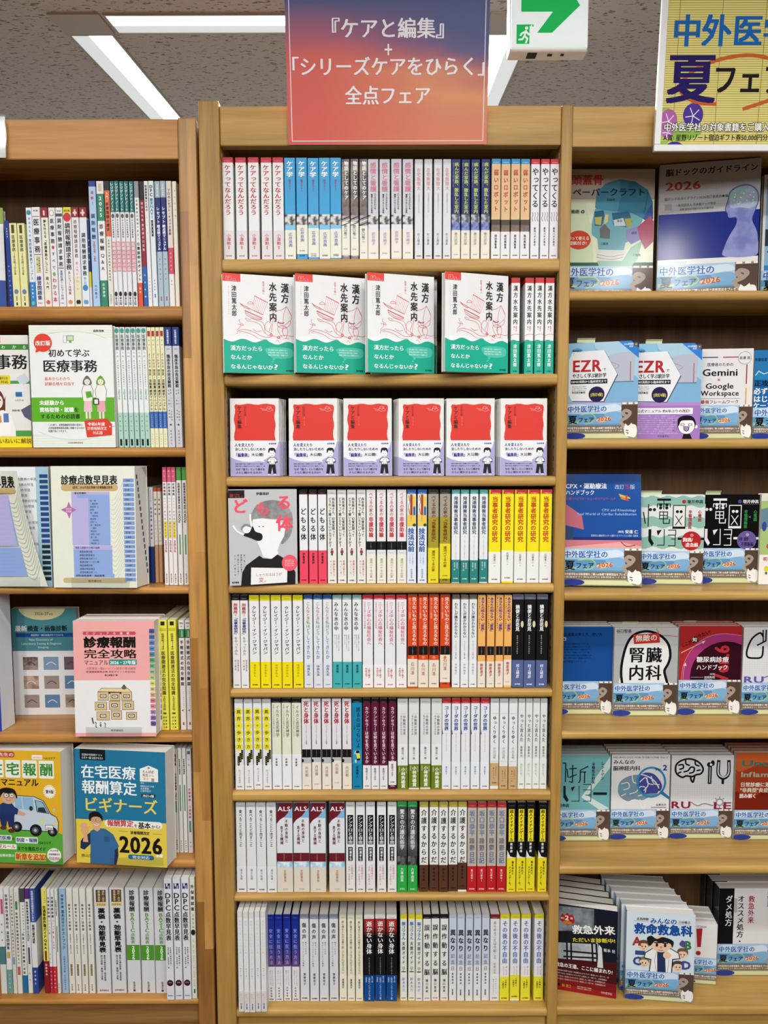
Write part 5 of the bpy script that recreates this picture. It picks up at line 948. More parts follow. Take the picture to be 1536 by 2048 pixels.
def hajimete(a):
    a.map(215, 80, 893, 1022); g = '#dcebd2'
    for i in range(5): a.R(215, 96 + i * 18, 893, 103 + i * 18, g, 1); a.R(215, 930 + i * 18, 893, 937 + i * 18, g, 1)
    a.E(553, 250, 330, 120, '#e9eae8', 2); a.E(553, 850, 330, 116, '#e9eae8', 2); a.R(215, 190, 893, 925, '#e9eae8', 2)
    a.S([(250, 195), (380, 145), (553, 130), (720, 142), (850, 185)], 2, '#9cc88a', 3); a.S([(265, 900), (400, 945), (553, 962), (700, 950), (860, 900)], 2, '#9cc88a', 3)
    a.H('森岡浩美', 738, 124, 21, '#333', 1, 4, x1=826)
    a.R(492, 160, 520, 215, '#888', 3); a.R(495, 163, 517, 212, '#eee', 4); a.R(522, 158, 578, 200, '#7a9a6a', 3); a.R(527, 163, 573, 195, '#c2dcae', 4); a.R(540, 200, 560, 216, '#7a9a6a', 3)
    a.C(326, 214, 74, '#e0402f', 5); a.poly([(268, 262), (262, 290), (300, 278)], '#e0402f', 5); a.H('改訂版', 264, 217, 42, '#f6eae6', 2, 6, x1=388)
    a.H('初めて学ぶ', 366, 293, 66, '#1d1d1d', 1, 6, x1=704); a.H('医療事務', 316, 392, 106, '#1d1d1d', 1, 6, x1=764)
    a.H('基本からわかり', 328, 490, 31, '#d8524a', 0, 6, x1=540); a.H('試験合格を目指す', 328, 529, 31, '#d8524a', 0, 6, x1=574)
    a.R(215, 634, 893, 822, '#5fae2c', 3); a.H('未経験から', 278, 675, 42, '#f6faf0', 2, 6, x1=484); a.H('資格取得・就職', 278, 729, 42, '#f6faf0', 2, 6, x1=560); a.H('を', 560, 729, 42, '#1d241a', 1, 6, x1=602); a.H('するための必読書', 284, 780, 41, '#1d241a', 1, 6, x1=610)
    a.H('この1冊で、診療報酬請求実務の基本と', 344, 846, 21, '#333', 0, 6, x1=628); a.H('人気医療事務資格試験に挑戦するための', 344, 870, 21, '#333', 0, 6, x1=640); a.H('知識が身につきます。', 344, 894, 21, '#333', 0, 6, x1=508)
    person(a, 676, 528, 27, '#eceae6', '#e6bfc8', '#6a6a6c'); person(a, 786, 528, 27, '#eceae6', '#e3a6ae', '#64a83c')
    a.poly([(660, 590), (705, 585), (715, 630), (668, 640)], '#58a832', 8); a.R(722, 642, 768, 690, '#1d1d1f', 8); a.R(730, 650, 760, 684, '#e6e6e6', 9)
    a.poly([(642, 812), (830, 796), (868, 840), (866, 925), (660, 944)], '#d8402f', 8)
    a.H('令和6年度', 668, 840, 32, '#f8e8e2', 2, 9, x1=812); a.H('診療報酬改定', 664, 874, 30, '#f8e8e2', 0, 9, x1=826); a.H('対応版', 708, 908, 30, '#f8e8e2', 0, 9, x1=792); a.C(852, 860, 6, '#f4e6e0', 9); a.S([(852, 860), (890, 858)], 3, '#777', 9, sm=False)
    a.H('日本医療教育財団', 500, 985, 12, '#444', 0, 6, x1=626)
face_book(dict(c='#ececea', a=hajimete), (66.4, 895.5), (232.2, 895.5), 651, LZ[1], .016, 'white and green introductory textbook with two drawn women facing out', 'guidebook', 'guidebook', 'l', 1.703, 1.703, behind=2, gap=.019, blab='white and green introductory textbook')
def wakaru(a):
    a.map(-250, 160, 250, 975)
    a.R(-20, 170, 40, 215, '#d8662e', 2); a.R(-250, 225, 250, 265, '#3f8a3a', 2)
    for t, x in (('わ', 45), ('か', 128), ('る', 205)): a.H(t, x, 246, 30, '#eef4ea', 0, 3)
    a.H('医療事務', -250, 352, 118, '#1c1c1c', 1, 4, x1=240)
    a.R(-250, 488, 250, 510, '#4a9a46', 2); a.rr(-100, 448, 104, 514, 10, '#e6d62e', 3); a.H('6月1日施行の', -60, 470, 24, '#333', 1, 4, x1=88); a.H('制度に対応', -60, 497, 24, '#333', 1, 4, x1=90)
    a.poly([(150, 470), (215, 435), (250, 490), (185, 530)], '#c8d4de', 2); a.poly([(128, 520), (198, 508), (208, 600), (136, 610)], '#dfe6ea', 3); a.R(140, 570, 190, 604, '#3a6aa4', 4); a.poly([(175, 700), (250, 660), (250, 780), (200, 750)], '#5a5a74', 3)
    a.E(-5, 640, 56, 90, '#6a3428', 3); a.poly([(20, 690), (60, 600), (56, 700), (40, 740), (25, 735)], '#6a3428', 3); a.E(0, 640, 40, 52, '#f4e2d6', 4); a.E(20, 628, 5, 6, '#222', 5); a.S([(-10, 664), (4, 670), (16, 664)], 3, '#a04a40', 5)
    a.poly([(-60, 720), (40, 700), (100, 740), (130, 850), (130, 893), (-80, 893)], '#f0eeea', 4); a.R(40, 725, 80, 790, '#5a78b4', 5); a.poly([(0, 745), (22, 740), (24, 790), (0, 800)], '#d88a5a', 5); a.poly([(-20, 800), (96, 790), (86, 880), (-20, 893)], '#f6f4f0', 6)
    a.R(-250, 850, 250, 893, '#4f9a44', 2); a.H('レセプトの', 135, 630, 18, '#333', 0, 4, x1=200); a.H('医療保険の種類', 108, 704, 17, '#333', 0, 4, x1=168)
    a.R(-250, 895, 250, 975, '#e9dc2a', 3); a.H('流れをていねいに解説', -170, 926, 42, '#7a3a14', 1, 4, x1=250)
face_book(dict(c='#e6e4de', a=wakaru), (-66, 893), (64.8, 893), 671, LZ[1], .014, 'white guide with drawn red-haired clerk and yellow foot, left edge', 'guidebook', 'guidebook', 'l', 1.722, 1.722)
E3 = 'left case third shelf'
l3a = [
 (mk('white handbook@ with navy foot', [(.62, '#d6d6d8'), (1, '#27346e')], tx(('V', '2026年版', .5, .03, .15, .3, '#555'), ('V', '医療事務', .5, .2, .36, .5, '#333', 1), ('V', '実践対応', .5, .38, .55, .5, '#333', 1))), [(291, 299.3), (300, 307.6)], 975),
 (mk('tan handbook@ with an orange top', [(.04, '#a8502c'), (.6, '#d9cfc4'), (1, '#b98c66')], tx(('V', '病院事務', .5, .1, .3, .5, '#5a4a3c', 1), ('V', 'ハンドブック', .5, .33, .58, .5, '#5a4a3c'))), [(308.2, 315.6), (316, 323.4)], 976)]
lrow(l3a, 1164, 2, E3, 1.765, .13)
l3 = [
 (mk('white workbook@ with pink head and 2026', [(.125, '#cf5a78'), (1, '#e6e3e2')], tx(('V', '医学', .5, .01, .1, .3, '#f2d8e0', 1), ('V', '診療報酬', .5, .13, .24, .56, '#5a3a44', 1), ('V', '実技対策', .5, .25, .35, .3, '#b09aa0'), ('V', 'ドリル', .5, .36, .45, .56, '#6a3a4a', 1), ('R', .2, .455, .8, .6, '#dfc22c', 2), ('V', '書き込み式', .5, .46, .595, .34, '#7a3a10'), ('V', '2026', .5, .615, .72, .66, '#b83a5a', 2), ('V', '医学通信社', .5, .9, .985, .34, '#333', 1))), [(326.3, 335), (335.7, 344.3), (344.8, 353)], 935),
 (mk('white guide@ with green head', [(.11, '#4f9a4a'), (1, '#e4e4e2')], tx(('V', '医師事務作業補助', .5, .13, .31, .5, '#222', 1), ('V', '実践入門BOOK', .5, .315, .47, .5, '#222', 1), ('R', .35, .57, .65, .74, '#4f9a5a', 2), ('V', '医学通信社', .5, .9, .985, .3, '#333', 1))), [(354, 364.4), (365.4, 375)], 935)]
lrow(l3, 1166, 2, E3, 1.733, .165)
def hayami(a):
    a.map(412, 92, 1030, 1012); bl = '#8fa9dc'; pl = '#b7b0dc'; k = '#22242c'
    a.R(412, 92, 1030, 1012, '#e4e6d6', 1)
    a.H('診療点数早見表', 486, 196, 72, '#151515', 2, 5, x1=902); a.rr(484, 226, 905, 280, 26, '#c9ac7a', 2); a.H('〔医科〕2026年改定準拠の診療報酬点数表', 560, 252, 22, '#33302a', 1, 5, x1=866)
    a.R(560, 284, 842, 688, pl, 2); a.R(684, 330, 842, 690, bl, 3); a.R(600, 306, 842, 332, bl, 3); a.H('基本診療料', 582, 295, 15, k, 1, 5, x1=672)
    for i in range(15): a.H('初・再診料 入院料等医学管理'[(i % 4):(i % 4) + 3 + i % 3], 696, 352 + i * 23, 15, k, 0, 5)
    a.R(566, 692, 852, 905, bl, 3); a.R(566, 692, 852, 724, pl, 4); a.R(566, 905, 864, 932, bl, 3); a.H('特定入院料その他の加算', 580, 708, 16, k, 1, 5, x1=760); a.H('材料価格基準・施設基準', 580, 920, 16, k, 1, 5, x1=792)
    for i in range(7): a.H('検査画像診断投薬注射リハビリ精神科'[(i * 2) % 8:(i * 2) % 8 + 6 + i % 4], 610, 738 + i * 26, 16, k, 0, 5)
    b = '#b46ea8'
    a.poly([(540, 358), (556, 400), (594, 420), (556, 444), (542, 488), (524, 444), (480, 420), (524, 400)], b, 4); a.H('2026', 516, 412, 16, '#f0e0ee', 1, 5, x1=560); a.H('年度版', 516, 432, 16, '#f0e0ee', 0, 5, x1=560)
    for i in range(22): a.R(942, 186 + i * 35.6, 1022, 214 + i * 35.6, '#7f9cd0', 3); a.H('入院料 検査'[i % 3:i % 3 + 3], 956, 200 + i * 35.6, 14, '#2c3a66', 0, 5)
    for i in range(18): a.S([(846, 345 + i * 34), (880, 340 + i * 36), (942, 200 + i * 35.6 + 14)], 1.6, '#a9aaa0', 2)
    a.rr(484, 936, 960, 976, 18, '#c9b48a', 2); a.H('医学通信社', 670, 960, 15, '#444', 0, 5, x1=768)
def tabs(pg, w, h, t, fan):
    for i in range(16):
        z = h * (.93 - i * .053); f = .12 + i * .05; x = w / 2 + fan * f
        pg.box((x - .0005, t * f, z - .009), (x + .0006, t * f + .004, z), '#25346c')
    pg.box((w / 2 - .001, .0006, 0.0), (w / 2 - .0002, .002, h * .99), '#5f93bc')
HAY = dict(c='#e2e5da', a=hayami, pg=tabs, s='#cfd6d6')
face_book(HAY, (107.3, 1173.5), (275, 1173.5), 934, LZ[2], .055, 'thick cream fee table with blue chart and thumb tabs facing out', 'guidebook', 'guidebook', 'l', 1.697, 1.69, lean=.02, fan=.008)
def inner(a):
    a.map(0, 0, 1, 1); a.R(.86, 0, 1, 1, '#9fc2d2', 1)
    for i in range(20): a.R(.9, .06 + i * .045, .99, .09 + i * .045, '#2c427e' if i < 13 else '#1e2a30', 2)
    for i in range(18): a.H('点数表の早見'[i % 4:], .66, .1 + i * .045, .035, '#666', 0, 2)
face_book(dict(c='#e3e6e8', a=inner, s='#cfd6d6'), (-78, 1173), (106, 1173), 935, LZ[2], .055, 'second thick fee table with its front cover curling open, left edge', 'guidebook', 'guidebook', 'l', 1.71, 1.71)
# its curled front cover
o_ = bpy.data.objects['guidebook'] if 0 else [o for o in COL.objects if o.name.startswith('guidebook') and 'curling' in str(o.get('label'))][0]
A_tl, A_bl = P(-78, 940, 1.69), P(-78, 1175, 1.69)
mb = MB(); nu, nv = 10, 10; pts = []
for j in range(nv + 1):
    v = j / nv
    xr_ = 34 + 62 * v ** 1.3
    for i in range(nu + 1):
        u = i / nu; p = P(-78 + (xr_ + 78) * u, 942 + v * 231, 1.703 - .03 * u ** 2 * (1 - v * .55)); pts.append(p - o_.location)
mb.add(pts, [(j * 11 + i, j * 11 + i + 1, (j + 1) * 11 + i + 1, (j + 1) * 11 + i) for j in range(10) for i in range(10)], '#e4e6d6')
class CurlArt(Art):
    def q(s, x, y, l):
        u, v = (x - s.x0) * s.kx, (y - s.y0) * s.ky
        u = min(max(u, 0), 1); v = min(max(v, 0), 1); xr_ = 34 + 62 * v ** 1.3
        p = P(-78 + (xr_ + 78) * u, 942 + v * 231, 1.703 - .03 * u ** 2 * (1 - v * .55)); return p - o_.location + Vector((0, -.0012 - l * LAY, 0))
ca = CurlArt(mb, (0, 0, 0), (1, 0, 0), (0, 0, -1), (0, -1, 0), 1, 1); ca.map(412, 92, 1030, 1012)
bl, pl, k_ = '#8fa9dc', '#b7b0dc', '#22242c'
def grid(x0, y0, x1, y1, c, l, n=8):
    for i in range(n): ca.R(x0, y0 + (y1 - y0) * i / n, x1, y0 + (y1 - y0) * (i + 1) / n, c, l)
ca.H('診療点数早見表', 486, 180, 70, '#151515', 2, 5, x1=985); grid(560, 284, 900, 688, pl, 1, 10); grid(700, 330, 900, 690, bl, 2, 10); grid(566, 700, 910, 930, bl, 2, 8); ca.rr(484, 226, 985, 270, 20, '#c9ac7a', 1)
for i in range(15): ca.H('初再診料入院料等医学'[(i % 4):(i % 4) + 3 + i % 3], 720, 352 + i * 23, 17, k_, 0, 5)
for i in range(7): ca.H('検査画像診断投薬注射リハビリ'[(i * 2) % 6:(i * 2) % 6 + 7], 610, 738 + i * 26, 18, k_, 0, 5)
for i in range(18): ca.S([(905, 345 + i * 34), (960, 340 + i * 36), (1025, 214 + i * 37)], 2, '#9a9c90', 1)
c_ = mb.obj('curled_cover', o_)
E4 = 'left case fourth shelf'
l4 = [
 (mk('yellow reference book@ dated 2026', '#e3dd52', tx(('R', .25, .015, .75, .05, '#222', 2), ('R', .1, .075, .9, .1, '#c8b92c', 2), ('V', '医療実務114法', .5, .12, .27, .36, '#3a3824'), ('V', '医療関連法の完全知識', .5, .28, .68, .5, '#44422c', 1), ('V', '2026年版', .5, .69, .82, .4, '#5a5830'), ('R', .3, .84, .7, .855, '#444', 2), ('V', '安藤秀雄', .66, .87, .99, .2, '#333', 1), ('V', '望月稔之', .36, .87, .99, .2, '#333', 1))), [(319.8, 336.3), (337.8, 354.6)], 1240),
 (mk('pinkish white surgery reference@ with green band', [(.08, '#dedcd8'), (.16, '#3f7f4e'), (1, '#dfd9d6')], tx(('H', '2026', .15, .025, .36, '#222', 2, 3, .85), ('H', '-27', .3, .055, .3, '#222', 2, 3, .7), ('V', '診療報酬', .6, .09, .15, .22, '#e8f2ea', 1), ('V', '手術術式の完全解説', .5, .175, .6, .62, '#1c1c1e', 2), ('V', '1600術式の手技と適応', .6, .62, .84, .18, '#555'), ('C', .4, .82, .12, '#33406a', 3), ('R', .4, .93, .66, .955, '#a83a44', 3))), [(356.8, 373), (374, 381)], 1241)]
lrow(l4, 1461, 3, E4, 1.727, .17)
def bluewhite(a):
    a.R(0, .66, 1, 1, '#2440a0', 1)
    for i in range(26): a.C(.93 + .06 * math.sin(i * 7), .42 + i * .008, .006, '#555', 2)
face_book(dict(c='#e6e6ea', a=bluewhite, s='#e2e2e6'), (-120, 1452), (4, 1450), 1190, LZ[3], .05, 'thick white book with blue foot at the left edge, fourth shelf', 'guidebook', 'guidebook', 'r', 1.72, 1.72, fan=.006)
def kensa(a):
    a.map(80, 145, 640, 962); t = '#4d8f9a'
    a.R(80, 145, 640, 468, t, 1); a.E(345, 140, 200, 92, '#e0d9a8', 2); a.H('2026-27', 282, 182, 36, '#333', 0, 4, x1=404); a.H('年版', 404, 188, 20, '#333', 0, 4, x1=438)
    a.H('最新', 106, 296, 54, '#f0f2f0', 2, 4, x1=212); a.H('検査・画像診断', 214, 296, 54, '#15181a', 2, 4, x1=560); a.R(112, 331, 640, 362, '#1d4a90', 2); a.H('検査算定・適応疾患がすべてわかる', 244, 347, 20, '#cfdcec', 0, 4, x1=524)
    a.H('New Dictionary of', 226, 381, 26, '#e2eeee', 0, 4, x1=430); a.H('Laboratory Testing & Diagnosis', 158, 411, 26, '#e2eeee', 0, 4, x1=506); a.H('Imaging', 300, 438, 26, '#e2eeee', 0, 4, x1=394)
    for j in range(3):
        for i in range(3):
            x, y = 165 + i * 178, 514 + j * 146; a.R(x, y, x + 130, y + 100, (('n', '#5a4a4a', '#b09a94', 40), '#7d98b4', '#6a5a62')[i] if j == 0 else ('#5d82a4', ('n', '#8a7466', '#c2a894', 40), '#9a8a84')[(i + j) % 3], 2)
            a.S([(x + 25, y + 60), (x + 65, y + 40), (x + 105, y + 62)], 7, '#d8dade' if (i + j) % 2 else '#4a4448', 3)
face_book(dict(c='#e2e2e4', a=kensa), (30.5, 1430.5), (160, 1429.5), 1218, LZ[3], .02, 'teal and white test dictionary with nine photos set back, fourth shelf', 'guidebook', 'guidebook', 'l')
def pink(a):
    a.map(552, 250, 1200, 1122); p = '#eda9a6'
    a.R(552, 250, 1200, 696, p, 1); a.R(552, 1094, 1200, 1122, p, 1)
    a.rr(630, 330, 1052, 356, 12, '#c84a68', 2)
    for i, t in enumerate('ビジュアル速解'): a.H(t, 655 + i * 54, 343, 22, '#f6dfe2', 1, 4)
    a.H('診療報酬', 634, 410, 92, '#15130f', 3, 4, x1=1052); a.H('完全攻略', 634, 497, 78, '#15130f', 1, 4, x1=1056); a.H('マニュアル', 634, 562, 46, '#15130f', 0, 4, x1=828)
    a.rr(834, 540, 1056, 582, 8, '#2f8e84', 2); a.H('2026・27年版', 842, 562, 34, '#eef6f4', 2, 4, x1=1048); a.H('点数算定一覧&レセプト請求の要点解説', 650, 607, 22, '#c05a78', 0, 4, x1=1048); a.H('医療機関職員必携 改定ポイント完全対応', 650, 632, 17, '#444', 0, 4, x1=1044); a.H('青山美智子 著', 796, 658, 17, '#333', 1, 4, x1=900)
    w = '#d9bd8a'; k = '#3c342a'
    a.poly([(738, 782), (770, 754), (982, 756), (1012, 786), (1012, 800), (738, 798)], k, 2); a.poly([(742, 780), (772, 757), (980, 759), (1008, 786)], '#e6cf9e', 3)
    for bx in ((738, 782, 826, 848), (836, 788, 916, 850), (926, 784, 1012, 848), (714, 858, 810, 922), (826, 852, 916, 918), (930, 852, 1026, 920), (726, 932, 830, 998), (842, 924, 928, 992), (962, 936, 1048, 994)):
        a.R(*bx, k, 3); a.R(bx[0] + 3, bx[1] + 3, bx[2] - 3, bx[3] - 3, w, 4); mx, my = (bx[0] + bx[2]) / 2, (bx[1] + bx[3]) / 2; a.rr(mx - 26, my - 14, mx + 26, my + 14, 8, k, 5); a.rr(mx - 20, my - 9, mx + 20, my + 9, 6, '#f2f0ea', 6); a.H('病院', mx - 14, my, 13, k, 1, 7, x1=mx + 14)
    a.E(950, 752, 20, 14, '#6a6460', 4); a.E(950, 738, 8, 10, '#4a4440', 5); a.S([(690, 980), (694, 1005), (700, 1022)], 10, '#444', 4)
    for i in range(14): a.S([(712 + (i * 37) % 110, 1012 + (i * 23) % 40), (722 + (i * 37) % 110, 1018 + (i * 23) % 40)], 5, '#555', 3, sm=False)
    cs = ['#4a5a9c', '#3f6fa8', '#4a7ec0', '#4f8ec4', '#4a8a9a', '#5aa07a', '#6ab08a', '#8ac09a', '#b0cc84', '#d8d46a', '#dcc090', '#d8a882', '#dc7a8a', '#dc8aa0', '#a88ab4', '#8a62a8', '#70509a']
    for i, c in enumerate(cs): a.rr(1158, 310 + i * 43.5, 1200, 346 + i * 43.5, 8, c, 3); a.H('検査', 1166, 328 + i * 43.5, 13, '#333', 0, 5, x1=1190)
    a.H('医学通信社', 838, 1075, 17, '#333', 0, 4, x1=938)
face_book(dict(c='#e9e7e6', a=pink, s='#e0dedc'), (150.5, 1472), (313, 1470), 1245, LZ[3], .037, 'pink and white manual with drawn filing drawers facing out', 'guidebook', 'guidebook', 'l', 1.683, 1.683, lean=.03, behind=1, gap=.039, drift=.002, blab='pink and white filing drawer manual')
E5 = 'left case fifth shelf'
l5 = [
 (mk('cream booklet@ with brown head badge', [(.86, '#ddd8ce'), (1, '#e2dcd4')], tx(('R', .25, .05, .75, .16, '#4a3a2c', 2), ('V', '事例', .5, .06, .15, .34, '#e8dcc8'), ('V', '在宅医療報酬', .5, .23, .4, .56, '#333', 2), ('V', 'Q&A', .5, .42, .49, .5, '#333', 1), ('R', .3, .5, .7, .61, '#4f8a5a', 2), ('V', '医学通信社', .5, .87, .97, .34, '#333', 1))), [(347.5, 356.4)], 1498),
 (mk('white booklet@ with a green stripe', '#e0e0dc', tx(('V', '医師事務作業補助', .5, .1, .25, .44, '#222', 2), ('R', .34, .35, .66, .6, '#4c8e58', 2), ('V', '医学通信社', .5, .88, .985, .3, '#333', 1))), [(357, 364.8), (365.4, 373.6)], 1497),
 (mk('pinkish booklet@ with red title', '#dcd6d6', tx(('R', .2, .02, .8, .05, '#4a6a9a', 2), ('V', '訪問', .5, .07, .18, .4, '#9a6a74'), ('V', '診療報酬・介護報酬', .5, .37, .67, .5, '#c04a5a', 1), ('R', .3, .69, .7, .8, '#4a8a7a', 2), ('V', '医学', .5, .88, .96, .3, '#444'))), [(374.7, 384.6)], 1498)]
lrow(l5, 1709.6, 4, E5, 1.735, .165)
def zaitaku(a):
    a.map(-178, 130, 480, 960); y = '#e3b02a'; g = '#5aa83c'
    a.R(-178, 130, 480, 740, y, 1); a.R(-178, 740, 480, 960, g, 1); a.E(150, 745, 340, 36, g, 2)
    a.rr(-170, 140, 132, 182, 18, '#b8483c', 2); a.H('たんぽぽ先生の', -150, 161, 30, '#f6e6d8', 1, 4, x1=126); a.rr(262, 160, 342, 192, 5, '#f2ece4', 2); a.H('公式テキスト', 268, 178, 14, '#b8483c', 0, 4, x1=338); a.H('ヘルスケア', 350, 182, 22, '#3a2a14', 1, 4, x1=442)
    for i, t in enumerate('在宅報酬'): a.rr(-70 + i * 128, 200, 44 + i * 128, 330, 8, '#eef0e6', 2); a.H(t, -64 + i * 128, 266, 100, '#3a8a34', 2, 4, x1=38 + i * 128)
    a.H('算定マニュアル', -100, 362, 62, '#1d1a14', 2, 4, x1=310)
    for i in range(20): t = i * math.pi / 10; a.S([(390, 425), (390 + 46 * math.cos(t), 425 + 48 * math.sin(t))], 9, '#f4f0e4', 2, sm=False)
    a.C(390, 425, 38, '#f4f0e4', 3); a.H('第9版', 360, 426, 30, '#222', 2, 4, x1=422)
    k = '#2c3238'; w = '#c3d0da'
    a.poly([(96, 480), (140, 458), (270, 462), (345, 492), (395, 585), (440, 610), (456, 650), (448, 724), (108, 716)], k, 3); a.poly([(100, 484), (142, 463), (268, 467), (341, 496), (391, 590), (436, 614), (450, 652), (443, 718), (112, 710)], w, 4)
    a.poly([(120, 478), (172, 470), (182, 560), (130, 556)], '#8fb8d2', 5); a.poly([(180, 470), (262, 474), (272, 566), (190, 560)], '#8fb8d2', 5); a.poly([(276, 488), (338, 502), (385, 588), (290, 578)], k, 5); a.poly([(282, 492), (334, 506), (376, 582), (296, 573)], '#8fb8d2', 6); a.poly([(300, 545), (345, 540), (366, 580), (298, 572)], k, 7)
    for x, yy, r in ((134, 690, 40), (278, 712, 46), (405, 720, 36)): a.C(x, yy, r, '#1c1c20', 6); a.C(x - 4, yy, r * .55, '#55585e', 7); a.C(x - 4, yy, r * .25, '#b9bcc0', 8)
    a.C(325, 645, 14, '#e8d456', 6); a.C(430, 655, 12, '#e8d456', 6); a.R(350, 670, 412, 708, k, 6); a.R(353, 673, 409, 705, '#eceae2', 7); a.H('2026', 358, 694, 20, '#444', 1, 8, x1=404); a.E(246, 552, 14, 18, k, 6); a.E(420, 562, 11, 16, '#c8c4a0', 6)
    a.blob([(5, 470), (10, 420), (60, 403), (120, 415), (142, 460), (130, 480)], '#1d1a18', 9); a.E(75, 475, 58, 48, '#d6a88a', 10); a.blob([(16, 465), (30, 425), (75, 415), (120, 430), (134, 462), (110, 440), (70, 448), (40, 440)], '#1d1a18', 11)
    for x in (60, 102): a.C(x, 460, 20, '#2a2a2e', 11); a.C(x, 460, 16, '#e8d8cc', 12); a.E(x + 2, 460, 4, 5, '#222', 13)
    a.S([(58, 492), (75, 500), (92, 492)], 3, '#7a3a30', 11)
    a.poly([(-10, 540), (30, 515), (100, 515), (125, 550), (120, 605), (-10, 610)], '#24386c', 9); a.poly([(110, 545), (185, 580), (210, 596), (180, 608), (105, 585)], '#d6a88a', 9); a.poly([(108, 535), (150, 560), (140, 600), (100, 590)], '#24386c', 10)
    a.poly([(0, 605), (118, 600), (112, 690), (72, 695), (62, 640), (52, 690), (14, 685)], '#223264', 9); a.E(30, 700, 26, 14, '#5a3424', 10); a.E(92, 720, 26, 16, '#5a3424', 10)
    a.rr(-60, 755, 90, 795, 6, '#eef2e6', 3); a.H('在宅医療', -52, 775, 34, '#1d4a80', 2, 4, x1=84); a.H('の', 92, 780, 22, '#1d241a', 1, 4); a.rr(122, 765, 290, 810, 6, '#eef2e6', 3); a.H('制度・報酬', 126, 787, 36, '#1d4a80', 2, 4, x1=286); a.H('のみならず、', 294, 803, 26, '#1d241a', 1, 4, x1=412)
    a.rr(-60, 820, 126, 858, 6, '#eef2e6', 3); a.H('算定ルール', -50, 838, 34, '#c03a2c', 1, 4, x1=118); a.H('までを徹底ガイド', 130, 850, 34, '#1d241a', 1, 4, x1=352); a.H('個別指導対策の', -60, 905, 24, '#f0f4e6', 1, 4, x1=108); a.R(112, 880, 350, 940, '#e8cf6a', 3); a.H('新章を追加!', 116, 910, 54, '#c0321e', 2, 4, x1=352)
    a.C(412, 892, 54, '#f2f0e8', 5); a.H('2026年度', 380, 858, 17, '#333', 1, 6, x1=446); a.H('診療報酬改定', 370, 886, 17, '#333', 1, 6, x1=456); a.H('完全対応', 370, 914, 24, '#b03a4a', 1, 6, x1=458)
face_book(dict(c='#e8e4da', a=zaitaku), (-45, 1717), (127, 1720), 1502, LZ[4], .05, 'yellow and green manual with a drawn van, left edge of fifth shelf', 'guidebook', 'guidebook', 'l', 1.695, 1.682, lean=.02, fan=.006)
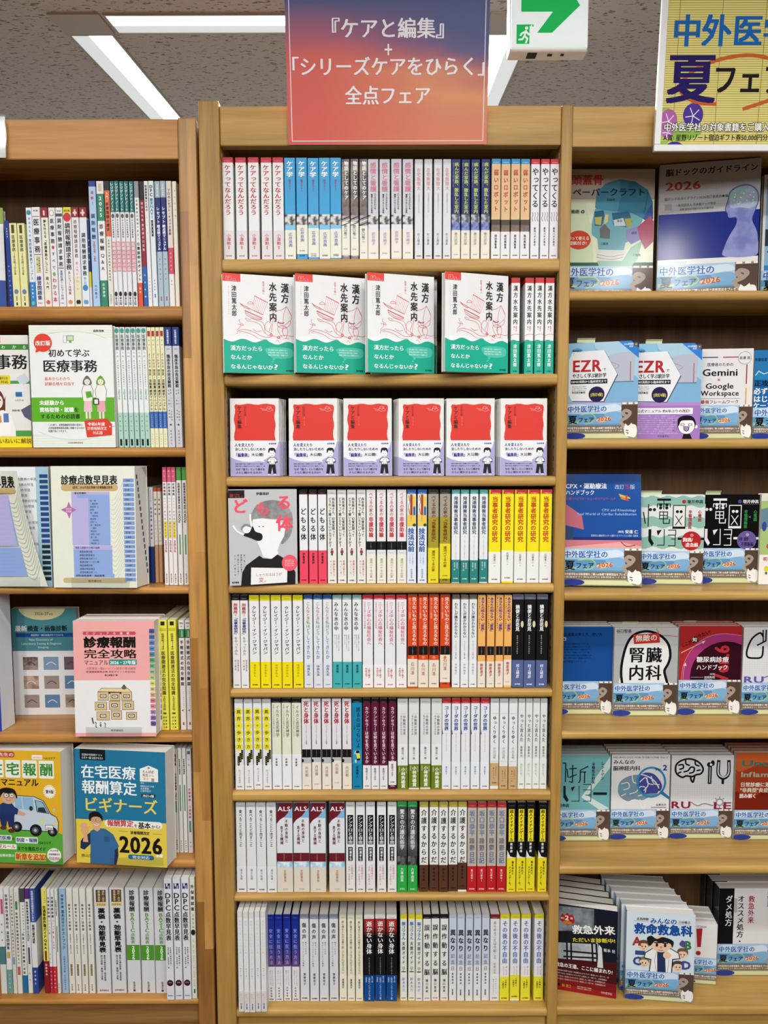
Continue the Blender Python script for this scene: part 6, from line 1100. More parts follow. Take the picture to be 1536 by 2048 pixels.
def beginners(a):
    a.map(578, 118, 1284, 992); b = '#25769a'; y = '#e5cb4c'
    a.R(578, 118, 1284, 672, b, 1); a.R(578, 655, 1284, 1000, y, 1)
    a.rr(622, 110, 822, 200, 12, '#151a20', 2); a.H('全国在宅医療テスト', 636, 160, 18, '#dde4e8', 0, 4, x1=800); a.H('ビギナー級 公式テキスト', 636, 184, 20, '#dde4e8', 1, 4, x1=806)
    a.H('在宅医療', 626, 286, 108, '#f2f5f5', 1, 4, x1=1056); a.H('報酬算定', 630, 404, 112, '#f2f5f5', 1, 4, x1=1064); a.H('ビギナーズ', 640, 538, 120, '#e9d25c', 1, 4, x1=1222)
    a.poly([(1088, 250), (1156, 222), (1228, 250), (1228, 345), (1088, 345)], '#f0efe9', 3); a.R(1148, 233, 1164, 249, '#999', 4); a.H('たんぽぽ', 1108, 270, 24, '#1f2428', 1, 4, x1=1196); a.H('先生', 1108, 296, 24, '#1f2428', 1, 4, x1=1154); a.H('から', 1156, 298, 22, '#d87a3a', 1, 4, x1=1198); a.H('学ぶ', 1112, 324, 24, '#d87a3a', 1, 4, x1=1156); a.R(1176, 318, 1198, 343, '#999', 4)
    a.H('著者', 1092, 356, 14, '#d2e4ec', 0, 4); a.H('医療法人ゆうの森', 1090, 380, 17, '#d2e4ec', 0, 4, x1=1196); a.H('永井康徳', 1090, 398, 17, '#d2e4ec', 0, 4, x1=1156); a.H('江篭平紀子', 1090, 416, 17, '#d2e4ec', 0, 4, x1=1172); a.rr(1096, 438, 1206, 466, 12, '#14161c', 2); a.H('改訂4版', 1106, 453, 22, '#e8eef0', 1, 4, x1=1196)
    a.rr(806, 648, 1254, 704, 26, '#f1efe6', 3); a.H('報酬算定', 824, 672, 54, '#c0393a', 2, 5, x1=1030); a.H('を', 1034, 684, 28, '#222', 1, 5); a.H('基本', 1066, 680, 52, '#15181c', 2, 5, x1=1164); a.H('から!', 1168, 686, 32, '#222', 1, 5, x1=1238)
    a.H('診療報酬改定', 1006, 738, 28, '#222', 2, 4, x1=1154); a.R(908, 731, 982, 734, '#8a7a2a', 2); a.R(1176, 738, 1250, 741, '#8a7a2a', 2); a.H('2026', 916, 826, 176, '#1a1512', 2, 4, x1=1256); a.H('年度', 1200, 905, 28, '#fff', 2, 5, x1=1254); a.rr(984, 906, 1184, 942, 14, '#1f6a98', 2); a.H('完全対応', 1016, 926, 28, '#eaf2f4', 1, 4, x1=1150); a.H('南山堂', 614, 934, 26, '#6a5c1c', 1, 4, x1=708)
    s = '#e0ab80'
    a.poly([(690, 745), (740, 715), (810, 720), (870, 760), (915, 850), (880, 880), (872, 1000), (684, 1000), (690, 850)], '#3a6a98', 4); a.poly([(880, 850), (905, 850), (908, 920), (890, 1000), (866, 1000)], '#23344f', 3); a.R(798, 780, 842, 822, '#315c88', 5)
    a.poly([(694, 750), (694, 840), (640, 890), (608, 880), (612, 825), (630, 800)], '#23344f', 3); a.poly([(630, 830), (640, 775), (666, 775), (672, 830)], s, 4); a.E(648, 735, 32, 40, s, 4)
    for x, yy in ((615, 705), (628, 690), (645, 683), (662, 690), (682, 712)): a.S([(648, 735), (x, yy)], 13, s, 4, sm=False)
    a.poly([(715, 690), (765, 690), (770, 725), (745, 745), (712, 725)], s, 5); a.E(740, 655, 44, 62, s, 6); a.blob([(684, 660), (685, 615), (720, 592), (765, 598), (790, 635), (786, 668), (774, 640), (740, 630), (705, 640), (695, 665)], '#1a1817', 7)
    for x in (720, 754): a.C(x, 656, 17, '#4a3a34', 7); a.C(x, 656, 14, '#e6bc98', 8); a.E(x, 656, 5, 4, '#1a1817', 9)
    a.S([(722, 690), (742, 697), (760, 688)], 5, '#f4e6e0', 7)
face_book(dict(c='#e6e2d2', a=beginners), (153.5, 1723.5), (334.5, 1729.5), 1500, LZ[4], .045, 'blue and yellow beginners book with a waving doctor facing out', 'guidebook', 'guidebook', 'l', 1.692, 1.668, lean=.02, fan=.004)
E6 = 'left case bottom shelf'
l6 = [
 (mk('white booklet@ with pink label and teal photo', [(.55, '#e2e2e0'), (.72, '#4f7a80'), (1, '#d8d8d4')], tx(('R', .55, .1, .95, .24, '#c8507c', 2), ('V', '医師事務', .6, .3, .6, .3, '#555'))), [(-2, 10.2)], 1777),
 (mk('white question book@ with teal foot', [(.77, '#e3e2df'), (1, '#6f9e98')], tx(('V', '医師事務作業補助者', .5, .05, .38, .56, '#333', 1), ('V', '演習問題集', .5, .4, .58, .6, '#333', 1), ('R', .2, .6, .8, .66, '#bfa552', 2), ('V', '教育部会', .5, .8, .96, .3, '#d2e2e0'))), [(10.9, 22)], 1777),
 (mk('greyish cream booklet@ on document writing', '#d9d3c8', tx(('V', '医師事務作業補助者', .5, .06, .36, .44, '#444', 1), ('V', '文書作成の手引き', .5, .38, .64, .5, '#444', 1), ('R', .2, .65, .8, .72, '#7a9ac0', 2))), [(22.6, 30.5)], 1777),
 (mk('cream study text@ with green lettering', '#dfdcd2', tx(('V', 'ステップ', .5, .03, .12, .3, '#6a8a5a'), ('R', .25, .12, .75, .2, '#3f8a5a', 2), ('V', '医師事務作業補助者学習テキスト', .5, .22, .72, .5, '#333', 1), ('R', .2, .74, .8, .82, '#c05a5a', 2))), [(31.2, 41)], 1777),
 (mk('white booklet@ with dark grey head and blue foot', [(.13, '#4a4a4c'), (.83, '#e0e0dd'), (1, '#1f6ea4')], tx(('V', '医療事務の現場で役立つ', .66, .15, .46, .26, '#444', 1), ('V', '外国人患者の接遇と会話', .45, .42, .82, .5, '#222', 2))), [(41.7, 51.4)], 1778),
 (mk('white booklet@ with purple head', [(.1, '#5a2f7a'), (1, '#dddcd8')], tx(('V', '医師事務作業補助', .5, .12, .34, .5, '#222', 2), ('V', '実践入門BOOK', .5, .35, .5, .46, '#333', 1), ('R', .3, .56, .7, .72, '#4a4a6a', 2), ('V', '監修', .5, .78, .9, .3, '#777'))), [(52, 61.6)], 1778),
 (mk('booklet@ with navy title panel and navy foot', [(.32, '#3c559c'), (.75, '#e0e0e0'), (1, '#2f4890')], tx(('V', '医師事務作業補助者のための', .5, .02, .31, .44, '#dfe6f4', 1), ('V', '医療文書作成術', .5, .34, .52, .5, '#222', 2), ('V', '南木敬之', .5, .77, .92, .34, '#dfe6f4', 1))), [(62.4, 74)], 1777),
 (mk('yellow guide@ with dark red foot', [(.69, '#e6df6a'), (1, '#8c1f2a')], tx(('V', '患者と家族の', .7, .02, .14, .2, '#555'), ('V', '交通事故外傷ガイド', .5, .16, .47, .62, '#22200e', 2), ('V', 'Q&A', .5, .475, .58, .5, '#22200e', 2), ('R', .3, .59, .7, .685, '#8c3a3a', 2), ('V', '加藤真由', .5, .71, .83, .4, '#f0d8d8', 1))), [(85.2, 96.2)], 1777.8),
 (mk('white comic edition@ with magenta foot', [(.74, '#e6e4e6'), (1, '#c0284a')], tx(('V', '交通事故診療', .5, .06, .27, .7, '#222', 2), ('V', 'コミック版', .5, .28, .43, .6, '#c04a6a', 1), ('V', '羽成守', .5, .6, .72, .4, '#555'), ('V', '医療関係者', .5, .77, .96, .36, '#f4d4dc', 1))), [(96.8, 103.3)], 1780),
 (mk('white comic edition@ numbered 2 with red foot', [(.74, '#e6e4e6'), (1, '#c8343a')], tx(('V', '交通事故診療', .5, .06, .27, .7, '#222', 2), ('V', 'コミック版', .5, .28, .42, .6, '#c04a6a', 1), ('V', '2', .5, .425, .48, .7, '#c0284a', 2), ('V', '応用編', .5, .49, .57, .5, '#c04a6a'), ('V', '医療関係者', .5, .77, .96, .36, '#f4d4dc', 1))), [(103.8, 111.2)], 1780),
 (mk('white booklet@ with a green middle stripe', '#e2e2de', tx(('V', '在宅医療の完全算定', .5, .1, .25, .5, '#333', 2), ('R', .35, .35, .65, .6, '#4c8e58', 2), ('V', '医学通信社', .5, .9, .985, .34, '#333', 1))), [(111.8, 118)], 1779),
 (mk('light blue textbook@ on insurance law', '#9dbcd6', tx(('V', '保険診療', .5, .05, .19, .42, '#22406a', 1), ('V', '基本法令テキストブック', .5, .2, .58, .52, '#1c3a66', 1), ('V', '令和8年4月版', .5, .64, .8, .3, '#2a4a74'), ('V', '社会保険研究所', .5, .82, .97, .24, '#4a6a8a'))), [(120.6, 133.9)], 1777.8),
 (mk('cream pension guide@', '#e2e0d6', tx(('V', '障害年金と診断書', .5, .14, .4, .4, '#3a3a34', 1), ('V', '障害基礎年金・障害厚生年金', .5, .43, .62, .2, '#555', 1), ('R', .34, .72, .66, .83, '#7a6430', 2), ('V', '令和八年度', .5, .725, .825, .18, '#e6d8a8'), ('V', '年友企画', .5, .91, .975, .24, '#333', 1))), [(134.9, 146.9), (148.2, 159.9), (161.5, 173.4), (174.7, 187.8)], 1777.8),
 (mk('thick white drug-price book@ with brown label', '#d9d8dc', tx(('R', .14, .015, .84, .13, '#5c4626', 2), ('V', '適応・用法', .66, .02, .125, .18, '#dcc9a0', 1), ('V', '薬価基準', .36, .02, .125, .18, '#dcc9a0', 1), ('R', .1, .135, .88, .17, '#e0cf8c', 2), ('H', '2026', .16, .152, .2, '#7a5c20', 1, 4, .82), ('V', '薬価・効能早見表', .5, .185, .61, .5, '#18181a', 3), ('V', '薬効の適応疾患・禁忌疾患', .62, .63, .88, .15, '#333', 1), ('V', '用法用量・薬価の全覧', .4, .63, .87, .15, '#333', 1), ('H', '医学通信社', .18, .97, .12, '#222', 1, 4, .86))), [(190.4, 219.8), (221.4, 249.8)], 1776.5),
 (mk('thick white fee book@ with green panel', '#d8d7db', tx(('V', '診療報酬', .5, .02, .225, .42, '#1c1c1e', 2), ('V', 'BASIC', .5, .235, .42, .36, '#4f9a2c', 1), ('V', '点数表', .5, .425, .53, .32, '#4f9a2c', 1), ('R', .02, .54, .98, .685, '#4f962a', 2), ('V', '2026', .5, .55, .68, .3, '#eef4e4', 2), ('V', '医学通信社', .5, .89, .96, .16, '#333', 1), ('R', .42, .965, .58, .985, '#444', 3))), [(252, 279.7), (281.3, 308.3), (309.6, 336)], 1776)]
lrow(l6, 1982, 5, E6, 1.722)
l6b = [
 (mk('white DPC fee book@ with navy logo', '#dedde2', tx(('R', .16, .04, .3, .085, '#24306e', 2), ('R', .22, .065, .46, .085, '#24306e', 2), ('R', .5, .04, .84, .058, '#24306e', 2), ('R', .7, .04, .84, .085, '#24306e', 2), ('R', .5, .055, .6, .085, '#24306e', 2), ('V', 'DPC', .47, .115, .265, .74, '#1c1c1e', 1), ('V', '点数早見表', .47, .27, .51, .72, '#1c1c1e', 2), ('V', '診断群分類樹形図と', .68, .56, .72, .2, '#444', 1), ('V', '包括点数・対象疾患一覧', .36, .56, .74, .2, '#444', 1), ('E', .5, .86, .42, .026, '#3a1420', 2), ('H', '2026', .28, .855, .22, '#d8a8b4', 1, 4, .72), ('H', '医学通信社', .16, .965, .16, '#444', 1, 4, .86))), [(330.5, 346), (347.4, 363), (364.4, 380.2)], 1757)]
lrow(l6b, 1998.6, 5, E6, 1.70)
l6c = [(mk('cream green-lettered surgical fee book@', '#dcdbcd', tx(('V', '外保連試案', .5, .05, .28, .66, '#1c1c1a', 2), ('V', '2026', .5, .29, .42, .5, '#5a9a7a', 1), ('E', .5, .45, .44, .024, '#222', 2), ('V', '手術・処置・検査・麻酔試案', .5, .5, .7, .2, '#7aa88a'), ('V', '手術・生体検査・画像診断', .5, .72, .9, .16, '#444', 1), ('R', .4, .92, .66, .955, '#2a4a3a', 3))), [(381.2, 391.8)], 1756)]
lrow(l6c, 1996, 5, E6, 1.703)

# clear acrylic lips holding the front books
def lip(x0, x1, y0, y1, ypl, z, lab):
    A, B = P(x0, y1, ypl), P(x1, y1, ypl); w = B.x - A.x
    root = empty('acrylic_book_stop', ((A.x + B.x) / 2, ypl, z), lab, 'book stop', None)
    h = P(x0, y0, ypl).z - z; lo = P(x0, y1, ypl).z - z
    m = MB(); m.box((-w / 2, -.002, lo), (w / 2, 0, h), 'acrylic'); m.obj('lip', root)
    m = MB(); m.box((-w / 2, -.0005, .0004), (w / 2, .02, .0014), 'acrylic'); m.obj('foot', root)
lip(-78, 81, 1155, 1175, 1.664, LZ[2], 'clear acrylic lip before the curled fee table')
lip(144, 259, 1155, 1175, 1.664, LZ[2], 'clear acrylic lip before the upright fee table')
lip(173, 284, 1454, 1476, 1.676, LZ[3], 'clear acrylic lip before the pink filing-drawer manual')
lip(41, 127, 1717, 1735, 1.660, LZ[4], 'clear acrylic lip before the yellow and green van manual')
lip(221, 327, 1715, 1731, 1.655, LZ[4], 'clear acrylic lip before the blue beginners book')
GLOSS[0] = .14                     # the face-out covers and bands are glossy
# ------------------------------------------------------------------ right bookcase: books facing forward
def natsu_for(v0, base='#7a6a5c', xr=1):
    "summer fair paper band round the foot of a cover"
    def f(a):
        a.map(0, -v0 / (1 - v0), xr, 1)
        a.R(0, 0, .78, .3, '#a9cbe8', 1); a.R(0, .3, .78, .62, '#5f97c2', 1); a.R(0, .48, .78, .58, '#78abcf', 2)
        a.blob([(.02, .08), (.2, .03), (.4, .1), (.7, .04), (.77, .2), (.5, .26), (.3, .2), (.1, .24)], '#d3e3f1', 2)
        a.blob([(.55, .3), (.7, .24), (.78, .3), (.78, .5), (.6, .46)], '#7fb0d8', 2)
        a.R(.78, .06, 1, .66, '#57443a', 1)
        for i in range(3): a.R(.79 + i * .085, 0, .85 + i * .085, .05, '#f0efea', 2)
        a.S([(.84, .36), (.8, .3), (.84, .22), (.9, .28), (.86, .4), (.78, .5), (.8, .6), (.84, .66)], .045, '#a8998c', 3)
        a.R(0, .62, 1, .82, base, 2); a.R(0, .82, 1, 1, '#8f9178', 2); a.E(.12, .91, .16, .09, '#2c3f92', 3); a.poly([(.24, .85), (.8, .85), (.9, .97), (.2, .97)], '#d5d9a6', 3)
        a.S([(.2, .32), (.36, .3), (.42, .42), (.36, .54), (.28, .58)], .012, '#b8cc6c', 3); a.S([(.02, .52), (.09, .56), (.17, .53)], .02, '#b8cc6c', 3)
        a.H('中外医学社の', .02, .16, .095, '#1d58aa', 1, 5, x1=.58); a.H('夏', .03, .45, .13, '#14120e', 2, 5); a.H('フェア', .17, .46, .085, '#14120e', 1, 5, x1=.4)
        a.blob([(.43, .47), (.5, .4), (.6, .38), (.64, .44), (.58, .5), (.48, .53)], '#e9c49a', 3); a.H('2026', .445, .45, .08, '#b8482a', 1, 5, x1=.64, ang=-4)
        a.H('中外医学社の対象書籍をご購入&抽選で豪華賞品をプレゼント', .02, .69, .035, '#f4efe6', 1, 5, x1=.86); a.H('A賞:宿泊ギフト券50,000円分 B賞:図書カード C賞', .02, .765, .026, '#efe8dc', 0, 5, x1=.8)
        w = '#efeeea'
        a.blob([(.82, .72), (.84, .6), (.87, .64), (.92, .6), (.98, .62), (1.0, .8), (.97, .95), (.9, .93), (.84, .9)], w, 6); a.poly([(.83, .66), (.835, .57), (.87, .63)], w, 6); a.poly([(.89, .63), (.925, .55), (.94, .63)], w, 6)
        a.S([(.85, .76), (.88, .77)], .012, '#333', 7); a.S([(.85, .82), (.88, .83), (.87, .86)], .01, '#555', 7)
    return f
def rb(spec, L, R, ytl, zi, t, lab, v0=None, xr=1, **k):
    if v0: spec = dict(spec, band=(v0, '#8f8a7c'), b=natsu_for(v0, xr=xr))
    return face_book(spec, L, R, ytl, RZ[zi], t, lab, 'textbook', 'textbook', **k)
def skull(a):
    a.map(63, 175, 718, 1117); k = '#1d3a44'
    a.R(63, 175, 718, 385, '#b9ada4', 1); a.R(63, 385, 718, 860, '#dfe6cc', 1); a.poly([(63, 385), (230, 400), (280, 600), (300, 850), (63, 850)], '#cfe0bc', 2)
    a.R(63, 826, 718, 862, '#1f5a3c', 2)
    a.H('頭蓋骨', 130, 250, 74, '#c0352a', 1, 9, x1=356); a.H('ペーパークラフト', 140, 335, 60, '#1a3040', 1, 9, x1=655); a.H('雅朗 ◎', 130, 470, 28, '#222', 1, 9, x1=230)
    b1, b2, b3 = '#3f7f9c', '#6fa9b4', '#2f6684'
    a.poly([(300, 440), (310, 340), (370, 275), (470, 245), (580, 262), (670, 320), (705, 400), (700, 510), (640, 520), (560, 480), (450, 470), (330, 475)], b1, 3)
    a.poly([(310, 340), (370, 275), (470, 245), (480, 360), (460, 470), (330, 475), (300, 440)], '#4f90ac', 4); a.poly([(640, 520), (705, 400), (712, 520), (690, 560)], '#3a5a9a', 4)
    a.poly([(278, 560), (300, 450), (440, 470), (560, 480), (640, 520), (600, 640), (520, 690), (510, 740), (330, 735), (320, 660), (280, 630)], b2, 5)
    a.poly([(296, 470), (360, 460), (370, 500), (350, 570), (300, 570)], b3, 6); a.poly([(300, 510), (350, 505), (345, 565), (305, 560)], '#b9b064', 7); a.poly([(420, 480), (540, 470), (565, 540), (530, 580), (430, 560)], b3, 6); a.poly([(430, 530), (500, 515), (520, 570), (440, 570)], '#c4d0d4', 7); a.poly([(510, 520), (565, 515), (555, 575), (525, 578)], '#a9a04c', 7)
    a.poly([(372, 490), (395, 490), (392, 540), (365, 560)], '#d0c888', 7); a.poly([(335, 590), (370, 555), (410, 600), (408, 660), (340, 655)], '#6a6a68', 7)
    a.poly([(520, 600), (620, 570), (640, 660), (560, 700), (525, 660)], '#8a86b8', 6); a.poly([(600, 580), (690, 500), (716, 540), (716, 680), (660, 735), (620, 660)], '#a8506a', 6)
    a.poly([(310, 735), (510, 740), (530, 770), (500, 815), (330, 815)], '#dcdcd8', 6); a.S([(320, 770), (420, 785), (510, 768)], 3, '#777', 7); a.S([(320, 790), (420, 805), (505, 790)], 3, '#777', 7)
    a.poly([(320, 815), (500, 815), (560, 720), (640, 670), (610, 800), (560, 860), (340, 862)], '#8fc0a8', 5)
    for x, y, t in ((380, 388, '前頭骨'), (455, 535, '鼻骨'), (560, 620, '頬骨'), (340, 695, '上顎骨'), (570, 775, '下顎骨')): a.H(t, x, y, 20, k, 0, 8)
    for i in range(14): a.S([(640 + i * 3 - (i * i) * .1, 480 - i * 11), (650 + i * 3 - (i * i) * .1, 486 - i * 11)], 3, '#22405a', 8, sm=False)
    a.E(190, 668, 84, 66, '#c8442c', 8); a.H('切って使える', 110, 656, 28, '#f6e8dc', 1, 9, x1=264); a.H('型紙付き!', 118, 690, 28, '#f6e8dc', 1, 9, x1=246)
rb(dict(c='#d9dec8', a=skull), (1119, 607), (1304, 607), 339, 0, .012, 'skull papercraft book with multicoloured paper skull, right case top shelf', .717, yl=1.862, yr=1.862)
def dock(a):
    a.map(752, 115, 1460, 1110)
    a.R(752, 115, 1460, 470, '#b9b9bc', 1); a.R(752, 470, 1460, 796, '#1a2984', 1); a.R(752, 796, 1460, 1110, '#e6e6e4', 1)
    for i in range(24): a.R(1000 + i * 19, 230, 1001 + i * 19, 470, '#a9aab0', 2)
    for i in range(12): a.R(1000, 250 + i * 18, 1460, 251 + i * 18, '#a9aab0', 2)
    a.H('脳ドックのガイドライン', 795, 175, 56, '#1a1a1c', 1, 4, x1=1440); a.H('2026', 795, 270, 84, '#b8402f', 1, 4, x1=1050)
    a.H('脳ドックのガイドライン2026改訂委員会●編', 792, 362, 24, '#333', 0, 4, x1=1240); a.H('一般社団法人 日本脳ドック学会', 868, 410, 22, '#333', 0, 4, x1=1155); a.H('協賛:認知症予防のための脳学会', 900, 440, 16, '#444', 0, 4, x1=1140); a.R(795, 395, 845, 442, '#a0a0a4', 3)
    h = ('n', '#6f78b8', '#8f97cc', 24)
    a.blob([(1228, 790), (1226, 720), (1260, 640), (1300, 570), (1300, 520), (1250, 518), (1238, 490), (1222, 455), (1238, 400), (1250, 340), (1300, 305), (1370, 296), (1430, 330), (1450, 400), (1430, 470), (1410, 540), (1440, 610), (1455, 680), (1448, 790)], h, 3)
    a.blob([(1250, 400), (1262, 340), (1320, 308), (1390, 308), (1440, 360), (1440, 420), (1400, 460), (1320, 450), (1260, 450)], ('n', '#8fb6b4', '#aab6d2', 30), 4)
    a.S([(1238, 490), (1222, 455), (1238, 400), (1250, 340), (1300, 305), (1370, 296), (1430, 330), (1450, 400), (1430, 470)], 5, '#3a4a78', 5)
    random.seed(5)
    for i in range(26): a.C(1280 + random.random() * 140, 330 + random.random() * 100, 2 + random.random() * 3, '#eef2f6', 5)
    for i in range(3): a.S([(800 + i * 40, 850), (840 + i * 40, 815), (900 + i * 30, 815), (940, 845)], 4, '#8fc0ac', 3, sm=False)
rb(dict(c='#d9d9da', a=dock), (1312, 607), (1513, 607), 331, 0, .016, 'glossy grey and navy brain check-up guideline with violet head silhouette', .722, yl=1.868, yr=1.822)
def sky(a):
    a.R(.03, .03, 1, 1, '#8fb8d8', 1); a.R(.03, .42, .6, .55, '#2c3c4a', 2); a.H('上', .08, .46, .1, '#f2f2f2', 1, 3); a.H('体', .06, .6, .14, '#15181a', 2, 3); a.R(.03, .7, 1, 1, '#3f86c0', 2)
rb(dict(c='#e4e6e8', a=sky), (1519, 607), (1700, 607), 350, 0, .012, 'pale blue white-edged book cut by the right edge, right case top shelf', .74, yl=1.868, yr=1.868)
def ezr(a):
    a.map(112, 300, 612, 978); b = '#7fb2d4'
    a.R(112, 300, 612, 718, b, 1); a.poly([(112, 300), (300, 300), (350, 718), (112, 718)], '#8fbfdc', 2); a.poly([(300, 300), (500, 292), (612, 420), (612, 560), (440, 420), (310, 340)], '#aacce0', 2)
    a.poly([(412, 388), (530, 375), (590, 380), (580, 575), (412, 578)], '#b7bccb', 3); a.S([(420, 440), (480, 470), (420, 500)], 3, '#8a90a4', 4); a.R(555, 440, 561, 575, '#b05a7a', 4); a.R(412, 576, 580, 582, '#5f7a94', 4)
    a.poly([(472, 300), (612, 300), (612, 420)], '#2f7fd0', 4); a.poly([(560, 300), (612, 300), (612, 352)], '#182450', 5); a.C(592, 326, 15, '#6a5a40', 6); a.C(592, 326, 5, '#d8c48a', 7); a.H('2026新機能', 510, 322, 16, '#e4eef8', 1, 6, x1=575); a.H('追加', 545, 338, 14, '#e4eef8', 1, 6)
    a.blob([(150, 345), (190, 335), (222, 350), (215, 385), (175, 398), (148, 380)], '#5fa4d2', 3); a.H('無料統計', 150, 355, 19, '#1a3a5c', 1, 5, x1=216); a.H('ソフト', 150, 375, 19, '#1a3a5c', 1, 5, x1=198)
    hx = [(150, 362), (372, 356), (468, 525), (376, 712), (150, 706), (126, 660), (126, 420)]
    a.poly([(x + 5, y + 5) for x, y in hx], '#3a4a5c', 4); a.poly(hx, '#e9ebee', 5)
    a.H('EZR', 150, 458, 118, '#b8242c', 2, 6, x1=362); a.H('で', 366, 490, 24, '#222', 1, 6); a.H('やさしく学ぶ統計学', 152, 530, 34, '#1e2a3c', 2, 6, x1=392); a.R(140, 556, 400, 588, '#1a2028', 6); a.H('EBMの実践から臨床研究まで', 146, 572, 21, '#e6e8ea', 1, 7, x1=394)
    a.tiny(150, 600, 260, 640, 3, '#333', 6, 3); a.H('神田善伸●著', 150, 648, 18, '#222', 1, 6, x1=246); a.C(326, 662, 56, '#2a2250', 6); a.H('[改訂4版]', 284, 664, 26, '#e9dc5a', 1, 7, x1=370)
    a.R(112, 718, 612, 978, '#b98acb', 2)
EZR = dict(c='#7fb2d4', a=ezr)
rb(EZR, (1131, 878), (1274, 878), 688, 1, .014, 'light blue hexagon-titled statistics book with the summer fair band, by the divider', .625, yl=1.80, yr=1.745)
def ezr2(a):
    ezr(a); v = '#a27cc2'
    a.R(112, 740, 612, 978, v, 3); a.rr(118, 756, 560, 800, 5, '#f1edf4', 4); a.H('EZR公式マニュアル 約6年ぶりの改訂!', 124, 778, 24, '#22182c', 1, 5, x1=540); a.tiny(120, 806, 470, 944, 9, '#d9c4ea', 4, 9)
    a.V('やさしいね', 430, 830, 925, 12, '#22182c', 0, 5); a.H('中外医学社', 320, 958, 18, '#3a2450', 0, 5, x1=400)
    k = '#1a1620'
    a.C(518, 880, 62, k, 4); a.C(518, 884, 57, '#f4f2f4', 5); a.blob([(458, 880), (462, 830), (510, 810), (560, 820), (582, 860), (578, 890), (565, 850), (520, 845), (480, 850), (468, 880)], k, 6); a.C(584, 890, 12, '#f4f2f4', 4)
    for x in (492, 545): a.R(x - 14, 868, x + 12, 884, k, 6); a.R(x - 10, 871, x + 8, 881, '#f4f2f4', 7)
    a.poly([(496, 888), (540, 888), (536, 915), (518, 926), (500, 915)], k, 6); a.poly([(500, 891), (536, 891), (532, 912), (518, 921), (504, 912)], '#a888c4', 7); a.poly([(490, 978), (500, 942), (545, 942), (560, 978)], k, 6)
rb(dict(c='#7fb2d4', a=ezr2), (1255, 877), (1399.5, 877), 688.5, 1, .014, 'light blue hexagon-titled statistics book with the violet smiling-face band', yl=1.792, yr=1.778)
def gemi(a):
    a.map(1000, 350, 1415, 975); w = '#e6e4e4'
    a.R(1055, 405, 1166, 412, '#2c3f8c', 2); a.R(1200, 405, 1310, 412, '#b02c3c', 2); a.R(1366, 460, 1374, 594, '#b02c3c', 2); a.R(1366, 622, 1374, 735, '#d8a83a', 2); a.C(1354, 415, 47, '#888', 2); a.C(1354, 415, 44, w, 3); a.H('長澤 将', 1316, 415, 24, '#222', 1, 4, x1=1392)
    a.H('医療者のための', 1090, 458, 28, '#334', 0, 4, x1=1276); a.H('Gemini', 1056, 510, 72, '#1a1a1c', 1, 4, x1=1310); a.H('×', 1164, 562, 40, '#c0342c', 1, 4); a.H('Google', 1082, 604, 56, '#1a1a1c', 1, 4, x1=1284); a.H('Workspace', 1050, 654, 52, '#1a1a1c', 1, 4, x1=1322)
    a.R(1050, 692, 1330, 695, '#999', 2); a.H('最強', 1050, 716, 30, '#b02c3c', 1, 4, x1=1112); a.H('フレームワーク', 1112, 716, 30, '#222', 0, 4, x1=1322)
rb(dict(c='#e6e4e4', a=gemi), (1384, 877), (1501.7, 877), 699, 1, .013, 'white cover with black Latin lettering and coloured thin lines', .62, yl=1.815, yr=1.80)
def seiko(a):
    a.map(1420, 355, 1960, 975); a.R(1420, 355, 1960, 590, '#2f7ab4', 1); a.R(1420, 560, 1960, 760, '#2166a8', 2); a.H('佐藤佳澄 ●', 1422, 420, 26, '#1a3450', 1, 4, x1=1540)
    a.poly([(1420, 560), (1452, 498), (1500, 520), (1536, 500), (1600, 470), (1700, 560)], '#2c86bc', 3); a.S([(1430, 530), (1452, 500), (1490, 520), (1520, 510), (1600, 470)], 5, '#eef4f6', 4, sm=False)
    a.H('正攻法で', 1420, 585, 48, '#14263c', 2, 5, x1=1640); a.H('必ず書ける', 1420, 640, 52, '#f0f4f6', 2, 5, x1=1680); a.H('はじめての', 1420, 694, 52, '#f0f4f6', 2, 5, x1=1690); a.H('ケースレポート', 1420, 740, 46, '#f0f4f6', 2, 5, x1=1760)
rb(dict(c='#2f7ab4', a=seiko), (1503, 877), (1650, 877), 701, 1, .014, 'blue mountain-line book cut by the right edge, right case second shelf', .645, yl=1.805, yr=1.805)
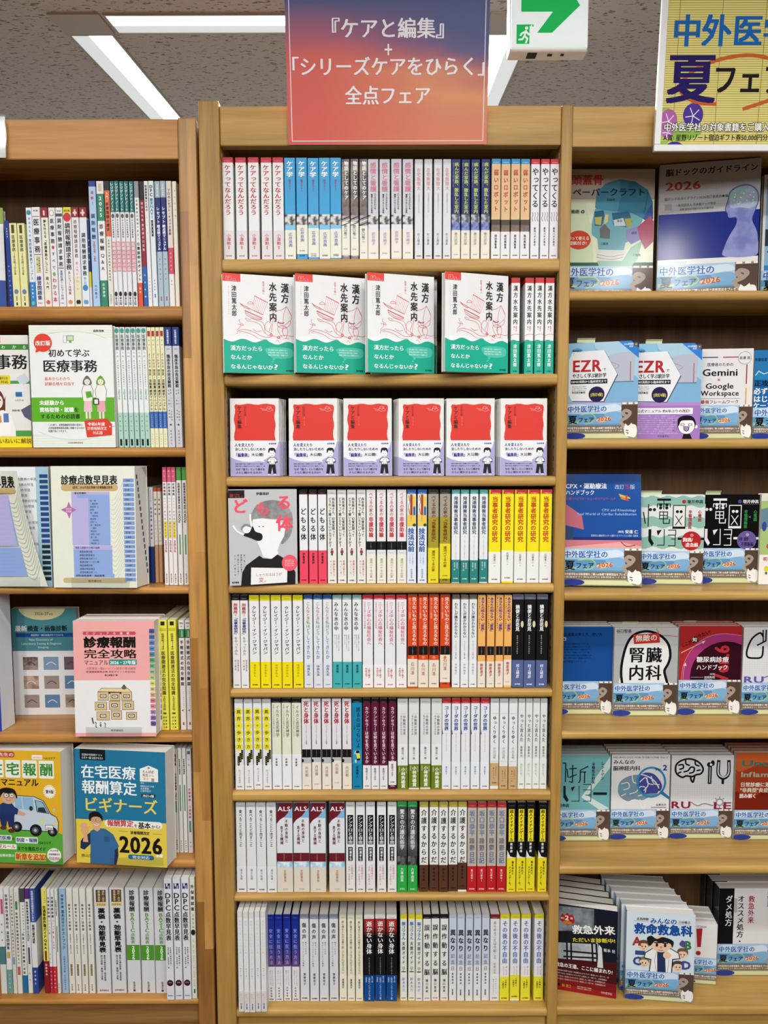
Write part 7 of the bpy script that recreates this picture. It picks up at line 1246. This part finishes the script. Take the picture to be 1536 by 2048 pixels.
def cpx(a):
    a.map(85, 185, 645, 968); b = '#1a4f9c'
    a.R(85, 185, 645, 650, b, 1); a.R(85, 628, 645, 648, '#26306e', 2); a.poly([(85, 400), (110, 395), (225, 475), (240, 575), (110, 545), (85, 545)], '#c06a78', 2); a.poly([(85, 545), (160, 570), (165, 640), (85, 700)], '#2f4a6a', 2)
    a.R(85, 648, 645, 720, '#d07c88', 2); a.poly([(85, 700), (500, 660), (645, 690), (645, 720), (85, 720)], '#e2a8a4', 3); a.S([(500, 658), (540, 690), (600, 682)], 6, '#8a3a44', 4)
    a.H('CPX・運動療法', 110, 268, 44, '#e6ecf4', 2, 5, x1=404); a.H('ハンドブック', 110, 314, 40, '#e6ecf4', 1, 5, x1=316); a.H('改訂', 458, 274, 36, '#b9c8de', 0, 5, x1=526); a.H('5', 530, 272, 44, '#a83a5a', 2, 5, x1=566); a.H('版', 566, 274, 36, '#b9c8de', 0, 5, x1=602); a.H('心臓リハビリテーションのリアルワールド', 115, 358, 22, '#b05a6a', 0, 5, x1=466)
    a.poly([(486, 322), (560, 345), (572, 358), (500, 352)], '#d8b04a', 5); a.poly([(495, 340), (540, 355), (560, 372), (505, 362)], '#b8863a', 6); a.poly([(535, 335), (548, 330), (545, 372), (533, 370)], '#c8483a', 6)
    a.H('CPX and Kinesiology', 366, 436, 25, '#9ab8de', 1, 5, x1=610); a.H('Real World of Cardiac Rehabilitation', 192, 464, 25, '#9ab8de', 1, 5, x1=612); a.H('[編著]', 480, 588, 17, '#e2e8f0', 0, 5, x1=522); a.H('安達 仁', 530, 588, 27, '#f2f4f8', 1, 5, x1=622); a.H('群馬県立心臓血管センター心臓リハビリテーション部長・副院長', 290, 616, 16, '#c8d4e4', 0, 5, x1=622)
    a.R(85, 940, 645, 968, '#2f8a6a', 2)
rb(dict(c='#1a4f9c', a=cpx), (1124, 1174), (1284, 1176), 952.5, 2, .022, 'tall blue handbook with pink modernist building and biplane', .665, lean=.13)
def denzu(bg, ink, wave):
    def f(a):
        a.map(620, 318, 1076, 950); k = ink
        if wave:
            for y0, y1 in ((330, 400), (475, 545), (610, 690)):
                a.poly([(620 + i * 22.8, y0 + 8 * math.sin(i * 1.3)) for i in range(21)] + [(1076 - i * 22.8, y1 + 9 * math.sin(i * 1.1)) for i in range(21)], '#8fbcae', 1)
        def st(p, w=9): a.S(p, w, k, 4, sm=False)
        st([(740, 352), (830, 352)], 16); st([(738, 382), (832, 382)], 6); st([(738, 382), (738, 405)], 6); st([(830, 382), (830, 405)], 6); st([(784, 350), (784, 420)], 6)
        for x, y in ((762, 388), (806, 388), (762, 410), (806, 410), (690, 422), (718, 422), (882, 436), (908, 436)): a.C(x, y, 11, k, 4)
        for y in (438, 462, 486): st([(756, y), (812, y)], 6)
        for x in (756, 784, 812): st([(x, 435), (x, 488)], 6)
        st([(784, 488), (784, 518), (826, 518), (828, 490)], 7)
        a.R(850, 390, 942, 556, k, 4); a.R(856, 396, 936, 540, bg, 5); a.C(882, 436, 11, k, 6); a.C(908, 436, 11, k, 6); a.S([(870, 465), (915, 530)], 6, k, 6, sm=False); a.S([(918, 465), (870, 530)], 6, k, 6, sm=False)
        st([(676, 385), (676, 540)], 7); st([(640, 440), (655, 520)], 8)
        a.poly([(680, 560), (700, 560), (700, 625), (720, 660), (706, 680), (680, 640)], k, 4); a.poly([(738, 570), (775, 562), (748, 605)], k, 4); st([(792, 560), (794, 672), (745, 672)], 6); st([(820, 600), (872, 600), (872, 676), (822, 676)], 6); st([(822, 565), (875, 565), (875, 600)], 6); st([(845, 628), (872, 628)], 6); a.R(890, 618, 1076, 634, k, 3)
        a.C(928, 366, 14, '#a83a44' if wave else '#4a4a8a', 4); a.H('増井伸高', 948, 366, 30, '#222' if wave else '#e6e6e6', 1, 5, x1=1064); a.R(948, 384, 1060, 386, '#777', 4)
        c = '#a83a44' if wave else '#3a8a4a'
        a.V('非循環器医', 974, 424, 556, 26, c, 2, 5); a.V('心電図', 1042, 424, 506, 26, c, 2, 5); a.H('×', 992, 474, 36, '#555' if wave else '#888', 0, 5)
        a.C(986, 640, 70, '#b8282e' if wave else '#6a5a9c', 6); a.H('①' if wave else '②', 978, 600, 24, '#f4e0dc', 1, 7); a.H('胸痛/' if wave else '失神・動悸/', 926, 632, 34, '#f8eeea' if wave else '#1a1622', 1, 7, x1=1000); a.H('虚血編' if wave else '不整脈編', 945, 668, 34, '#f8eeea' if wave else '#1a1622', 1, 7, x1=1036)
        a.R(620, 932, 1076, 950, '#d85a84' if wave else '#3fb04a', 2)
    return f
rb(dict(c='#e1e5e1', a=denzu('#e1e5e1', '#1a1c1c', True)), (1277, 1169), (1405, 1171.5), 990, 2, .016, 'white and mint wave ECG book with red disc', .625, yl=1.795, yr=1.785)
rb(dict(c='#111113', a=denzu('#111113', '#e9e9e9', False)), (1389, 1168), (1515, 1168), 990, 2, .016, 'black ECG book with white line letters and violet disc', .6, yl=1.806, yr=1.80)
def green(a):
    a.map(1465, 310, 1920, 950); a.R(1465, 310, 1920, 360, '#e0dfd0', 1); a.R(1465, 360, 1920, 740, '#a9c47a', 1); a.poly([(1465, 420), (1540, 400), (1700, 480), (1465, 560)], '#6a8a9a', 2); a.H('もっと', 1505, 345, 30, '#d8c02c', 2, 4, x1=1600); a.E(1490, 540, 16, 34, '#3a4a9a', 3); a.E(1530, 550, 14, 30, '#3a4a9a', 3); a.E(1530, 680, 20, 20, '#c8485a', 3)
    a.R(1465, 740, 1920, 950, '#eeede8', 2); a.H('明・', 1490, 770, 30, '#c84a5a', 2, 4); a.E(1515, 840, 16, 22, '#e0d04a', 3); a.R(1508, 862, 1522, 880, '#555', 3)
rb(dict(c='#d9dcc8', a=green), (1516, 1169), (1650, 1169), 988, 2, .016, 'colourful green town-map book cut by the right edge', yl=1.79, yr=1.79)
def blue(a):
    a.map(8, 190, 435, 808); a.R(8, 190, 435, 572, '#1a4f98', 1); a.H('主な治療薬の考え方、使い方', 40, 244, 28, '#0d2040', 1, 4, x1=360); a.R(80, 265, 104, 286, '#dde', 2); a.R(86, 270, 100, 282, '#1a4f98', 3); a.tiny(92, 300, 290, 420, 6, '#0e2448', 4, 11); a.H('日本化学療法ネットワーク', 60, 434, 18, '#0e2448', 0, 4, x1=250)
rb(dict(c='#c9cdd0', a=blue), (1102, 1429.5), (1222.7, 1429.5), 1254, 3, .018, 'plain dark blue drug handbook by the divider, fourth shelf', .62, behind=2, blab='plain dark blue drug handbook')
def jin(a):
    a.map(440, 195, 892, 824); k = '#15151a'
    a.R(440, 195, 892, 310, '#c2c4c6', 1); a.R(440, 310, 892, 600, '#aeb2b4', 1); a.H('谷口智基', 452, 220, 28, '#222', 1, 4, x1=560); a.R(452, 236, 560, 238, '#888', 3); a.R(452, 252, 545, 253, '#888', 3)
    a.S([(735, 205), (760, 250), (892, 258)], 4, '#b83a30', 2, sm=False)
    p = [(505, 610), (492, 520), (500, 420), (530, 310), (580, 245), (670, 222), (760, 250), (820, 310), (838, 390), (825, 450), (800, 500), (812, 555), (830, 610)]
    a.blob(p, '#e9e9e7', 2); a.S(p, 18, k, 3); a.poly([(572, 246), (756, 234), (762, 302), (578, 312)], '#c8382c', 4); a.H('無敵の', 588, 272, 52, '#f4ebe6', 1, 5, x1=744, ang=-3)
    for t, x, y in (('腎', 542, 388), ('臓', 664, 388), ('内', 542, 514), ('科', 664, 514)): a.H(t, x, y, 118, k, 1, 5, x1=x + 116)
    a.R(440, 806, 892, 824, '#1c1c1e', 2); a.R(660, 806, 700, 824, '#c8483a', 3)
rb(dict(c='#dcdcda', a=jin), (1225, 1432.5), (1352.5, 1432.5), 1255.5, 3, .018, 'grey cover with a thick black kidney outline', .625, behind=2, blab='grey kidney-outline book')
def tou(a):
    a.map(886, 180, 1338, 815); r = '#b02c2e'
    a.R(886, 180, 1338, 600, r, 1); a.C(1220, 520, 300, '#a83a78', 2); a.C(1230, 540, 262, '#35101e', 3)
    a.H('ここが', 898, 320, 34, '#16100c', 1, 5, x1=980, ang=-24); a.poly([(975, 262), (1012, 252), (1022, 292), (982, 300)], '#16100c', 5); a.H('知', 978, 276, 34, '#eee', 2, 6); a.H('りたい!', 1016, 256, 36, '#16100c', 1, 5, x1=1116, ang=-24)
    a.S([(898, 370), (980, 330), (1066, 288)], 5, '#e6c4b4', 5, sm=False); a.poly([(1045, 290), (1074, 284), (1056, 306)], '#e6d4dc', 5); a.S([(918, 560), (920, 500), (930, 450)], 4, '#d89ac0', 5); a.poly([(918, 462), (932, 438), (940, 464)], '#e6d4dc', 5)
    a.S([(905, 560), (920, 450), (980, 340), (1080, 262), (1200, 235), (1338, 250)], 4, '#d08ab0', 4)
    a.H('糖尿病診療', 1012, 418, 46, '#f0e9ea', 1, 5, x1=1248); a.H('ハンドブック', 1012, 474, 42, '#f0e9ea', 1, 5, x1=1244); a.H('[編著]', 1112, 522, 15, '#ccc', 0, 5, x1=1150); a.H('岩岡秀明', 1072, 546, 22, '#e6e0e0', 0, 5, x1=1150); a.R(975, 544, 1066, 546, '#ccc', 5); a.H('栗林伸一', 1072, 566, 16, '#ddd', 0, 5, x1=1150)
    a.H('Ver.6', 1190, 590, 150, '#b8303a', 2, 4, x1=1480, ang=-90)
    a.R(886, 795, 1338, 815, '#4f9a4a', 2)
rb(dict(c='#b02c2e', a=tou), (1354.5, 1430), (1478.5, 1430), 1252.5, 3, .018, 'crimson and magenta diabetes handbook', .605, behind=2, blab='crimson diabetes handbook')
def gridp(a, x0, y0, x1, y1):
    for i in range(26): x = x0 + (x1 - x0) * i / 26; a.R(x, y0, x + 1.2, y1, '#cfcfd2', 1)
    for i in range(26): y = y0 + (y1 - y0) * i / 26; a.R(x0, y, x1, y + 1.2, '#cfcfd2', 1)
def lungs(a):
    a.map(1340, 195, 1790, 808); gridp(a, 1340, 195, 1790, 590); k = '#1b1b1e'
    for s in (1, -1):
        X_ = lambda x: 1520 + s * (x - 1520)
        a.S([(X_(1500), 215), (X_(1500), 290), (X_(1440), 320)], 11, k, 3, sm=False); a.S([(X_(1480), 260), (X_(1455), 235), (X_(1400), 275), (X_(1368), 350), (X_(1372), 400), (X_(1420), 410), (X_(1475), 400), (X_(1482), 330)], 13, k, 3)
    a.S([(1478, 215), (1482, 300)], 9, k, 3)
    a.H('RU', 1348, 558, 66, '#5a5cae', 2, 4, x1=1500); a.S([(1500, 545), (1560, 530), (1600, 560), (1660, 540)], 8, '#777', 3); a.H('LE', 1660, 558, 66, '#5a5cae', 2, 4, x1=1770)
rb(dict(c='#e2e2e4', a=lungs), (1481, 1430), (1606, 1430), 1255, 3, .018, 'white grid cover with black lung outline, cut by right edge', .63, behind=2, blab='white lung-outline book')
def kossetsu(a):
    a.map(-8, 150, 418, 752); t = '#6fb0b8'; k = '#16242c'
    a.R(-8, 150, 418, 532, t, 1)
    for i in range(34): a.R(-8, 160 + i * 11, 418, 161.5 + i * 11, '#8fc4c8', 2)
    a.poly([(418, 150), (418, 230), (260, 430), (418, 520), (350, 532), (215, 440), (330, 280)], '#cfe4e0', 3)
    def st(p, w=8): a.S(p, w, k, 4, sm=False)
    st([(150, 215), (150, 335), (128, 330)]); st([(128, 240), (178, 236)]); st([(128, 300), (178, 280)]); st([(205, 250), (260, 222)]); st([(205, 250), (205, 320), (195, 338)]); st([(205, 262), (245, 262)]); st([(236, 264), (236, 338)]); st([(80, 200), (100, 200), (100, 330)]); st([(110, 240), (118, 300)]); st([(60, 240), (64, 330)])
    a.poly([(86, 360), (102, 360), (104, 420), (126, 460), (112, 476), (86, 440)], k, 4); a.poly([(140, 372), (170, 362), (150, 400)], k, 4); st([(198, 360), (200, 468), (145, 468)], 5); st([(228, 350), (284, 350), (284, 468), (230, 468)], 5); st([(228, 388), (284, 388)], 5); st([(245, 425), (284, 425)], 5); a.R(300, 405, 398, 424, k, 5)
    a.V('非整形外科医', 298, 195, 345, 24, k, 2, 5); a.V('レントゲン', 364, 190, 318, 24, k, 2, 5); a.H('×', 318, 252, 34, '#8a6a6a', 0, 5); a.H('増井伸高', 30, 498, 30, k, 1, 5, x1=130)
rb(dict(c='#6fb0b8', a=kossetsu), (1098, 1682.5), (1217.7, 1682.5), 1512.6, 4, .016, 'teal radiograph book with line letters by the divider', .63, behind=3, blab='teal radiograph book')
def brainart(a, cx, cy, s, c, w, l, fill=None):
    k = a.kx / a.ky; q = lambda p: [(cx + x * s, cy + y * s * k * 1.0) for x, y in p]
    o = q([(-1, .1), (-.95, -.35), (-.6, -.65), (-.1, -.78), (.4, -.68), (.8, -.4), (1, 0), (.85, .32), (.5, .42), (.2, .55), (-.2, .5), (-.5, .6), (-.85, .4)])
    if fill: a.blob(o, fill, l)
    a.S(o, w, c, l + 1, closed=True)
    for st in ([(-.8, -.3), (-.5, -.35), (-.45, -.1), (-.7, 0)], [(-.3, -.7), (-.25, -.4), (0, -.3)], [(-.4, .2), (-.1, .1), (.1, -.15), (.35, -.1), (.3, .2), (0, .3)], [(.4, -.6), (.45, -.35), (.7, -.25)], [(.55, .1), (.8, .05)], [(-.8, .3), (-.6, .2)]): a.S(q(st), w * .85, c, l + 1)
    a.S(q([(.1, .5), (.15, .8), (.3, .95), (.4, .5)]), w, c, l + 1)
def minna(a):
    a.map(415, 140, 835, 735); 
    a.H('NEUROLOGY FOR EVERYONE Ver.2', 425, 158, 17, '#666', 0, 4, x1=818); a.H('みんなの', 425, 190, 36, '#22262c', 1, 5, x1=582); a.H('脳神経内科', 425, 234, 38, '#22262c', 1, 5, x1=622); a.H('Ver.', 728, 240, 30, '#22408c', 2, 9, x1=776); a.H('2', 782, 228, 56, '#22408c', 2, 9, x1=816)
    brainart(a, 610, 385, 150, '#e9e9ea', 8, 3, ('n', '#7a8ea6', '#6aa4b4', 26)); a.E(700, 330, 105, 100, '#8a9ccc', 3) if 0 else None
    a.blob([(600, 340), (640, 270), (720, 275), (780, 350), (760, 400), (700, 410), (640, 410)], '#45509c', 4); a.S([(620, 330), (660, 300), (680, 350), (650, 390)], 7, '#e9e9ea', 5); a.S([(700, 290), (720, 340), (760, 350)], 7, '#e9e9ea', 5)
    a.S([(702 + 100 * math.cos(i * .3142), 332 + 102 * math.sin(i * .3142)) for i in range(20)], 15, '#3a8cc0', 6, closed=True); a.S([(775, 400), (835, 440)], 26, '#2f7cb0', 6, sm=False)
    a.H('山本大介', 740, 490, 20, '#222', 1, 5, x1=815); a.R(705, 506, 815, 511, '#777', 4)
rb(dict(c='#e3e3e4', a=minna), (1219.5, 1679), (1336.3, 1679), 1510, 4, .016, 'white neurology book with magnified blue brain', .64, behind=3, blab='white neurology book with magnified brain')
def rule(a):
    a.map(838, 140, 1280, 728); gridp(a, 838, 140, 1280, 530); k = '#1b1b1e'
    brainart(a, 965, 238, 98, k, 13, 3); a.S([(1112, 215), (1112, 335)], 26, k, 3, sm=False); a.E(1105, 205, 16, 16, k, 3); a.E(1130, 195, 14, 20, k, 3); a.E(1118, 205, 10, 8, '#eee', 4); a.S([(1112, 225), (1112, 330)], 8, '#bbb', 4, sm=False)
    a.S([(1172, 180), (1172, 270), (1208, 300), (1244, 270), (1244, 180)], 25, k, 3); a.S([(1172, 190), (1172, 268), (1208, 294), (1244, 268), (1244, 190)], 9, '#ddd', 4); a.S([(1206, 300), (1206, 338)], 18, k, 3, sm=False)
    m_ = '#8c2444'; a.H('RU', 840, 486, 72, m_, 2, 5, x1=985); a.H('LE', 1142, 492, 72, m_, 2, 5, x1=1278); a.S([(985, 470), (1030, 495), (1080, 480), (1140, 495)], 8, '#8a8a8c', 3)
    for i in range(8): g = i * .785; a.S([(1188, 470), (1188 + 44 * math.cos(g), 470 + 40 * math.sin(g))], 7, '#9a9a9c', 3, sm=False)
    a.C(1188, 470, 28, '#9a9a9c', 4); a.C(1188, 470, 18, '#e3e3e4', 5)
rb(dict(c='#e3e3e5', a=rule), (1338.3, 1677.5), (1462.5, 1677.5), 1511, 4, .016, 'white grid cover with black brain, hammer and tuning fork', .645, behind=3, blab='white brain and tuning fork book')
def unu(a):
    a.map(1285, 130, 1730, 735); a.R(1285, 130, 1730, 530, '#a8401f', 1); a.blob([(1285, 130), (1500, 130), (1730, 160), (1730, 260), (1500, 200), (1300, 260)], '#c8602c', 2); a.blob([(1285, 400), (1400, 440), (1536, 380), (1730, 440), (1730, 530), (1285, 530)], '#7a2414', 2)
    a.H('Unusual', 1322, 200, 62, '#3a7a74', 2, 4, x1=1740); a.H('Inflammation', 1320, 278, 52, '#a8b4a0', 2, 4, x1=1760); a.H('日常診療に潜む', 1320, 350, 36, '#f4ebe0', 2, 4, x1=1570); a.H('"非典型"炎症を', 1320, 388, 36, '#f4ebe0', 2, 4, x1=1560); a.H('読み解く', 1316, 428, 36, '#f4ebe0', 2, 4, x1=1440)
rb(dict(c='#a8401f', a=unu), (1466, 1680), (1590, 1680), 1506, 4, .016, 'rust red inflammation book cut by the right edge', .655, behind=3, blab='rust red inflammation book')
def kyukyu(a):
    a.map(14, 235, 468, 840)
    a.R(14, 235, 468, 640, '#20242c', 1); a.poly([(14, 250), (300, 240), (300, 420), (14, 470)], ('n', '#5a626c', '#8c949c', 25), 2); a.poly([(300, 235), (468, 235), (468, 600), (380, 600), (330, 420)], '#131826', 3); a.poly([(14, 500), (330, 470), (380, 640), (14, 640)], ('n', '#9aa2a6', '#c4cacc', 25), 3); a.poly([(14, 430), (300, 390), (320, 480), (14, 510)], '#15181e', 4)
    for p in ([(110, 500), (115, 620)], [(140, 495), (145, 610)], [(290, 480), (300, 620)], [(320, 480), (330, 600)], [(90, 600), (340, 575)], [(90, 560), (330, 545)]): a.S(p, 13, '#15181e', 5, sm=False)
    a.poly([(340, 480), (360, 500), (372, 640), (330, 640)], '#d6dadc', 6)
    a.poly([(14, 622), (468, 590), (468, 840), (14, 840)], '#471013', 4); a.R(14, 740, 468, 840, '#7a1518', 5); a.R(14, 800, 468, 840, '#96181c', 6)
    a.blob([(62, 320), (75, 300), (90, 308), (110, 290), (128, 306), (145, 296), (158, 320), (160, 350), (112, 375), (60, 345)], '#a8201c', 5); a.E(110, 358, 34, 12, '#c87a2c', 6); a.H('改訂', 62, 330, 16, '#f0e0c0', 1, 7, x1=90); a.H('2', 92, 324, 50, '#f6ecd8', 2, 7, x1=124); a.H('版', 132, 324, 18, '#f0e0c0', 1, 7)
    a.H('救急外来', 145, 400, 72, '#f1f1ee', 2, 8, x1=452, ang=-7); a.H('ただいま診断中!', 148, 472, 36, '#e6cf2c', 2, 8, x1=456, ang=-7); a.H('坂本 壮', 372, 512, 28, '#e2e4e6', 1, 8, x1=456)
    a.H('救急の王道、ここに極まれり!', 30, 660, 36, '#f2ece6', 2, 8, x1=440); a.tiny(40, 690, 440, 770, 4, '#dcc0b8', 7, 21); a.R(40, 792, 66, 812, '#15100c', 7); a.H('林 寛之', 80, 804, 28, '#d88a2a', 1, 8, x1=150); a.tiny(190, 790, 300, 816, 2, '#e8d8d0', 8, 4); a.H('中外医学社', 360, 812, 20, '#e0c8c0', 0, 8, x1=440)
rb(dict(c='#2a1416', a=kyukyu), (1105, 1977), (1232.5, 1998), 1806.5, 5, .026, 'dark emergency room book with red foot and yellow subtitle', behind=4, gap=.0272, drift=-.009, blab='dark emergency room book')
def kyumei(a):
    a.map(525, 290, 1008, 905); k = '#1c1c22'
    a.R(525, 290, 1008, 720, '#d5e2e8', 1)
    bl = '#1a4f9a'
    a.H('志馬伸朗', 595, 338, 22, '#222', 1, 5, x1=680); a.H('三谷雄己', 888, 345, 22, '#222', 1, 5, x1=972); a.R(575, 352, 680, 354, '#888', 4); a.R(885, 362, 975, 364, '#888', 4)
    a.H('みんなの', 690, 345, 46, '#f0f4f6', 3, 5, x1=880); a.H('みんなの', 690, 345, 46, bl, 2, 6, x1=880); a.H('救命救急科', 578, 405, 84, '#f4f7f8', 3, 5, x1=990); a.H('救命救急科', 578, 405, 84, bl, 3, 6, x1=990)
    for t, x, y, c in (('A', 572, 492, '#b02c3a'), ('B', 935, 500, '#3a7a4a'), ('C', 575, 630, '#2a4a90'), ('D', 920, 640, '#4a4a9a')): a.H(t, x, y, 86, k, 3, 6); a.H(t, x, y, 86, c, 2, 8)
    sk = '#eec8aa'
    for x, y, h in ((650, 525, '#6a4a34'), (655, 640, '#8a7a6c'), (925, 565, '#7a5638'), (895, 655, '#4a4440')): a.C(x, y, 36, sk, 4); a.blob([(x - 38, y + 4), (x - 34, y - 30), (x, y - 42), (x + 34, y - 30), (x + 38, y + 4), (x + 20, y - 16), (x - 20, y - 16)], h, 5); a.E(x - 12, y + 4, 4, 6, k, 6); a.E(x + 12, y + 4, 4, 6, k, 6); a.S([(x - 8, y + 18), (x, y + 22), (x + 8, y + 18)], 3, '#a04a40', 6)
    a.blob([(900, 500), (920, 470), (945, 490), (935, 520)], '#5a4a8a', 5); a.R(590, 560, 660, 590, '#3a4a80', 4)
    a.poly([(660, 570), (720, 530), (820, 520), (900, 560), (910, 600), (860, 610), (855, 700), (690, 700), (700, 620), (650, 610)], k, 7); a.poly([(665, 574), (722, 535), (818, 525), (894, 563), (902, 596), (852, 604), (848, 700), (697, 700), (707, 614), (658, 604)], '#f0efec', 8)
    a.poly([(745, 545), (800, 545), (810, 700), (750, 700)], '#26355c', 9); a.S([(745, 545), (730, 620), (745, 700)], 3, '#888', 9); a.S([(805, 545), (830, 600), (820, 700)], 3, '#888', 9); a.E(815, 580, 28, 24, sk, 10)
    a.E(770, 505, 72, 56, sk, 10); a.C(846, 512, 14, sk, 9); a.blob([(690, 520), (670, 470), (700, 450), (740, 470), (780, 455), (830, 465), (860, 485), (850, 525), (838, 500), (800, 490), (770, 498), (730, 486), (710, 505)], k, 11)
    for x in (742, 800): a.R(x - 20, 492, x + 20, 500, k, 12); a.E(x, 512, 9, 13, k, 12)
    a.S([(756, 545), (770, 550), (786, 545)], 4, '#8a3a34', 12); a.E(771, 526, 10, 7, '#d88a70', 12)
    a.R(525, 890, 1008, 905, '#2a3f86', 2)
rb(dict(c='#d5e2e8', a=kyumei, s='#4f7aa8'), (1249, 1997.5), (1386, 2007), 1822.5, 5, .024, 'pale blue emergency book with a drawn doctor and A B C D', .66, spine='l', behind=5, gap=.027, drift=-.007, blab='pale blue drawn-doctor emergency book')
def bang(a):
    a.map(905, 370, 1168, 820); a.H('エッセンス2026', 915, 392, 22, '#555', 0, 4, x1=1090); a.poly([(1015, 410), (1060, 404), (1052, 545), (1026, 545)], '#a82430', 3); a.C(1035, 590, 18, '#a82430', 3); a.R(905, 440, 985, 560, '#c9d0d4', 2)
rb(dict(c='#e6e5e4', a=bang), (1358, 1970), (1431.5, 1973), 1845, 5, .022, 'white book with a red exclamation mark half hidden behind the doctor stack', .56, xr=.64, yl=1.785, yr=1.775, behind=2, gap=.026, blab='white book with red exclamation mark')
def dame(a):
    a.map(1170, 130, 1640, 745); a.R(1170, 130, 1640, 520, '#e4e3e4', 1); a.R(1170, 130, 1280, 520, '#131316', 2); a.rr(1280, 200, 1304, 300, 8, '#b9b9bc', 3); a.V('ダメ処方', 1244, 178, 396, 52, '#eceaea', 1, 5); a.V('オススメ処方・', 1330, 178, 526, 52, '#1b1b1e', 1, 5); a.V('救急外来', 1405, 180, 376, 48, '#a82c3a', 1, 5); a.V('岩田充宏', 1530, 150, 260, 26, '#222', 1, 5); a.R(1170, 720, 1640, 745, '#6a2430', 2)
rb(dict(c='#e4e3e4', a=dame, s='#3a3a3e'), (1432, 1951.5), (1562, 1951.5), 1777, 5, .028, 'black and white prescription book with red vertical lettering', .635, spine='l', behind=2, gap=.032, drift=-.004, blab='black and white prescription book')
# order slips sticking out of the tops
for x0, x1, yb_, D_, zi, lab_ in ((1154, 1190, 686.5, 1.79, 1, 'out of the hexagon-titled statistics book by the divider'), (1291, 1324, 689, 1.795, 1, 'out of the violet-banded statistics book'), (1281, 1323, 990.5, 1.80, 2, 'out of the mint ECG book'), (1411, 1441, 990.5, 1.812, 2, 'out of the black ECG book'),
                                  (1243, 1275, 1251, 1.85, 3, 'out of the kidney-outline stack'), (1367, 1392, 1249, 1.85, 3, 'out of the crimson diabetes stack'), (1137, 1160, 1505, 1.862, 4, 'out of the teal radiograph stack'), (1232, 1262, 1504, 1.862, 4, 'out of the magnified brain stack'), (1379, 1404, 1505, 1.862, 4, 'out of the tuning fork stack'), (1498, 1516, 1500, 1.862, 4, 'out of the rust red stack')):
    A, B = P(x0, yb_, D_), P(x1, yb_, D_); w = B.x - A.x
    m = MB(); m.add([(-w / 2, 0, 0), (w / 2, 0, 0), (w / 2, -.001, .006), (-w / 2, -.001, .006), (-w / 2, -.005, .0095), (w / 2, -.005, .0095), (w * .1, -.005, .0105), (-w / 2, -.005, .0105)], [(0, 1, 2, 3), (3, 2, 5, 4)], '#cfd9b2')
    o = m.obj('order_slip', None, ((A.x + B.x) / 2, D_, A.z + .0012)); so = o.modifiers.new('t', 'SOLIDIFY'); so.thickness = .0003
    tag(o, 'pale green order slip sticking ' + lab_, 'order slip', 'order slips in the right bookcase')
